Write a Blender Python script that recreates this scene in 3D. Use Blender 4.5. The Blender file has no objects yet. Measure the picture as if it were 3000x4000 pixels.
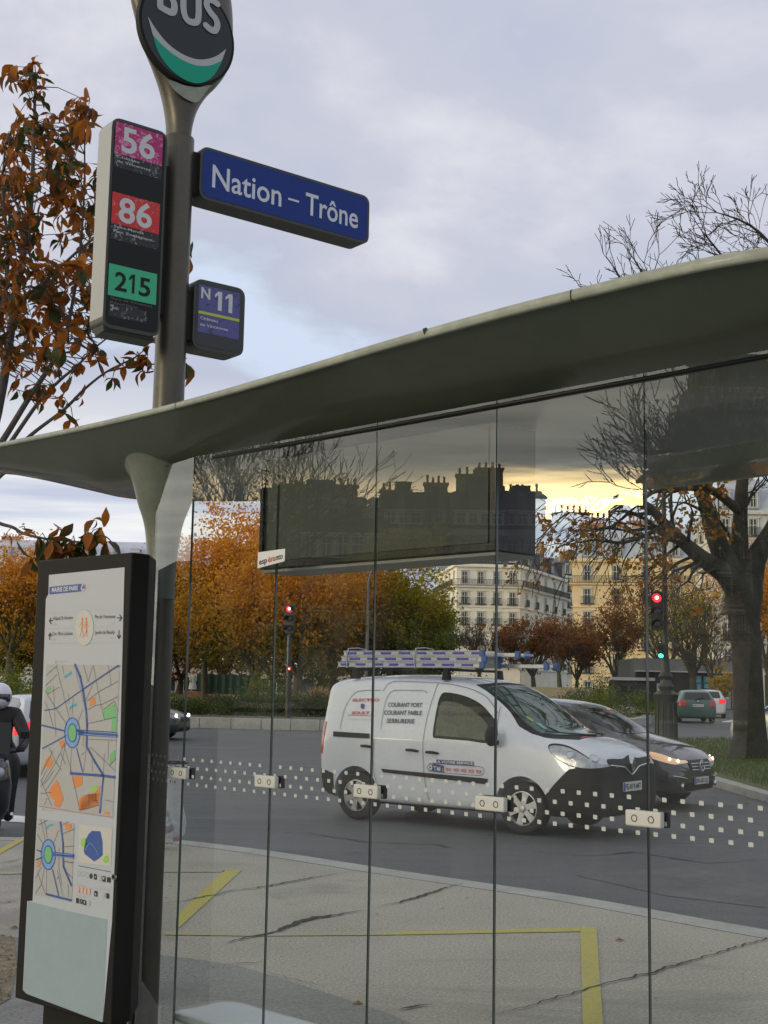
import bpy, bmesh, math, random
import numpy as np
from mathutils import Vector, Matrix
from mathutils.bvhtree import BVHTree
R = math.radians
scene = bpy.context.scene
COL = scene.collection

# ---------------------------------------------------------------- camera
F_PX = 5100.0
PITCH = math.atan(690.0 / F_PX)
ROLL = R(1.05)
EYE = Vector((0.0, 0.0, 1.65))
cam_d = bpy.data.cameras.new('camera')
cam = bpy.data.objects.new('camera', cam_d)
COL.objects.link(cam)
scene.camera = cam
cam_d.sensor_fit = 'HORIZONTAL'
cam_d.sensor_width = 36.0
cam_d.lens = 36.0 * F_PX / 3000.0
cam_d.clip_start = 0.05
cam_d.clip_end = 4000
CM = Matrix.Rotation(math.pi / 2 + PITCH, 3, 'X') @ Matrix.Rotation(ROLL, 3, 'Z')
cam.matrix_world = Matrix.Translation(EYE) @ CM.to_4x4()

# ---------------------------------------------------------------- exposure
scene.view_settings.view_transform = 'Standard'
scene.view_settings.look = 'None'
scene.view_settings.gamma = 1.0
scene.view_settings.exposure = EXPOSURE = 0.43
scene.cycles.max_bounces = 10
scene.cycles.transparent_max_bounces = 24
scene.cycles.glossy_bounces = 5
scene.cycles.transmission_bounces = 6
scene.cycles.use_denoising = True
scene.cycles.sample_clamp_indirect = 4.0

# ---------------------------------------------------------------- node helpers
class NT:
    def __init__(s, tree):
        s.t = tree; s.n = tree.nodes; s.l = tree.links
    def node(s, kind, **kw):
        n = s.n.new(kind)
        for k, v in kw.items(): setattr(n, k, v)
        return n
    def put(s, sock, v):
        if isinstance(v, bpy.types.NodeSocket): s.l.new(v, sock)
        elif v is not None: sock.default_value = v
    def math(s, op, a, b=None, clamp=False):
        n = s.node('ShaderNodeMath', operation=op, use_clamp=clamp)
        s.put(n.inputs[0], a); s.put(n.inputs[1], b)
        return n.outputs[0]
    def ramp(s, fac, stops, interp='LINEAR'):
        n = s.node('ShaderNodeValToRGB'); cr = n.color_ramp; cr.interpolation = interp
        while len(cr.elements) < len(stops): cr.elements.new(0.5)
        for e, (p, c) in zip(cr.elements, stops):
            e.position = p; e.color = (c[0], c[1], c[2], 1) if len(c) == 3 else c
        s.put(n.inputs[0], fac); return n.outputs[0]
    def noise(s, vec, scale, detail=5, rough=0.55, dist=0.0):
        n = s.node('ShaderNodeTexNoise'); s.put(n.inputs['Vector'], vec)
        n.inputs['Scale'].default_value = scale; n.inputs['Detail'].default_value = detail
        n.inputs['Roughness'].default_value = rough; n.inputs['Distortion'].default_value = dist
        return n.outputs['Fac']
    def mix(s, fac, a, b, blend='MIX'):
        n = s.node('ShaderNodeMix', data_type='RGBA', blend_type=blend)
        s.put(n.inputs[0], fac); s.put(n.inputs[6], a); s.put(n.inputs[7], b)
        return n.outputs[2]
    def sstep(s, v, a, b):
        n = s.node('ShaderNodeMapRange', interpolation_type='SMOOTHSTEP')
        s.put(n.inputs[0], v); n.inputs[1].default_value = a; n.inputs[2].default_value = b
        return n.outputs[0]
def c4(c): return (c[0], c[1], c[2], 1.0)

# ---------------------------------------------------------------- world: overcast dusk sky with a sunset break in the west
SUN_EL, SUN_AZ = R(9), R(236)          # azimuth from +Y clockwise: behind the camera, to its left
world = bpy.data.worlds.new('World'); scene.world = world; world.use_nodes = True
w = NT(world.node_tree); w.n.clear()
tc = w.node('ShaderNodeTexCoord'); sep = w.node('ShaderNodeSeparateXYZ'); w.l.new(tc.outputs['Generated'], sep.inputs[0])
dx, dy, dz = sep.outputs
sky = w.node('ShaderNodeTexSky', sky_type='NISHITA', sun_disc=False)
sky.sun_elevation = SUN_EL; sky.sun_rotation = SUN_AZ; sky.air_density = 1.2; sky.dust_density = 1.5
skyc = w.mix(1.0, sky.outputs[0], (0.11, 0.11, 0.11, 1), 'MULTIPLY')
zz = w.math('ADD', w.math('MAXIMUM', dz, 0.0), 0.16)
cx = w.math('DIVIDE', dx, zz); cy = w.math('DIVIDE', dy, zz)
cv = w.node('ShaderNodeCombineXYZ'); w.put(cv.inputs[0], cx); w.put(cv.inputs[1], cy); cv.inputs[2].default_value = 3.7
n1 = w.noise(cv.outputs[0], 0.95, 7, 0.55, 0.5)
n2 = w.noise(cv.outputs[0], 2.6, 6, 0.55, 0.3)
nn = w.math('ADD', w.math('MULTIPLY', n1, 0.75), w.math('MULTIPLY', n2, 0.25))
cloud = w.ramp(nn, [(0.37, (0.50, 0.57, 0.70)), (0.43, (0.41, 0.44, 0.54)), (0.50, (0.46, 0.47, 0.55)), (0.56, (0.56, 0.565, 0.62)), (0.63, (0.68, 0.69, 0.73))])
# bright layered streaks low over the horizon
sv = w.node('ShaderNodeCombineXYZ'); w.put(sv.inputs[0], dx); w.put(sv.inputs[1], dy); w.put(sv.inputs[2], w.math('MULTIPLY', dz, 16.0))
n3 = w.noise(sv.outputs[0], 1.6, 5, 0.5, 0.4)
low = w.ramp(n3, [(0.36, (0.30, 0.35, 0.50)), (0.50, (0.42, 0.46, 0.58)), (0.60, (0.66, 0.68, 0.72)), (0.7, (0.78, 0.77, 0.72))])
lowm = w.math('SUBTRACT', 1.0, w.sstep(dz, 0.10, 0.26))
cloud = w.mix(lowm, cloud, low)
base = w.mix(0.93, skyc, cloud)
# western half: the clouds are lit, with a golden break near the horizon
hl = w.math('SQRT', w.math('ADD', w.math('MULTIPLY', dx, dx), w.math('MULTIPLY', dy, dy)))
wd = w.math('DIVIDE', w.math('MULTIPLY', dx, -1.0), w.math('MAXIMUM', hl, 0.001))
wm = w.sstep(wd, 0.35, 0.95)
n4 = w.noise(sv.outputs[0], 3.2, 6, 0.6, 0.6)
wcol = w.ramp(n4, [(0.35, (0.80, 0.80, 0.74)), (0.6, (1.25, 1.22, 1.08))])
wfade = w.math('SUBTRACT', 1.0, w.sstep(dz, 0.30, 0.75))
base = w.mix(w.math('MULTIPLY', wm, wfade), base, wcol)
ez = w.math('ADD', dz, w.math('MULTIPLY', w.math('SUBTRACT', n4, 0.5), 0.05))
gl = w.math('SUBTRACT', 1.0, w.sstep(ez, 0.148, 0.172))
gl = w.math('MULTIPLY', gl, w.sstep(w.math('ADD', wd, w.math('MULTIPLY', dy, 0.0)), 0.90, 0.97))
# the break is brightest where the sun stands behind the roofs
gl2 = w.math('MULTIPLY', gl, w.math('ADD', 0.16, w.math('MULTIPLY', 0.84, w.math('SUBTRACT', 1.0, w.sstep(dy, -0.11, -0.02)))))
glow = w.ramp(dz, [(0.0, (7.0, 4.2, 1.6)), (0.10, (18.0, 12.0, 4.5)), (0.17, (16.0, 12.0, 5.5))])
base = w.mix(gl2, base, glow)
bg = w.node('ShaderNodeBackground'); w.l.new(base, bg.inputs[0]); bg.inputs[1].default_value = SKY_STRENGTH = 1.0
wo = w.node('ShaderNodeOutputWorld'); w.l.new(bg.outputs[0], wo.inputs[0])

# ---------------------------------------------------------------- sun: soft and warm, veiled by cloud
sl = bpy.data.lights.new('sun', 'SUN'); sl.energy = 0.75; sl.angle = R(12); sl.color = (1.0, 0.86, 0.66)
so = bpy.data.objects.new('sun', sl); COL.objects.link(so)
sd = Vector((math.sin(SUN_AZ) * math.cos(SUN_EL), math.cos(SUN_AZ) * math.cos(SUN_EL), math.sin(SUN_EL)))
so.rotation_euler = sd.to_track_quat('Z', 'Y').to_euler()

# ---------------------------------------------------------------- surveying helpers: photo pixel (3000x4000) -> point in the place
def ray(x, y): return CM @ Vector(((x - 1500) / F_PX, -(y - 2000) / F_PX, -1.0))
def P(x, y, Y): d = ray(x, y); return EYE + d * (Y / d.y)
def Z(x, y, z): d = ray(x, y); return EYE + d * ((z - EYE.z) / d.z)
def onplane(x, y, p0, n): d = ray(x, y); return EYE + d * ((p0 - EYE).dot(n) / d.dot(n))

ROADK = ([20, 32, 44, 58, 80, 600], [-.12, .03, .25, .44, .50, .50])
def road_z(y): return float(np.interp(y, *ROADK))
def lawn_z(y): return float(np.interp(y, [44, 95, 140], [.58, .95, 1.0]))

# ---------------------------------------------------------------- mesh builder
class MB:
    def __init__(s): s.v = []; s.f = []; s.m = []
    def add(s, vs, fs, mi=0):
        o = len(s.v); s.v += [tuple(p) for p in vs]
        s.f += [tuple(i + o for i in f) for f in fs]; s.m += [mi] * len(fs); return s
    def box(s, c, d, rot=None, mi=0):
        hx, hy, hz = d[0] / 2, d[1] / 2, d[2] / 2
        vs = [Vector((a * hx, b * hy, e * hz)) for a in (-1, 1) for b in (-1, 1) for e in (-1, 1)]
        if rot is not None: vs = [rot @ q for q in vs]
        c = Vector(c); vs = [q + c for q in vs]
        return s.add(vs, [(0, 1, 3, 2), (4, 6, 7, 5), (0, 4, 5, 1), (2, 3, 7, 6), (0, 2, 6, 4), (1, 5, 7, 3)], mi)
    def obox(s, o, u, v, n, du, dv, dn, mi=0):
        """box spanned from corner o by u*du, v*dv, n*dn"""
        vs = [o + u * (du * a) + v * (dv * b) + n * (dn * e) for a in (0, 1) for b in (0, 1) for e in (0, 1)]
        return s.add(vs, [(0, 1, 3, 2), (4, 6, 7, 5), (0, 4, 5, 1), (2, 3, 7, 6), (0, 2, 6, 4), (1, 5, 7, 3)], mi)
    def poly(s, pts, mi=0): return s.add(pts, [tuple(range(len(pts)))], mi)
    def prism(s, pts, ext, mi=0):
        n = len(pts); pts = [Vector(p) for p in pts]; q = [p + ext for p in pts]
        fs = [tuple(range(n - 1, -1, -1)), tuple(range(n, 2 * n))] + [(i, (i + 1) % n, (i + 1) % n + n, i + n) for i in range(n)]
        return s.add(pts + q, fs, mi)
    def tube(s, pts, rad, n=8, mi=0, cap=True, closed=False):
        pts = [Vector(p) for p in pts]; k = len(pts)
        if not hasattr(rad, '__len__'): rad = [rad] * k
        vs = []; ref = None
        for i, p in enumerate(pts):
            if closed: t = pts[(i + 1) % k] - pts[i - 1]
            else: t = pts[min(i + 1, k - 1)] - pts[max(i - 1, 0)]
            if t.length < 1e-9: t = Vector((0, 0, 1))
            t.normalize()
            if ref is None: ref = Vector((0, 0, 1)) if abs(t.z) < .9 else Vector((1, 0, 0))
            a = t.cross(ref)
            if a.length < 1e-5: a = t.cross(Vector((0.3, 1, 0.2)))
            a.normalize(); b = t.cross(a); ref = a.cross(t)
            for j in range(n):
                an = 2 * math.pi * j / n
                vs.append(p + (a * math.cos(an) + b * math.sin(an)) * rad[i])
        fs = []
        for i in range(k if closed else k - 1):
            i2 = (i + 1) % k
            for j in range(n):
                fs.append((i * n + j, i * n + (j + 1) % n, i2 * n + (j + 1) % n, i2 * n + j))
        if cap and not closed:
            fs.append(tuple(range(n - 1, -1, -1))); fs.append(tuple((k - 1) * n + j for j in range(n)))
        return s.add(vs, fs, mi)
    def lathe(s, prof, c=(0, 0, 0), n=24, mi=0, axis='z', cap=True):
        c = Vector(c); vs = []
        for (r, h) in prof:
            for j in range(n):
                a = 2 * math.pi * j / n; x, y = r * math.cos(a), r * math.sin(a)
                vs.append(c + (Vector((x, y, h)) if axis == 'z' else Vector((x, h, y)) if axis == 'y' else Vector((h, x, y))))
        k = len(prof)
        fs = [(i * n + j, i * n + (j + 1) % n, (i + 1) * n + (j + 1) % n, (i + 1) * n + j) for i in range(k - 1) for j in range(n)]
        if cap: fs.append(tuple(range(n - 1, -1, -1))); fs.append(tuple((k - 1) * n + j for j in range(n)))
        return s.add(vs, fs, mi)
    def grid(s, rows, mi=0):
        nr, nc = len(rows), len(rows[0])
        return s.add([p for r in rows for p in r], [(i * nc + j, i * nc + j + 1, (i + 1) * nc + j + 1, (i + 1) * nc + j) for i in range(nr - 1) for j in range(nc - 1)], mi)
    def mesh(s, name, mats, smooth=False, angle=None):
        me = bpy.data.meshes.new(name); me.from_pydata(s.v, [], s.f)
        for m in (mats if isinstance(mats, (list, tuple)) else [mats]): me.materials.append(m)
        if any(s.m): me.polygons.foreach_set('material_index', s.m)
        bm = bmesh.new(); bm.from_mesh(me); bmesh.ops.recalc_face_normals(bm, faces=bm.faces); bm.to_mesh(me); bm.free()
        if smooth or angle:
            me.polygons.foreach_set('use_smooth', [True] * len(me.polygons))
            if angle: me.set_sharp_from_angle(angle=R(angle))
        me.update(); return me
    def build(s, name, mats, parent=None, smooth=False, angle=None, bevel=0, seg=2):
        o = bpy.data.objects.new(name, s.mesh(name, mats, smooth, angle)); COL.objects.link(o)
        if parent: o.parent = parent
        if bevel:
            b = o.modifiers.new('bevel', 'BEVEL'); b.width = bevel; b.segments = seg; b.limit_method = 'ANGLE'; b.angle_limit = R(40)
            o.data.polygons.foreach_set('use_smooth', [True] * len(o.data.polygons)); o.data.set_sharp_from_angle(angle=R(50))
        return o

def tag(o, label=None, cat=None, group=None, kind=None):
    if label: o['label'] = label
    if cat: o['category'] = cat
    if group: o['group'] = group
    if kind: o['kind'] = kind
    return o
def thing(name, label, cat, loc=(0, 0, 0), rotz=0.0, group=None):
    o = bpy.data.objects.new(name, None); COL.objects.link(o); o.location = loc; o.rotation_euler = (0, 0, rotz)
    o.empty_display_size = .2
    return tag(o, label, cat, group)
def copy_tree(o, parent=None):
    c = o.copy(); COL.objects.link(c); c.parent = parent
    for ch in [q for q in KIDS.get(o.name, o.children)]: copy_tree(ch, c)
    return c
KIDS = {}
def catmull(pts, per=8, closed=False):
    pts = [Vector(p) for p in pts]; n = len(pts); out = []
    for i in range(n if closed else n - 1):
        if closed: p0, p1, p2, p3 = pts[i - 1], pts[i], pts[(i + 1) % n], pts[(i + 2) % n]
        else: p0, p1, p2, p3 = pts[max(i - 1, 0)], pts[i], pts[i + 1], pts[min(i + 2, n - 1)]
        for k in range(per):
            t = k / per
            out.append(.5 * ((2 * p1) + (p2 - p0) * t + (2 * p0 - 5 * p1 + 4 * p2 - p3) * t * t + (3 * p1 - p0 - 3 * p2 + p3) * t ** 3))
    if not closed: out.append(pts[-1])
    return out
def resample(pts, n):
    pts = [Vector(p) for p in pts]; L = [0]
    for a, b in zip(pts, pts[1:]): L.append(L[-1] + (b - a).length)
    out = []
    for k in range(n):
        d = L[-1] * k / (n - 1); i = 0
        while i < len(L) - 2 and L[i + 1] < d: i += 1
        t = (d - L[i]) / max(1e-9, L[i + 1] - L[i]); out.append(pts[i].lerp(pts[i + 1], t))
    return out
def rounded(pts, r, seg=5):
    """round the corners of a 2D polygon"""
    out = []; n = len(pts)
    for i in range(n):
        p = Vector(pts[i]); a = Vector(pts[i - 1]) - p; b = Vector(pts[(i + 1) % n]) - p
        rr = min(r, a.length * .45, b.length * .45); a.normalize(); b.normalize()
        p1, p2 = p + a * rr, p + b * rr
        for k in range(seg + 1):
            t = k / seg; out.append((1 - t) ** 2 * p1 + 2 * t * (1 - t) * p + t * t * p2)
    return out

# ---------------------------------------------------------------- materials
MATS = {}
def mat(name, col, rough=.6, metal=0.0, spec=.5, coat=0.0, var=0.0, vscale=3.0, vcol=None, bump=0.0, bscale=40.0, emit=None, estr=0.0, island=0.0, trans=0.0, dirt=None):
    if name in MATS: return MATS[name]
    m = bpy.data.materials.new(name); m.use_nodes = True; t = NT(m.node_tree)
    b = t.n['Principled BSDF']
    b.inputs['Base Color'].default_value = c4(col); b.inputs['Roughness'].default_value = rough
    b.inputs['Metallic'].default_value = metal; b.inputs['Specular IOR Level'].default_value = spec
    b.inputs['Coat Weight'].default_value = coat; b.inputs['Coat Roughness'].default_value = .04
    b.inputs['Transmission Weight'].default_value = trans
    colsock = None
    if var or vcol:
        tcn = t.node('ShaderNodeTexCoord')
        f = t.noise(tcn.outputs['Object'], vscale, 7, .6)
        lo = tuple(x * (1 - var) for x in col) if vcol is None else col
        hi = tuple(min(1, x * (1 + var)) for x in col) if vcol is None else vcol
        colsock = t.ramp(f, [(.36, lo), (.64, hi)])
        if vscale < 20:
            f2 = t.noise(tcn.outputs['Object'], vscale * 9, 5, .65)
            colsock = t.mix(.35, colsock, t.ramp(f2, [(.35, tuple(x * (1 - var * .9) for x in lo)), (.65, tuple(min(1, x * (1 + var * .6)) for x in hi))]))
    if island:
        g = t.node('ShaderNodeNewGeometry')
        hsv = t.node('ShaderNodeHueSaturation')
        t.put(hsv.inputs['Color'], colsock if colsock else c4(col))
        t.put(hsv.inputs['Value'], t.math('ADD', 1 - island * .5, t.math('MULTIPLY', g.outputs['Random Per Island'], island)))
        colsock = hsv.outputs[0]
    if colsock: t.l.new(colsock, b.inputs['Base Color'])
    if bump:
        tcn = t.node('ShaderNodeTexCoord')
        f = t.noise(tcn.outputs['Object'], bscale, 8, .6)
        bn = t.node('ShaderNodeBump'); bn.inputs['Strength'].default_value = bump; bn.inputs['Distance'].default_value = .02
        t.l.new(f, bn.inputs['Height']); t.l.new(bn.outputs[0], b.inputs['Normal'])
    if emit:
        b.inputs['Emission Color'].default_value = c4(emit); b.inputs['Emission Strength'].default_value = estr
    MATS[name] = m; return m

def leafmat(name, stops, rough=.55, nscale=.5, trans=.42, zg=0.0, z0=6.0):
    """foliage: colour differs from leaf to leaf and from clump to clump"""
    m = bpy.data.materials.new(name); m.use_nodes = True; t = NT(m.node_tree); b = t.n['Principled BSDF']
    g = t.node('ShaderNodeNewGeometry'); tcn = t.node('ShaderNodeTexCoord')
    f = t.noise(tcn.outputs['Object'], nscale, 3, .5)
    fac = t.math('ADD', t.math('MULTIPLY', g.outputs['Random Per Island'], .45), t.math('MULTIPLY', t.math('SUBTRACT', f, .22), 1.0), clamp=True)
    if zg:      # leaves turn from the top of the crown downwards
        sp_ = t.node('ShaderNodeSeparateXYZ'); t.l.new(tcn.outputs['Object'], sp_.inputs[0])
        fac = t.math('ADD', fac, t.math('MULTIPLY', t.math('SUBTRACT', sp_.outputs[2], z0), zg), clamp=True)
    c = t.ramp(fac, stops)
    t.l.new(c, b.inputs['Base Color']); b.inputs['Roughness'].default_value = rough
    b.inputs['Specular IOR Level'].default_value = .25
    tr = t.node('ShaderNodeBsdfTranslucent'); t.l.new(c, tr.inputs[0])
    mx = t.node('ShaderNodeMixShader'); mx.inputs[0].default_value = trans
    t.l.new(b.outputs[0], mx.inputs[1]); t.l.new(tr.outputs[0], mx.inputs[2])
    t.l.new(mx.outputs[0], t.n['Material Output'].inputs[0])
    MATS[name] = m; return m

def glassmat(name, tint, ior=1.7, edge=None):
    m = bpy.data.materials.new(name); m.use_nodes = True; t = NT(m.node_tree)
    t.n.remove(t.n['Principled BSDF'])
    tr = t.node('ShaderNodeBsdfTransparent'); tr.inputs[0].default_value = c4(tint)
    gl = t.node('ShaderNodeBsdfGlossy'); gl.inputs[0].default_value = (1, 1, 1, 1); gl.inputs['Roughness'].default_value = .002
    fr = t.node('ShaderNodeFresnel'); fr.inputs[0].default_value = ior
    g = t.node('ShaderNodeNewGeometry')
    fac = t.math('MULTIPLY', fr.outputs[0], t.math('SUBTRACT', 1.0, g.outputs['Backfacing']))
    mx = t.node('ShaderNodeMixShader'); t.l.new(fac, mx.inputs[0])
    t.l.new(tr.outputs[0], mx.inputs[1]); t.l.new(gl.outputs[0], mx.inputs[2])
    # a thin film of dust and wiped smears
    tcn = t.node('ShaderNodeTexCoord'); mp_ = t.node('ShaderNodeMapping'); mp_.inputs['Scale'].default_value = (1, 1, .35); t.l.new(tcn.outputs['Object'], mp_.inputs[0])
    f = t.noise(mp_.outputs[0], 5.0, 8, .7, 1.2); f2 = t.noise(tcn.outputs['Object'], 160, 2, .8)
    dust = t.math('ADD', t.math('MULTIPLY', t.sstep(f, .45, .75), .022), t.math('MULTIPLY', t.sstep(f2, .72, .78), .03))
    df = t.node('ShaderNodeBsdfDiffuse'); df.inputs[0].default_value = (.5, .5, .46, 1)
    m2 = t.node('ShaderNodeMixShader'); t.l.new(dust, m2.inputs[0]); t.l.new(mx.outputs[0], m2.inputs[1]); t.l.new(df.outputs[0], m2.inputs[2])
    t.l.new(m2.outputs[0], t.n['Material Output'].inputs[0])
    MATS[name] = m; return m

def text_mesh(txt, name='lettering', bold=0.0, extr=0.0):
    """lettering as a flat mesh, normalised to width 1 (x 0..1), cap height reported"""
    cu = bpy.data.curves.new(name, 'FONT'); cu.body = txt; cu.size = 1.0; cu.offset = bold; cu.resolution_u = 3; cu.extrude = extr
    o = bpy.data.objects.new(name, cu); COL.objects.link(o)
    dg = bpy.context.evaluated_depsgraph_get(); dg.update()
    me = bpy.data.meshes.new_from_object(o.evaluated_get(dg)); bpy.data.objects.remove(o); bpy.data.curves.remove(cu)
    return me
def text_on(txt, o, u, v, n, width, height, material, name='lettering', parent=None, bold=.015, lift=.003, tag_=None, warp=None, ref='N'):
    """write txt on a plane: o = left end of the baseline, u/v = reading/up directions; width and cap height in metres"""
    me = text_mesh(txt, name, bold)
    xs = [q.co.x for q in me.vertices]; x0, x1 = min(xs), max(xs)
    for q in me.vertices:
        p = o + u * ((q.co.x - x0) / max(1e-6, x1 - x0) * width) + v * (q.co.y / .73 * height) + n * lift
        q.co = warp(p) if warp else p
    me.materials.clear(); me.materials.append(material)
    ob = bpy.data.objects.new(name, me); COL.objects.link(ob); ob.parent = parent
    return ob
# ================================================================ SETTING
rnd = random.Random(11)
def road_mat():
    m = bpy.data.materials.new('asphalt'); m.use_nodes = True; t = NT(m.node_tree); bs = t.n['Principled BSDF']
    tcn = t.node('ShaderNodeTexCoord'); vec = tcn.outputs['Object']
    rot = t.node('ShaderNodeMapping'); rot.inputs['Rotation'].default_value = (0, 0, .62); rot.inputs['Scale'].default_value = (.22, 2.2, 1); t.l.new(vec, rot.inputs[0])
    f = t.noise(vec, .45, 7, .6, .6); c = t.ramp(f, [(.35, (.066, .072, .072)), (.65, (.105, .110, .108))])
    st_ = t.noise(rot.outputs[0], 1.0, 6, .65, .3)      # wear along the wheel tracks
    c = t.mix(t.math('MULTIPLY', t.sstep(st_, .50, .68), .5), c, (.055, .058, .060, 1)); c = t.mix(t.math('MULTIPLY', t.sstep(st_, .48, .30), .35), c, (.15, .15, .145, 1))
    f3 = t.noise(vec, 70, 3, .75); c = t.mix(.5, c, t.ramp(f3, [(.40, (.035, .037, .037)), (.52, (.085, .09, .09)), (.68, (.20, .20, .19))]))
    f4 = t.noise(vec, 1.6, 3, .5, 2.0); c = t.mix(t.math('MULTIPLY', t.sstep(f4, .66, .70), .55), c, (.035, .035, .037, 1))
    t.l.new(c, bs.inputs['Base Color']); t.l.new(t.ramp(st_, [(.3, (.80,) * 3), (.7, (.55,) * 3)]), bs.inputs['Roughness'])
    bn = t.node('ShaderNodeBump'); bn.inputs['Strength'].default_value = .5; bn.inputs['Distance'].default_value = .008
    t.l.new(t.noise(vec, 90, 6, .7), bn.inputs['Height']); t.l.new(bn.outputs[0], bs.inputs['Normal']); MATS['asphalt'] = m; return m
M_road = road_mat()
M_road2 = mat('asphalt_patch', (.105, .105, .105), .8, var=.25, vscale=1.5, bump=.5, bscale=90)
def ground_mat(name, a, b_, speck, scale):
    m = bpy.data.materials.new(name); m.use_nodes = True; t = NT(m.node_tree); bs = t.n['Principled BSDF']
    tcn = t.node('ShaderNodeTexCoord'); vec = tcn.outputs['Object']
    f1 = t.noise(vec, scale, 6, .6, .4); c = t.ramp(f1, [(.35, a), (.65, b_)])
    f2 = t.noise(vec, scale * 60, 3, .7); c = t.mix(.55, c, t.ramp(f2, [(.38, tuple(x * .55 for x in a)), (.5, a), (.66, tuple(min(1, x * 1.35) for x in b_))]))
    v = t.node('ShaderNodeTexVoronoi'); t.l.new(vec, v.inputs['Vector']); v.inputs['Scale'].default_value = scale * 28
    sp = t.math('LESS_THAN', v.outputs['Distance'], .16)
    gate = t.math('GREATER_THAN', t.noise(vec, scale * 5, 3), .54)
    c = t.mix(t.math('MULTIPLY', t.math('MULTIPLY', sp, gate), .6), c, c4(speck))
    f3 = t.noise(vec, scale * .35, 5, .65, 1.5); c = t.mix(t.math('MULTIPLY', t.sstep(f3, .50, .66), .62), c, c4(tuple(x * .6 for x in a)))
    t.l.new(c, bs.inputs['Base Color']); bs.inputs['Roughness'].default_value = .85
    bn = t.node('ShaderNodeBump'); bn.inputs['Strength'].default_value = .6; bn.inputs['Distance'].default_value = .006
    t.l.new(t.noise(vec, scale * 90, 6, .7), bn.inputs['Height']); t.l.new(bn.outputs[0], bs.inputs['Normal'])
    MATS[name] = m; return m
M_pave = ground_mat('worn_pavement', (.32, .30, .245), (.425, .40, .335), (.10, .09, .06), .9)
M_pave2 = ground_mat('dark_pavement', (.21, .212, .195), (.27, .27, .25), (.10, .10, .09), .9)
M_kerb = mat('granite_kerb', (.36, .35, .32), .75, var=.18, vscale=2.5, bump=.3, bscale=60)
M_mark = mat('road_paint_white', (.62, .62, .60), .6, var=.25, vscale=6)
def scuff(nm, a, b, th):
    m = bpy.data.materials.new(nm); m.use_nodes = True; t = NT(m.node_tree); bs = t.n['Principled BSDF']; tcn = t.node('ShaderNodeTexCoord')
    f = t.noise(tcn.outputs['Object'], 9, 8, .75, .6); c = t.mix(t.sstep(f, th, th + .08), c4(a), c4(b)); f2 = t.noise(tcn.outputs['Object'], 60, 4, .7)
    c = t.mix(t.math('MULTIPLY', t.sstep(f2, .54, .62), .6), c, c4(tuple(x * .6 for x in b)))
    t.l.new(c, bs.inputs['Base Color']); bs.inputs['Roughness'].default_value = .8; MATS[nm] = m; return m
M_yel = scuff('road_paint_yellow', (.45, .39, .075), (.34, .32, .22), .54)
M_crack = mat('crack_dark', (.02, .02, .018), .95)  # plain dark tone of the crack lines
M_lawn = mat('lawn_green', (.07, .105, .025), .9, var=.35, vscale=.6, vcol=(.11, .12, .03), bump=.6, bscale=30)
M_soil = mat('soil', (.10, .08, .055), .95, var=.4, vscale=2, bump=.8, bscale=20)
M_gravel = mat('gravel', (.22, .19, .12), .95, var=.5, vscale=14, bump=1.0, bscale=60)

# road: one sheet to the horizon, gently rising beyond the junction
xs = [-1500, -400, -120, -60, -30, -15, 0, 15, 30, 60, 120, 400, 1500]
ys = [-200, -60, -20, 0, 8, 14, 20, 26, 32, 38, 44, 51, 58, 69, 80, 120, 300, 3500]
o = MB().grid([[(x, y, road_z(y) if y < 3000 else .5) for x in xs] for y in ys]).build('road', M_road); tag(o, kind='structure')

# pavement the camera stands on, with its kerb face and granite edge band
edge = [(-60, 34), (-30, 22), (-14, 16.6), (-8, 14.9), (-4.05, 14.33), (-3.2, 14.45), (-2.33, 14.45), (-1.3, 13.75), (-.29, 12.78), (.06, 12.42), (1.0, 11.55), (1.71, 10.87), (2.74, 9.62), (4.2, 8.05), (7, 5.0), (14, -3), (24, -16), (40, -40)]
edge = [Vector((a, b, 0)) for a, b in edge]
ed = catmull(edge, 6)
def offs(pts, d):
    out = []
    for i, p in enumerate(pts):
        t = (pts[min(i + 1, len(pts) - 1)] - pts[max(i - 1, 0)]).normalized(); out.append(p + Vector((t.y, -t.x, 0)) * -d)
    return out
inn = offs(ed, -.30); 
mb = MB(); mb.poly([(p.x, p.y, 0) for p in inn] + [(40, -80, 0), (-80, -80, 0), (-80, 30, 0)])
tag(mb.build('pavement', M_pave), kind='structure')
mb = MB()
for i in range(len(ed) - 1):
    a, b, c, d = ed[i], ed[i + 1], inn[i + 1], inn[i]
    up = Vector((0, 0, .003)); dn = Vector((0, 0, -.14))
    mb.add([a + up, b + up, c + up, d + up], [(0, 1, 2, 3)]); mb.add([a + up, b + up, b + dn, a + dn], [(0, 1, 2, 3)])
tag(mb.build('kerb', M_kerb), kind='structure')
# darker asphalt strip nearer the shelter
dk = [Z(x, y, 0) for x, y in [(560, 3725), (740, 3745), (930, 3775), (1100, 3825), (1300, 3890), (1500, 3955), (1700, 4040), (2000, 4160)]]
dk = [Vector((p.x, p.y, .004)) for p in dk]
mb = MB(); mb.poly([Vector((-12, 9.6, .004)), Vector((-3.2, 9.2, .004))] + dk + [Vector((2.2, 5.6, .004)), Vector((5, 3, .004)), Vector((6, -10, .004)), Vector((-12, -10, .004))])
tag(mb.build('pavement_strip', M_pave2), kind='structure')
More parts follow.
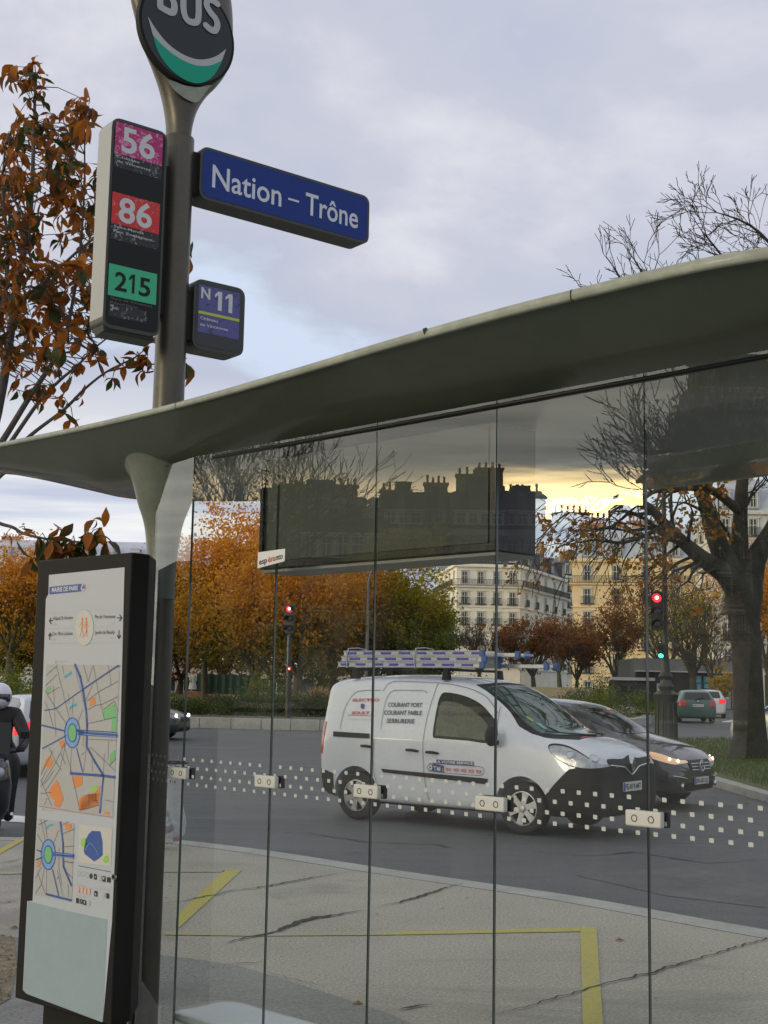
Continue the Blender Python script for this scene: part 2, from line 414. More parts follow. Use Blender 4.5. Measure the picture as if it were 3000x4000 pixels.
# tree pit with gravel beside the map panel
pit = [Z(x, y, 0) for x, y in [(-500, 3560), (-60, 3640), (52, 3665), (66, 3780), (40, 3905), (-60, 3960), (-500, 3900)]]
tag(MB().poly([Vector((p.x, p.y, .008)) for p in pit]).build('gravel_bed', M_gravel), kind='structure')
mb = MB()
for k in range(1500):
    i = rnd.random(); x = rnd.uniform(-3.2, -1.75); y = rnd.uniform(5.6, 9.2)
    r = rnd.uniform(.006, .016)
    mb.add([Vector((x, y, .008 + r * 1.2))] + [Vector((x + r * math.cos(a) * rnd.uniform(.7, 1.3), y + r * math.sin(a), .008)) for a in (0, 1.3, 2.5, 3.8, 5)], [(0, 1, 2), (0, 2, 3), (0, 3, 4), (0, 4, 5), (0, 5, 1)])
# keep pebbles inside the pit only
def inpoly(x, y, poly):
    c = False; n = len(poly)
    for i in range(n):
        a, b = poly[i], poly[i - 1]
        if (a[1] > y) != (b[1] > y) and x < (b[0] - a[0]) * (y - a[1]) / (b[1] - a[1]) + a[0]: c = not c
    return c
mb2 = MB(); pp = [(p.x, p.y) for p in pit]
for k in range(0, len(mb.v), 6):
    if inpoly(mb.v[k][0], mb.v[k][1], pp): mb2.add([Vector(q) for q in mb.v[k:k + 6]], [(0, 1, 2), (0, 2, 3), (0, 3, 4), (0, 4, 5), (0, 5, 1)])
tag(mb2.build('pebbles', M_gravel), 'loose ochre pebbles in the bed beside the map panel', 'pebbles', kind='stuff')

def ribbon(mb, pts, wd, z, taper=False, jit=0, mi=0):
    pts = [Vector((p[0], p[1], z)) for p in pts]
    L, Rr = [], []
    for i, p in enumerate(pts):
        t = (pts[min(i + 1, len(pts) - 1)] - pts[max(i - 1, 0)]).normalized(); nrm = Vector((-t.y, t.x, 0))
        w_ = wd[i] if hasattr(wd, '__len__') else wd
        if taper: w_ *= min(1, .12 + 3 * min(i, len(pts) - 1 - i) / len(pts))
        j = 1 + rnd.uniform(-jit, jit)
        L.append(p + nrm * w_ / 2 * j); Rr.append(p - nrm * w_ / 2 * (2 - j))
    for i in range(len(pts) - 1): mb.add([L[i], L[i + 1], Rr[i + 1], Rr[i]], [(0, 1, 2, 3)], mi)
def gpx(pts, z=0): return [Z(x, y, z) for x, y in pts]
# yellow bus-bay lines
M_yelf = scuff('faded_yellow', (.36, .33, .17), (.36, .345, .29), .50)
mb = MB(); zy = .005
def ypoly(px, mi=0):
    mb.poly([Vector((q.x, q.y, zy)) for q in gpx(px)], mi)
ypoly([(878, 3397), (946, 3399), (700, 3626), (688, 3628), (690, 3580)])
ypoly([(0, 3407), (100, 3406), (100, 3414), (0, 3417)], 1)
ypoly([(640, 3402), (878, 3400), (872, 3408), (640, 3409)], 1)
ypoly([(-60, 3352), (0, 3318), (94, 3268), (94, 3283), (0, 3337), (-60, 3372)])
ypoly([(640, 3640), (1000, 3647), (1500, 3643), (1500, 3655), (1000, 3659), (640, 3654)], 1)
ypoly([(1500, 3643), (2266, 3626), (2266, 3641), (1500, 3655)])
zy = .0055
ypoly([(2267, 3625), (2330, 3623), (2338, 3760), (2350, 3920), (2362, 4100), (2280, 4100), (2274, 3920), (2270, 3760)])
tag(mb.build('yellow_road_marking', [M_yel, M_yelf]), kind='structure')
# cracks
mb = MB()
def crack(px, wd, zz=.0095):
    pts = gpx(px); out = []
    for a, b in zip(pts, pts[1:]):
        k = max(2, int((b - a).length / .05))
        for i in range(k):
            p = a.lerp(b, i / k); out.append(p + Vector((rnd.uniform(-.014, .014), rnd.uniform(-.02, .02), 0)))
    out.append(pts[-1]); n = len(out)
    ribbon(mb, out, [wd * (.5 + .9 * abs(math.sin(i * .13 + px[0][0])) + rnd.uniform(0, .5)) for i in range(n)], zz, taper=True, jit=.5)
crack([(620, 3536), (720, 3522), (850, 3496), (900, 3484), (1040, 3466), (1170, 3440), (1230, 3430), (1290, 3420), (1382, 3406)], .016)
crack([(888, 3688), (960, 3668), (1030, 3655), (1080, 3642), (1150, 3610), (1230, 3588), (1300, 3580), (1370, 3568), (1420, 3560)], .036)
crack([(1480, 3545), (1560, 3528), (1640, 3506), (1700, 3485), (1770, 3462), (1822, 3450)], .020)
crack([(1895, 3984), (1950, 3968), (2100, 3925), (2350, 3850), (2440, 3830), (2550, 3800), (2750, 3742), (2850, 3712), (3100, 3640)], .014)
crack([(885, 3770), (1030, 3762)], .01)
crack([(1030, 3800), (1180, 3838), (1270, 3862)], .008)
crack([(1560, 3945), (1685, 3930)], .02)
crack([(-60, 3382), (0, 3372), (95, 3358)], .012)
crack([(-20, 3535), (70, 3522)], .01)
tag(mb.build('pavement_cracks', M_crack), kind='structure')

# white road markings
mb = MB()
def wpoly(px, z):
    mb.poly([Vector((q.x, q.y, road_z(q.y) + .006)) for q in gpx(px, z)])
mb.poly([Vector((q.x, q.y, -.114)) for q in gpx([(-200, 3165), (100, 3190), (100, 3215), (60, 3212), (-200, 3200)], -.12)])
for px in [[(2655, 2905), (2862, 2905), (2900, 2926), (2700, 2926)], [(2640, 2837), (2780, 2828), (2785, 2833), (2650, 2843)], [(2820, 2818), (2862, 2812), (2866, 2818), (2826, 2824)], [(2690, 2897), (2730, 2893), (2735, 2898), (2696, 2902)]]:
    pts = []
    for x, y in px:
        q = Z(x, y, .1)
        for _ in range(4): q = Z(x, y, road_z(q.y) + .006)
        pts.append(q)
    mb.poly(pts)
tag(mb.build('white_road_marking', M_mark), kind='structure')

# patched and sealed asphalt
mb = MB()
def rpoly(px, z):
    mb.poly([Vector((q.x, q.y, road_z(q.y) + z)) for q in gpx(px, -.12)])
rpoly([(1050, 3000), (1330, 2985), (1420, 3040), (1080, 3062)], .004)
rpoly([(2250, 3420), (2700, 3385), (3100, 3470), (3100, 3560), (2600, 3500)], .004)
tag(mb.build('asphalt_patch', M_road2), kind='structure')
mb = MB()
for px in ([(760, 3130), (900, 3118), (1010, 3128), (1200, 3100), (1290, 3108)], [(700, 3040), (820, 3022), (980, 3030)], [(2080, 3330), (2300, 3345), (2480, 3330), (2760, 3372), (3050, 3360)], [(1180, 3250), (1420, 3290), (1700, 3300), (1850, 3330)]):
    pts = gpx(px, -.12); out = []
    for a, b in zip(pts, pts[1:]):
        k = max(2, int((b - a).length / .12))
        for i in range(k): out.append(a.lerp(b, i / k) + Vector((rnd.uniform(-.03, .03), rnd.uniform(-.03, .03), 0)))
    out.append(pts[-1]); ribbon(mb, out, [rnd.uniform(.015, .05) for _ in out], -.1125, taper=True, jit=.4)
tag(mb.build('tar_seams', mat('tar', (.03, .03, .032), .5)), kind='structure')
# the planted island in the middle of the roundabout
isl = [(-90, 92), (-60, 72), (-40, 58), (-24, 49.5), (-12, 45.2), (-6, 43.9), (-1, 43.6), (4, 44.6), (8.5, 48.5), (11.5, 56), (14.2, 74), (18, 95), (30, 118), (34, 150), (-90, 150)]
il = catmull([Vector((a, b, 0)) for a, b in isl[:-2]], 5)
mb = MB()
kin = offs(il, .38) if False else [p + Vector((-(il[min(i + 1, len(il) - 1)] - il[max(i - 1, 0)]).normalized().y, (il[min(i + 1, len(il) - 1)] - il[max(i - 1, 0)]).normalized().x, 0)) * .38 for i, p in enumerate(il)]
cnt = 0
for i in range(len(il) - 1):
    a, b = il[i], il[i + 1]; c, d = kin[i + 1], kin[i]; L = (b - a).length; k = max(1, round(L / 1.15))
    for j in range(k):
        t0, t1 = j / k + .012 / L, (j + 1) / k - .012 / L
        q0, q1, q2, q3 = a.lerp(b, t0), a.lerp(b, t1), d.lerp(c, t1), d.lerp(c, t0)
        zb = road_z(q0.y) - .02; zt = road_z(q0.y) + .35
        vs = [Vector((q.x, q.y, z)) for z in (zb, zt - .03) for q in (q0, q1, q2, q3)]
        cen = (q0 + q1 + q2 + q3) / 4
        tp = [Vector((q.x + (cen.x - q.x) * .04, q.y + (cen.y - q.y) * .1, zt)) for q in (q0, q1, q2, q3)]
        mb.add(vs + tp, [(0, 1, 5, 4), (1, 2, 6, 5), (2, 3, 7, 6), (3, 0, 4, 7), (4, 5, 9, 8), (5, 6, 10, 9), (6, 7, 11, 10), (7, 4, 8, 11), (8, 9, 10, 11)])
tag(mb.build('island_kerb', M_kerb, angle=50), kind='structure')
mb = MB()
rows = []
ny = 14
for j in range(ny + 1):
    rows.append([])
for i, p in enumerate(kin):
    pass
cen = Vector((-15, 130, 0)); rows = []
for s_ in (0, .03, .08, .2, .4, .7, 1.0):
    row = []
    for p in kin:
        q = p.lerp(cen, s_); row.append((q.x, q.y, (road_z(p.y) + .31) if s_ == 0 else max(road_z(p.y) + .33, lawn_z(q.y))))
    rows.append(row)
tag(MB().grid(rows).build('island_lawn', M_lawn, smooth=True), kind='structure')
# bare soil along the kerb
mb = MB(); rows = []
for dd in (.02, 1.6):
    rows.append([(p.x - 0 , p.y + dd, road_z(p.y) + .335 + dd * .02 + .012) for p in kin if -40 < p.x < 9])
tag(MB().grid(rows).build('soil_strip', M_soil), kind='structure')

# grassy island with the lamp and the plane tree
gp = [(7.2, 18.5), (6.55, 20.5), (6.38, 22.5), (6.28, 25), (6.1, 28), (6.1, 31), (6.5, 35), (8.0, 38.5), (10.5, 39.6), (16, 40), (30, 40), (30, 12), (12, 13.5)]
gq = catmull([Vector((a, b, 0)) for a, b in gp], 5, closed=True)
mb = MB(); n = len(gq); gc = Vector((14, 28, 0))
gk = [p.lerp(gc, .30 / (p - gc).length) for p in gq]
for i in range(n):
    a, b, c, d = gq[i], gq[(i + 1) % n], gk[(i + 1) % n], gk[i]
    za, zb_ = road_z(a.y), road_z(b.y)
    va = [Vector((a.x, a.y, za - .02)), Vector((b.x, b.y, zb_ - .02)), Vector((b.x, b.y, zb_ + .13)), Vector((a.x, a.y, za + .13)), Vector((c.x, c.y, zb_ + .135)), Vector((d.x, d.y, za + .135)), Vector((c.x, c.y, zb_ + .02)), Vector((d.x, d.y, za + .02))]
    mb.add(va, [(0, 1, 2, 3), (3, 2, 4, 5), (5, 4, 6, 7)])
tag(mb.build('grass_island_kerb', M_kerb), kind='structure')
mb = MB(); rows = []
for s_ in (0, .15, .4, .7, 1):
    rows.append([(lambda q: (q.x, q.y, road_z(q.y) + .11 + .10 * min(1, s_ * 3)))(p.lerp(gc, s_)) for p in gk + [gk[0]]])
tag(MB().grid(rows).build('grass_island', M_lawn, smooth=True), kind='structure')
def grass_z(y): return road_z(y) + .2
# ================================================================ BUS SHELTER
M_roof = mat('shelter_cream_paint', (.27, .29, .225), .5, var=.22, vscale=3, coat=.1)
M_under = mat('soffit_shade_tone', (.072, .086, .055), .28, coat=.25, var=.08, vscale=1.5)  # the roof's own paint, darkened so the underside's shade sits in the colour
M_post = mat('bronze_metal', (.075, .068, .048), .38, metal=.45, var=.12, vscale=5)
M_dark = mat('dark_bronze', (.013, .013, .010), .6, spec=.16)
M_black = mat('black_plastic', (.008, .009, .008), .45, spec=.25)
M_glass = glassmat('shelter_glass', (.945, .965, .945), 1.75)
M_gedge = mat('glass_edge', (.06, .09, .07), .12, spec=.8)
M_dot = mat('white_film', (.44, .46, .43), .5)
M_clamp = mat('clamp_plastic', (.52, .52, .46), .4)
M_rubber = mat('rubber', (.02, .02, .02), .7)
M_steel = mat('steel', (.45, .45, .43), .3, metal=1.0)
W0 = Vector((-.731, 5.0, 0)); WD = Vector((.703, -.711, 0)).normalized(); WN = Vector((-WD.y, WD.x, 0)) * -1
if WN.y > 0: WN = -WN           # points to the camera side
UP = Vector((0, 0, 1))
# exact joints along the wall
JX = []
for x, y in [(723, 2750), (1065, 2750), (1457, 2700), (1937, 2700), (2529, 2700)]:
    q = onplane(x, y, W0, WN); JX.append((q - W0).dot(WD))
JX.append(JX[-1] + (JX[-1] - JX[0]) / 4); 
sh = thing('bus_shelter', 'cream and bronze bus shelter with a curved leaf shaped roof over narrow glass panes', 'bus shelter', W0)
SI = -W0
# roof
near = [(-2.15, 6.15)] + [tuple(Z(x, y, 2.712).xy) for x, y in [(-90, 1746), (0, 1728), (362, 1652), (705, 1567), (1121, 1448), (1500, 1334), (1771, 1256), (2042, 1182), (2314, 1114), (2522, 1062), (2766, 1007), (3000, 966), (3250, 928)]] + [(2.0, 2.15), (3.1, 1.75)]
far = [(-2.15, 6.15), (-2.04, 6.18), (-1.862, 6.25), (-1.29, 6.53), (-.65, 6.77), (.06, 6.93), (.68, 6.81), (1.25, 6.43), (1.78, 5.88), (2.5, 4.9), (3.5, 3.4)]
nr_ = resample(catmull([Vector((a, b, 2.695)) for a, b in near], 8), 90)
fr_ = resample(catmull([Vector((a, b, 2.655)) for a, b in far], 8), 90)
S = 30
und, top = [], []
DIPS, DIPZ = [0, .05, .10, .165, .26, .42, .62, .82, 1.0], [0, .060, .125, .172, .195, .190, .155, .075, 0]
for i in range(90):
    a, b = nr_[i], fr_[i]; wdt = (b - a).length; tp = min(1, wdt / 1.3) ** 1.3; ru, rt = [], []
    for j in range(S + 1):
        s = (j / S) ** 1.25; p = a.lerp(b, s)
        ru.append(p + Vector((0, 0, -float(np.interp(s, DIPS, DIPZ)) * tp)) - W0); rt.append(p + Vector((0, 0, .016 + .05 * math.sin(math.pi * s) * tp)) - W0)
    und.append(ru); top.append(rt)
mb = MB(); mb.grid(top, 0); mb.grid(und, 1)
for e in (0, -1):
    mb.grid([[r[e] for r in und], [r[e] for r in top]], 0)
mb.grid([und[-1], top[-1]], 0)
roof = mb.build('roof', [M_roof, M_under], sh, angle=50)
rim = [p - W0 + Vector((0, 0, .003)) for p in nr_[2:]]
mb = MB(); mb = MB()
if True:
    rows = []; n_ = len(rim)
    for i, p in enumerate(rim):
        t_ = (rim[min(i + 1, n_ - 1)] - rim[max(i - 1, 0)]).normalized(); out = Vector((t_.y, -t_.x, 0))
        if out.y > 0: out = -out
        k_ = min(1, i / n_ * 1.35); hh_ = .0085 + .0090 * k_; row = []
        for a in range(13):
            an = 2 * math.pi * a / 12; row.append(p + out * (.010 * math.copysign(abs(math.cos(an)) ** .6, math.cos(an)) - .002) + UP * (hh_ * math.copysign(abs(math.sin(an)) ** .55, math.sin(an))))
        rows.append(row)
    mb.grid(rows)
e1 = mb.build('edge_trim', M_roof, roof, smooth=True)
mb = MB(); mb.tube([p - W0 + Vector((0, 0, .010)) for p in fr_[2:]], .0165, 10); mb.build('edge_trim', M_roof, roof, smooth=True)
# joints between the edge mouldings, and one old scrape
for i in (22, 47, 70):
    p0, p1 = rows[i], rows[i + 1]; mb = MB(); c0 = sum(p0[:-1], Vector()) / 12; d_ = (rows[i + 1][0] - rows[i][0]).normalized() * .0022
    q0 = [c0 + (q - c0) * 1.05 - d_ for q in p0]; q1 = [c0 + (q - c0) * 1.05 + d_ for q in p0]; mb.grid([q0, q1]); mb.build('joint', M_black, roof)
sc_i = min(range(len(rim)), key=lambda i: abs((rim[i] + W0 - Z(1650, 1297, 2.70)).length)); pc = rim[sc_i]
mb = MB(); tdir = (rim[sc_i + 1] - pc).normalized(); od = Vector((-tdir.y, tdir.x, 0)); od = od if od.y < 0 else -od
mb.add([pc + od * .0090 + tdir * a + UP * b for a, b in ((-.012, .015), (.004, .016), (.010, .010), (.002, .002), (-.004, -.006), (-.009, .003))] , [(0, 1, 2, 3, 4, 5)]); mb.build('scrape', M_black, roof)
# dark rail over the glass
mb = MB(); mb.tube([W0 + WD * t + Vector((0, 0, 2.512)) + WN * .010 - W0 for t in (.12, JX[-1])], .007, 8)
mb.build('head_rail', M_black, sh, smooth=True)
# trumpet shaped support
PX, PY = -.918, 5.4
prof = [(.0585, 2.00), (.0585, 2.08), (.060, 2.15), (.066, 2.22), (.078, 2.30), (.096, 2.36), (.114, 2.40), (.130, 2.43), (.146, 2.452), (.162, 2.470), (.178, 2.484)]
pr = [(a.x, a.y) for a in catmull([Vector((r, h, 0)) for r, h in prof], 4)]
ub = BVHTree.FromPolygons([q for r in und for q in r], [(i * (S + 1) + j, i * (S + 1) + j + 1, (i + 1) * (S + 1) + j + 1, (i + 1) * (S + 1) + j) for i in range(89) for j in range(S)])
rows = []
for r_, z_ in pr:      # the flare melts into the soffit
    k_ = max(0, min(1, (r_ - .10) / .078)); k_ = k_ * k_ * (3 - 2 * k_); row = []
    for k in range(49):
        a = 6.2832 * k / 48; p = Vector((PX + r_ * math.cos(a), PY + r_ * math.sin(a), 0)) - W0
        h = ub.ray_cast(p, Vector((0, 0, 1)))[0]; zu = h.z if h else 2.56
        row.append(Vector((p.x, p.y, z_ + (zu + .003 * k_ - .0 - z_) * k_ if r_ > .10 else z_)))
    rows.append(row)
MB().grid(rows).build('trumpet', mat('trumpet_half_shade', (.125, .14, .10), .4, var=.15, vscale=4, coat=.15), sh, smooth=True)  # same paint as the roof, its shade mixed in between roof and soffit tones
MB().lathe([(.0585, 0), (.0585, 1.98), (.0570, 1.99), (.0550, 2.0)], Vector((PX, PY, 0)) - W0, 32).build('post', M_post, sh, angle=40)
# glass panes, each with its printed dots, and the clamps over the joints
ZB, ZT = .12, 2.53
def pane(o, u, wd, nm='glass_pane', dots=True, gap=.004, phase=0.0, zt=ZT, sp=.0555):
    n = Vector((u.y, -u.x, 0)); 
    if n.dot(Vector((0, -1, 0))) < 0: n = -n
    th = .008; a = o + u * gap / 2; b = o + u * (wd - gap / 2); mb = MB()
    q = [a + n * th / 2, b + n * th / 2, b - n * th / 2, a - n * th / 2]
    lo = [p + UP * ZB - W0 for p in q]; hi = [p + UP * zt - W0 for p in q]
    mb.add(lo + hi, [(0, 1, 5, 4), (2, 3, 7, 6), (1, 2, 6, 5), (3, 0, 4, 7), (4, 5, 6, 7), (0, 3, 2, 1)], 1); mb.m[0] = mb.m[1] = 0
    if dots:
        base = math.floor(phase / sp) * sp - phase
        for r_, zr in enumerate((1.374, 1.343, 1.312, 1.283)):
            k = 0
            while True:
                t = base + k * sp + (sp / 2 if r_ % 2 else 0); k += 1
                if t > wd - .012: break
                if t < .012: continue
                c = a + u * t + n * (th / 2 + .0012) + UP * zr - W0
                h_, v_ = .0070 * min(1, sp / .05), .0058
                mb.add([c - u * h_ + UP * v_, c + u * (h_ * .8) + UP * v_, c + u * h_ + UP * v_ * .7, c + u * h_ - UP * v_, c - u * h_ * .8 - UP * v_, c - u * h_ - UP * v_ * .7], [(0, 1, 2, 3, 4, 5)], 2)
    return mb.build(nm, [M_glass, M_gedge, M_dot], sh)
for i in range(5): pane(W0 + WD * JX[i], WD, JX[i + 1] - JX[i], phase=JX[i])
UD = Vector((-.199, .30, 0)).normalized()
pane(W0 + UD * .012, UD, .35, phase=0, sp=.040)
for i in range(5):
    c = W0 + WD * JX[i] + UP * 1.322 - W0
    mb = MB(); mb.obox(c - WD * .056 - UP * .021 + WN * .008, WD, UP, WN, .112, .042, .020)
    cl = mb.build('clamp', M_clamp, sh, bevel=.005, seg=3)
    mb = MB(); mb.obox(c - WD * .056 - UP * .021 - WN * .020, WD, UP, WN, .112, .042, .014); mb.obox(c - WD * .008 - UP * .008 - WN * .02, WD, UP, WN, .016, .016, .04)
    mb.build('clamp_back', M_black, cl, bevel=.003)
    for s_ in (-1, 1):
        mb = MB()
        pc = c + WD * .026 * s_ + WN * .0285
        pts = [pc + WD * .0085 * math.cos(a) + UP * .0085 * math.sin(a) for a in [2 * math.pi * k / 16 for k in range(16)]]
        mb.tube(pts, .0011, 5, closed=True)
        mb.build('screw_ring', M_dark, cl)
# floor rail under the glass
mb = MB(); mb.obox(W0 + WD * -.02 + UP * .04 - WN * .025 - W0, WD, UP, WN, JX[-1] + .02, .08, .05)
for t in (0.1, JX[-1] - .1): mb.obox(W0 + WD * t - WN * .03 - W0, WD, UP, WN, .08, .05, .06)
mb.build('floor_rail', M_dark, sh)
# bench behind the glass
bc0, bc1 = W0 - WN * .33 - WD * .36, W0 - WN * .33 + WD * 1.35
M_bench = mat('bench_white', (.50, .54, .50), .3, coat=.4)
prof = []
mb = MB(); rows = []
for k in range(33):
    t = k / 32; c = bc0.lerp(bc1, t); e = min(t, 1 - t) * (bc1 - bc0).length
    hw = .165 * math.sqrt(max(0.0, 1 - max(0, 1 - e / .165) ** 2)) if e < .165 else .165
    hw = max(hw, .004); row = []
    for a in range(20):
        an = 2 * math.pi * a / 20; ca, sa = math.cos(an), math.sin(an)
        sx = math.copysign(abs(ca) ** .5, ca) * hw; szz = math.copysign(abs(sa) ** .6, sa) * .024 * min(1, hw / .06)
        row.append(c + WN * sx + UP * (.36 + szz + .012 * (sx / .165) ** 2) - W0)
    rows.append(row + [row[0]])
mb.grid(rows); seat = mb.build('bench_seat', M_bench, sh, smooth=True)
for t in (.25, .75):
    c = bc0.lerp(bc1, t) - W0
    MB().lathe([(.06, 0), (.035, .03), (.03, .29), (.05, .338)], c, 18).build('bench_leg', M_dark, sh, smooth=True)

# ---- display case hung under the roof behind the glass
M_scr = mat('case_glass', (.045, .050, .040), .5, spec=.3)
M_case = mat('case_black', (.014, .014, .012), .3)
M_caseg = mat('case_grey_underside', (.22, .22, .20), .5)
off = .12
c0 = onplane(1016, 2150, W0 - WN * off, WN); c1 = onplane(1938, 2000, W0 - WN * off, WN); zb = onplane(1500, 2186, W0 - WN * off, WN).z
zt_ = 2.50; wd = (c1 - c0).dot(WD); O = Vector((c0.x, c0.y, zb)); D = .20
dc = thing('display_case', 'black box shaped display case hung from the shelter roof behind the glass', 'display case', O)
mb = MB(); mb.obox(Vector((0, 0, 0)) - WN * D, WD, UP, WN, wd, zt_ - zb, D); mb.build('housing', M_case, dc, bevel=.004)
mb = MB(); mb.obox(WD * .045 + UP * .028 + WN * .0005, WD, UP, WN, wd - .075, zt_ - zb - .04, .004); mb.build('screen', M_scr, dc)
mb = MB(); mb.obox(-UP * .012 - WN * (D - .01), WD, UP, WN, wd, .010, D - .02); mb.build('underside', M_caseg, dc)
mb = MB(); mb.obox(WD * .005 + UP * .05 + WN * .004, WD, UP, WN, .016, .33, .006); mb.build('hinge', M_black, dc)
for t in (.15, wd - .15):
    mb = MB(); mb.obox(WD * t - WN * (D / 2 + .02) + UP * (zt_ - zb - .01), WD, UP, WN, .04, .05, .04); mb.build('bracket', M_black, dc)
# round sticker strip reading esperanto
M_paper = mat('sticker_white', (.62, .62, .58), .5)
M_ink = mat('ink_black', (.02, .02, .02), .5); M_inkr = mat('ink_red', (.45, .03, .04), .5)
e0 = onplane(1010, 2205, W0 + WN * .008, WN); e1 = onplane(1116, 2182, W0 + WN * .008, WN)
W2 = lambda x, y: onplane(x, y, W0 + WN * .0065, WN)
stk = [W2(1008, 2158), W2(1114, 2143), W2(1112, 2192), W2(1006, 2220)]
st = thing('sticker', 'small white sticker reading esp\u00e9ranto in the corner of the first wide pane', 'sticker', stk[3])
mb = MB(); mb.prism([p - stk[3] for p in stk], WN * .0006); mb.build('paper', M_paper, st)
su = (stk[2] - stk[3]).normalized(); sv_ = (stk[0] - stk[3]).normalized(); sw = (stk[2] - stk[3]).length
for s_, a, b_, m_ in (('esp', .06, .36, M_ink), ('\u00e9ra', .40, .66, M_inkr), ('nto', .68, .94, M_ink)):
    text_on(s_, (stk[3] - stk[3]) + su * sw * a + sv_ * .011, su, sv_, WN, sw * (b_ - a), .022, m_, 'lettering', st, .02, .0016)

# ================================================================ MAP PANEL (totem)
A0 = Vector((-1.405, 5.3, 0)); B0 = Vector((-.947, 4.9, 0)); TU = (B0 - A0).normalized(); TN = Vector((TU.y, -TU.x, 0))
if TN.y > 0: TN = -TN
tw = (B0 - A0).length; ZT0, ZT1 = .43, 2.142
mp = thing('map_panel', 'tall bronze framed map panel of the square standing beside the shelter post', 'map panel', Vector((A0.x, A0.y, 0)))
M_paperb = mat('map_paper', (.44, .47, .475), .35, coat=.5)  # even pale grey of the printed sheet
M_blank = mat('pale_blue_film', (.29, .365, .365), .35, coat=.5, var=.05, vscale=2)
T = lambda x, y, l=.0: onplane(x, y, A0 + TN * l, TN) - A0
def tq(px, l): return [T(x, y, l) for x, y in px]
fx = [T(155, 2196), T(522, 2148), T(436, 4022), T(44, 3884)]
mb = MB(); mb.prism([UP * ZT0, TU * tw + UP * ZT0, TU * tw - TN * .085 + UP * ZT0, TU * (tw - .15) - TN * .24 + UP * ZT0, TU * .02 - TN * .24 + UP * ZT0, -TN * .2 + UP * ZT0], UP * (ZT1 - ZT0)); mb.build('cabinet', M_dark, mp, bevel=.006)
mb = MB(); mb.obox(UP * .02 - TN * .17 + TU * .12, TU, UP, TN, tw - .24, ZT0 - .02, .12); mb.build('foot', M_dark, mp, bevel=.004)
pg = [(192, 2246), (487, 2216), (470, 2900), (438, 3600), (402, 3992), (100, 3878), (90, 3866), (107, 3520), (128, 3518), (160, 2900), (180, 2340), (190, 2320)]
L1, L2, L3, L4, L5 = .0010, .0022, .0030, .0038, .0046
sheet = MB().prism(tq(pg, L1 - .001), TN * .001).build('map_sheet', M_paperb, mp)
MB().prism(tq([(108, 3519), (255, 3556), (420, 3592), (402, 3990), (396, 3992), (105, 3882), (91, 3868)], L1), TN * .0008).build('blank_film', M_blank, sheet)
C_blue = mat('ink_blue', (.035, .085, .28), .5); C_lblue = mat('ink_light_blue', (.18, .32, .58), .5); C_or = mat('ink_orange', (.62, .22, .06), .5)
C_gr = mat('ink_green', (.16, .42, .17), .5); C_lime = mat('ink_lime', (.28, .52, .08), .5); C_cy = mat('ink_cyan', (.06, .33, .45), .5); C_map = mat('ink_map_ground', (.38, .38, .35), .5)
C_line = mat('ink_line', (.06, .07, .12), .5); C_pale = mat('ink_pale', (.50, .49, .43), .5); C_red = mat('ink_red2', (.45, .08, .07), .5); C_faint = mat('ink_faint', (.40, .42, .42), .5); C_pink = mat('ink_pink', (.62, .38, .32), .5)
Z2 = lambda px: [(100 + x / 2.2127, 2200 + y / 2.212) for x, y in px]     # survey coordinates of the upper close-up
Z3 = lambda px: [(50 + x / 2.458, 3100 + y / 2.458) for x, y in px]      # and of the lower one
PR = MB(); PRM = []
def pm(m):
    if m not in PRM: PRM.append(m)
    return PRM.index(m)
def tpoly(name, polys, m, l, par=sheet):
    for p in polys: PR.poly(tq(p, l), pm(m))
def tlines(name, lines, m, l, wd=.0016, par=sheet):
    mb = PR
    for ln in lines:
        w_ = wd
        if isinstance(ln, tuple): ln, w_ = ln
        q = tq(ln, l)
        for a, b in zip(q, q[1:]):
            d = (b - a); 
            if d.length < 1e-6: continue
            d.normalize(); s_ = d.cross(TN) * w_ / 2
            mb.add([a - s_ - d * w_ * .3, b - s_ + d * w_ * .3, b + s_ + d * w_ * .3, a + s_ - d * w_ * .3], [(0, 1, 2, 3)], pm(m))
def tell(cx_, cy_, rx, ry, n=24, zf=Z2): return zf([(cx_ + rx * math.cos(6.2832 * k / n), cy_ + ry * math.sin(6.2832 * k / n)) for k in range(n)])
# map grounds
tpoly('map_ground', [Z2([(180, 875), (815, 880), (755, 2190), (115, 2095)]), Z3([(240, 240), (590, 285), (565, 1035), (205, 965)])], C_map, L2)
tpoly('map_ground', [Z3([(640, 295), (955, 335), (940, 700), (625, 660)])], C_pale, L2)
# coloured blocks
tpoly('map_block', [Z2([(550, 1180), (597, 1155), (603, 1215), (555, 1240)]), Z2([(285, 1545), (330, 1525), (340, 1560), (310, 1600)]), Z2([(175, 1700), (210, 1660), (240, 1720), (205, 1780), (175, 1750), (130, 1820)]), Z2([(200, 1970), (265, 1870), (290, 1910), (328, 2040), (290, 2110), (248, 2100), (250, 2050), (205, 2010)]),
                    Z2([(402, 1860), (430, 1835), (493, 1845), (490, 1915), (420, 1945)]), Z2([(450, 2060), (490, 2010), (605, 1980), (645, 1915), (630, 2090), (468, 2138)]), Z2([(688, 2145), (725, 2148), (722, 2172), (680, 2168)]),
                    Z3([(500, 285), (560, 290), (565, 340), (510, 350)]), Z3([(225, 655), (262, 640), (270, 680), (240, 715)]), Z3([(640, 50), (700, 10), (830, -5), (825, 115), (650, 160)])], C_or, L3)
tpoly('map_block', [Z2([(670, 1260), (765, 1215), (792, 1325), (680, 1350)]), Z2([(745, 1340), (790, 1330), (782, 1450), (742, 1450)]), Z2([(730, 1650), (770, 1610), (775, 1700), (725, 1740)]), Z2([(172, 1080), (215, 1060), (218, 1090), (180, 1120)])], C_gr, L3)
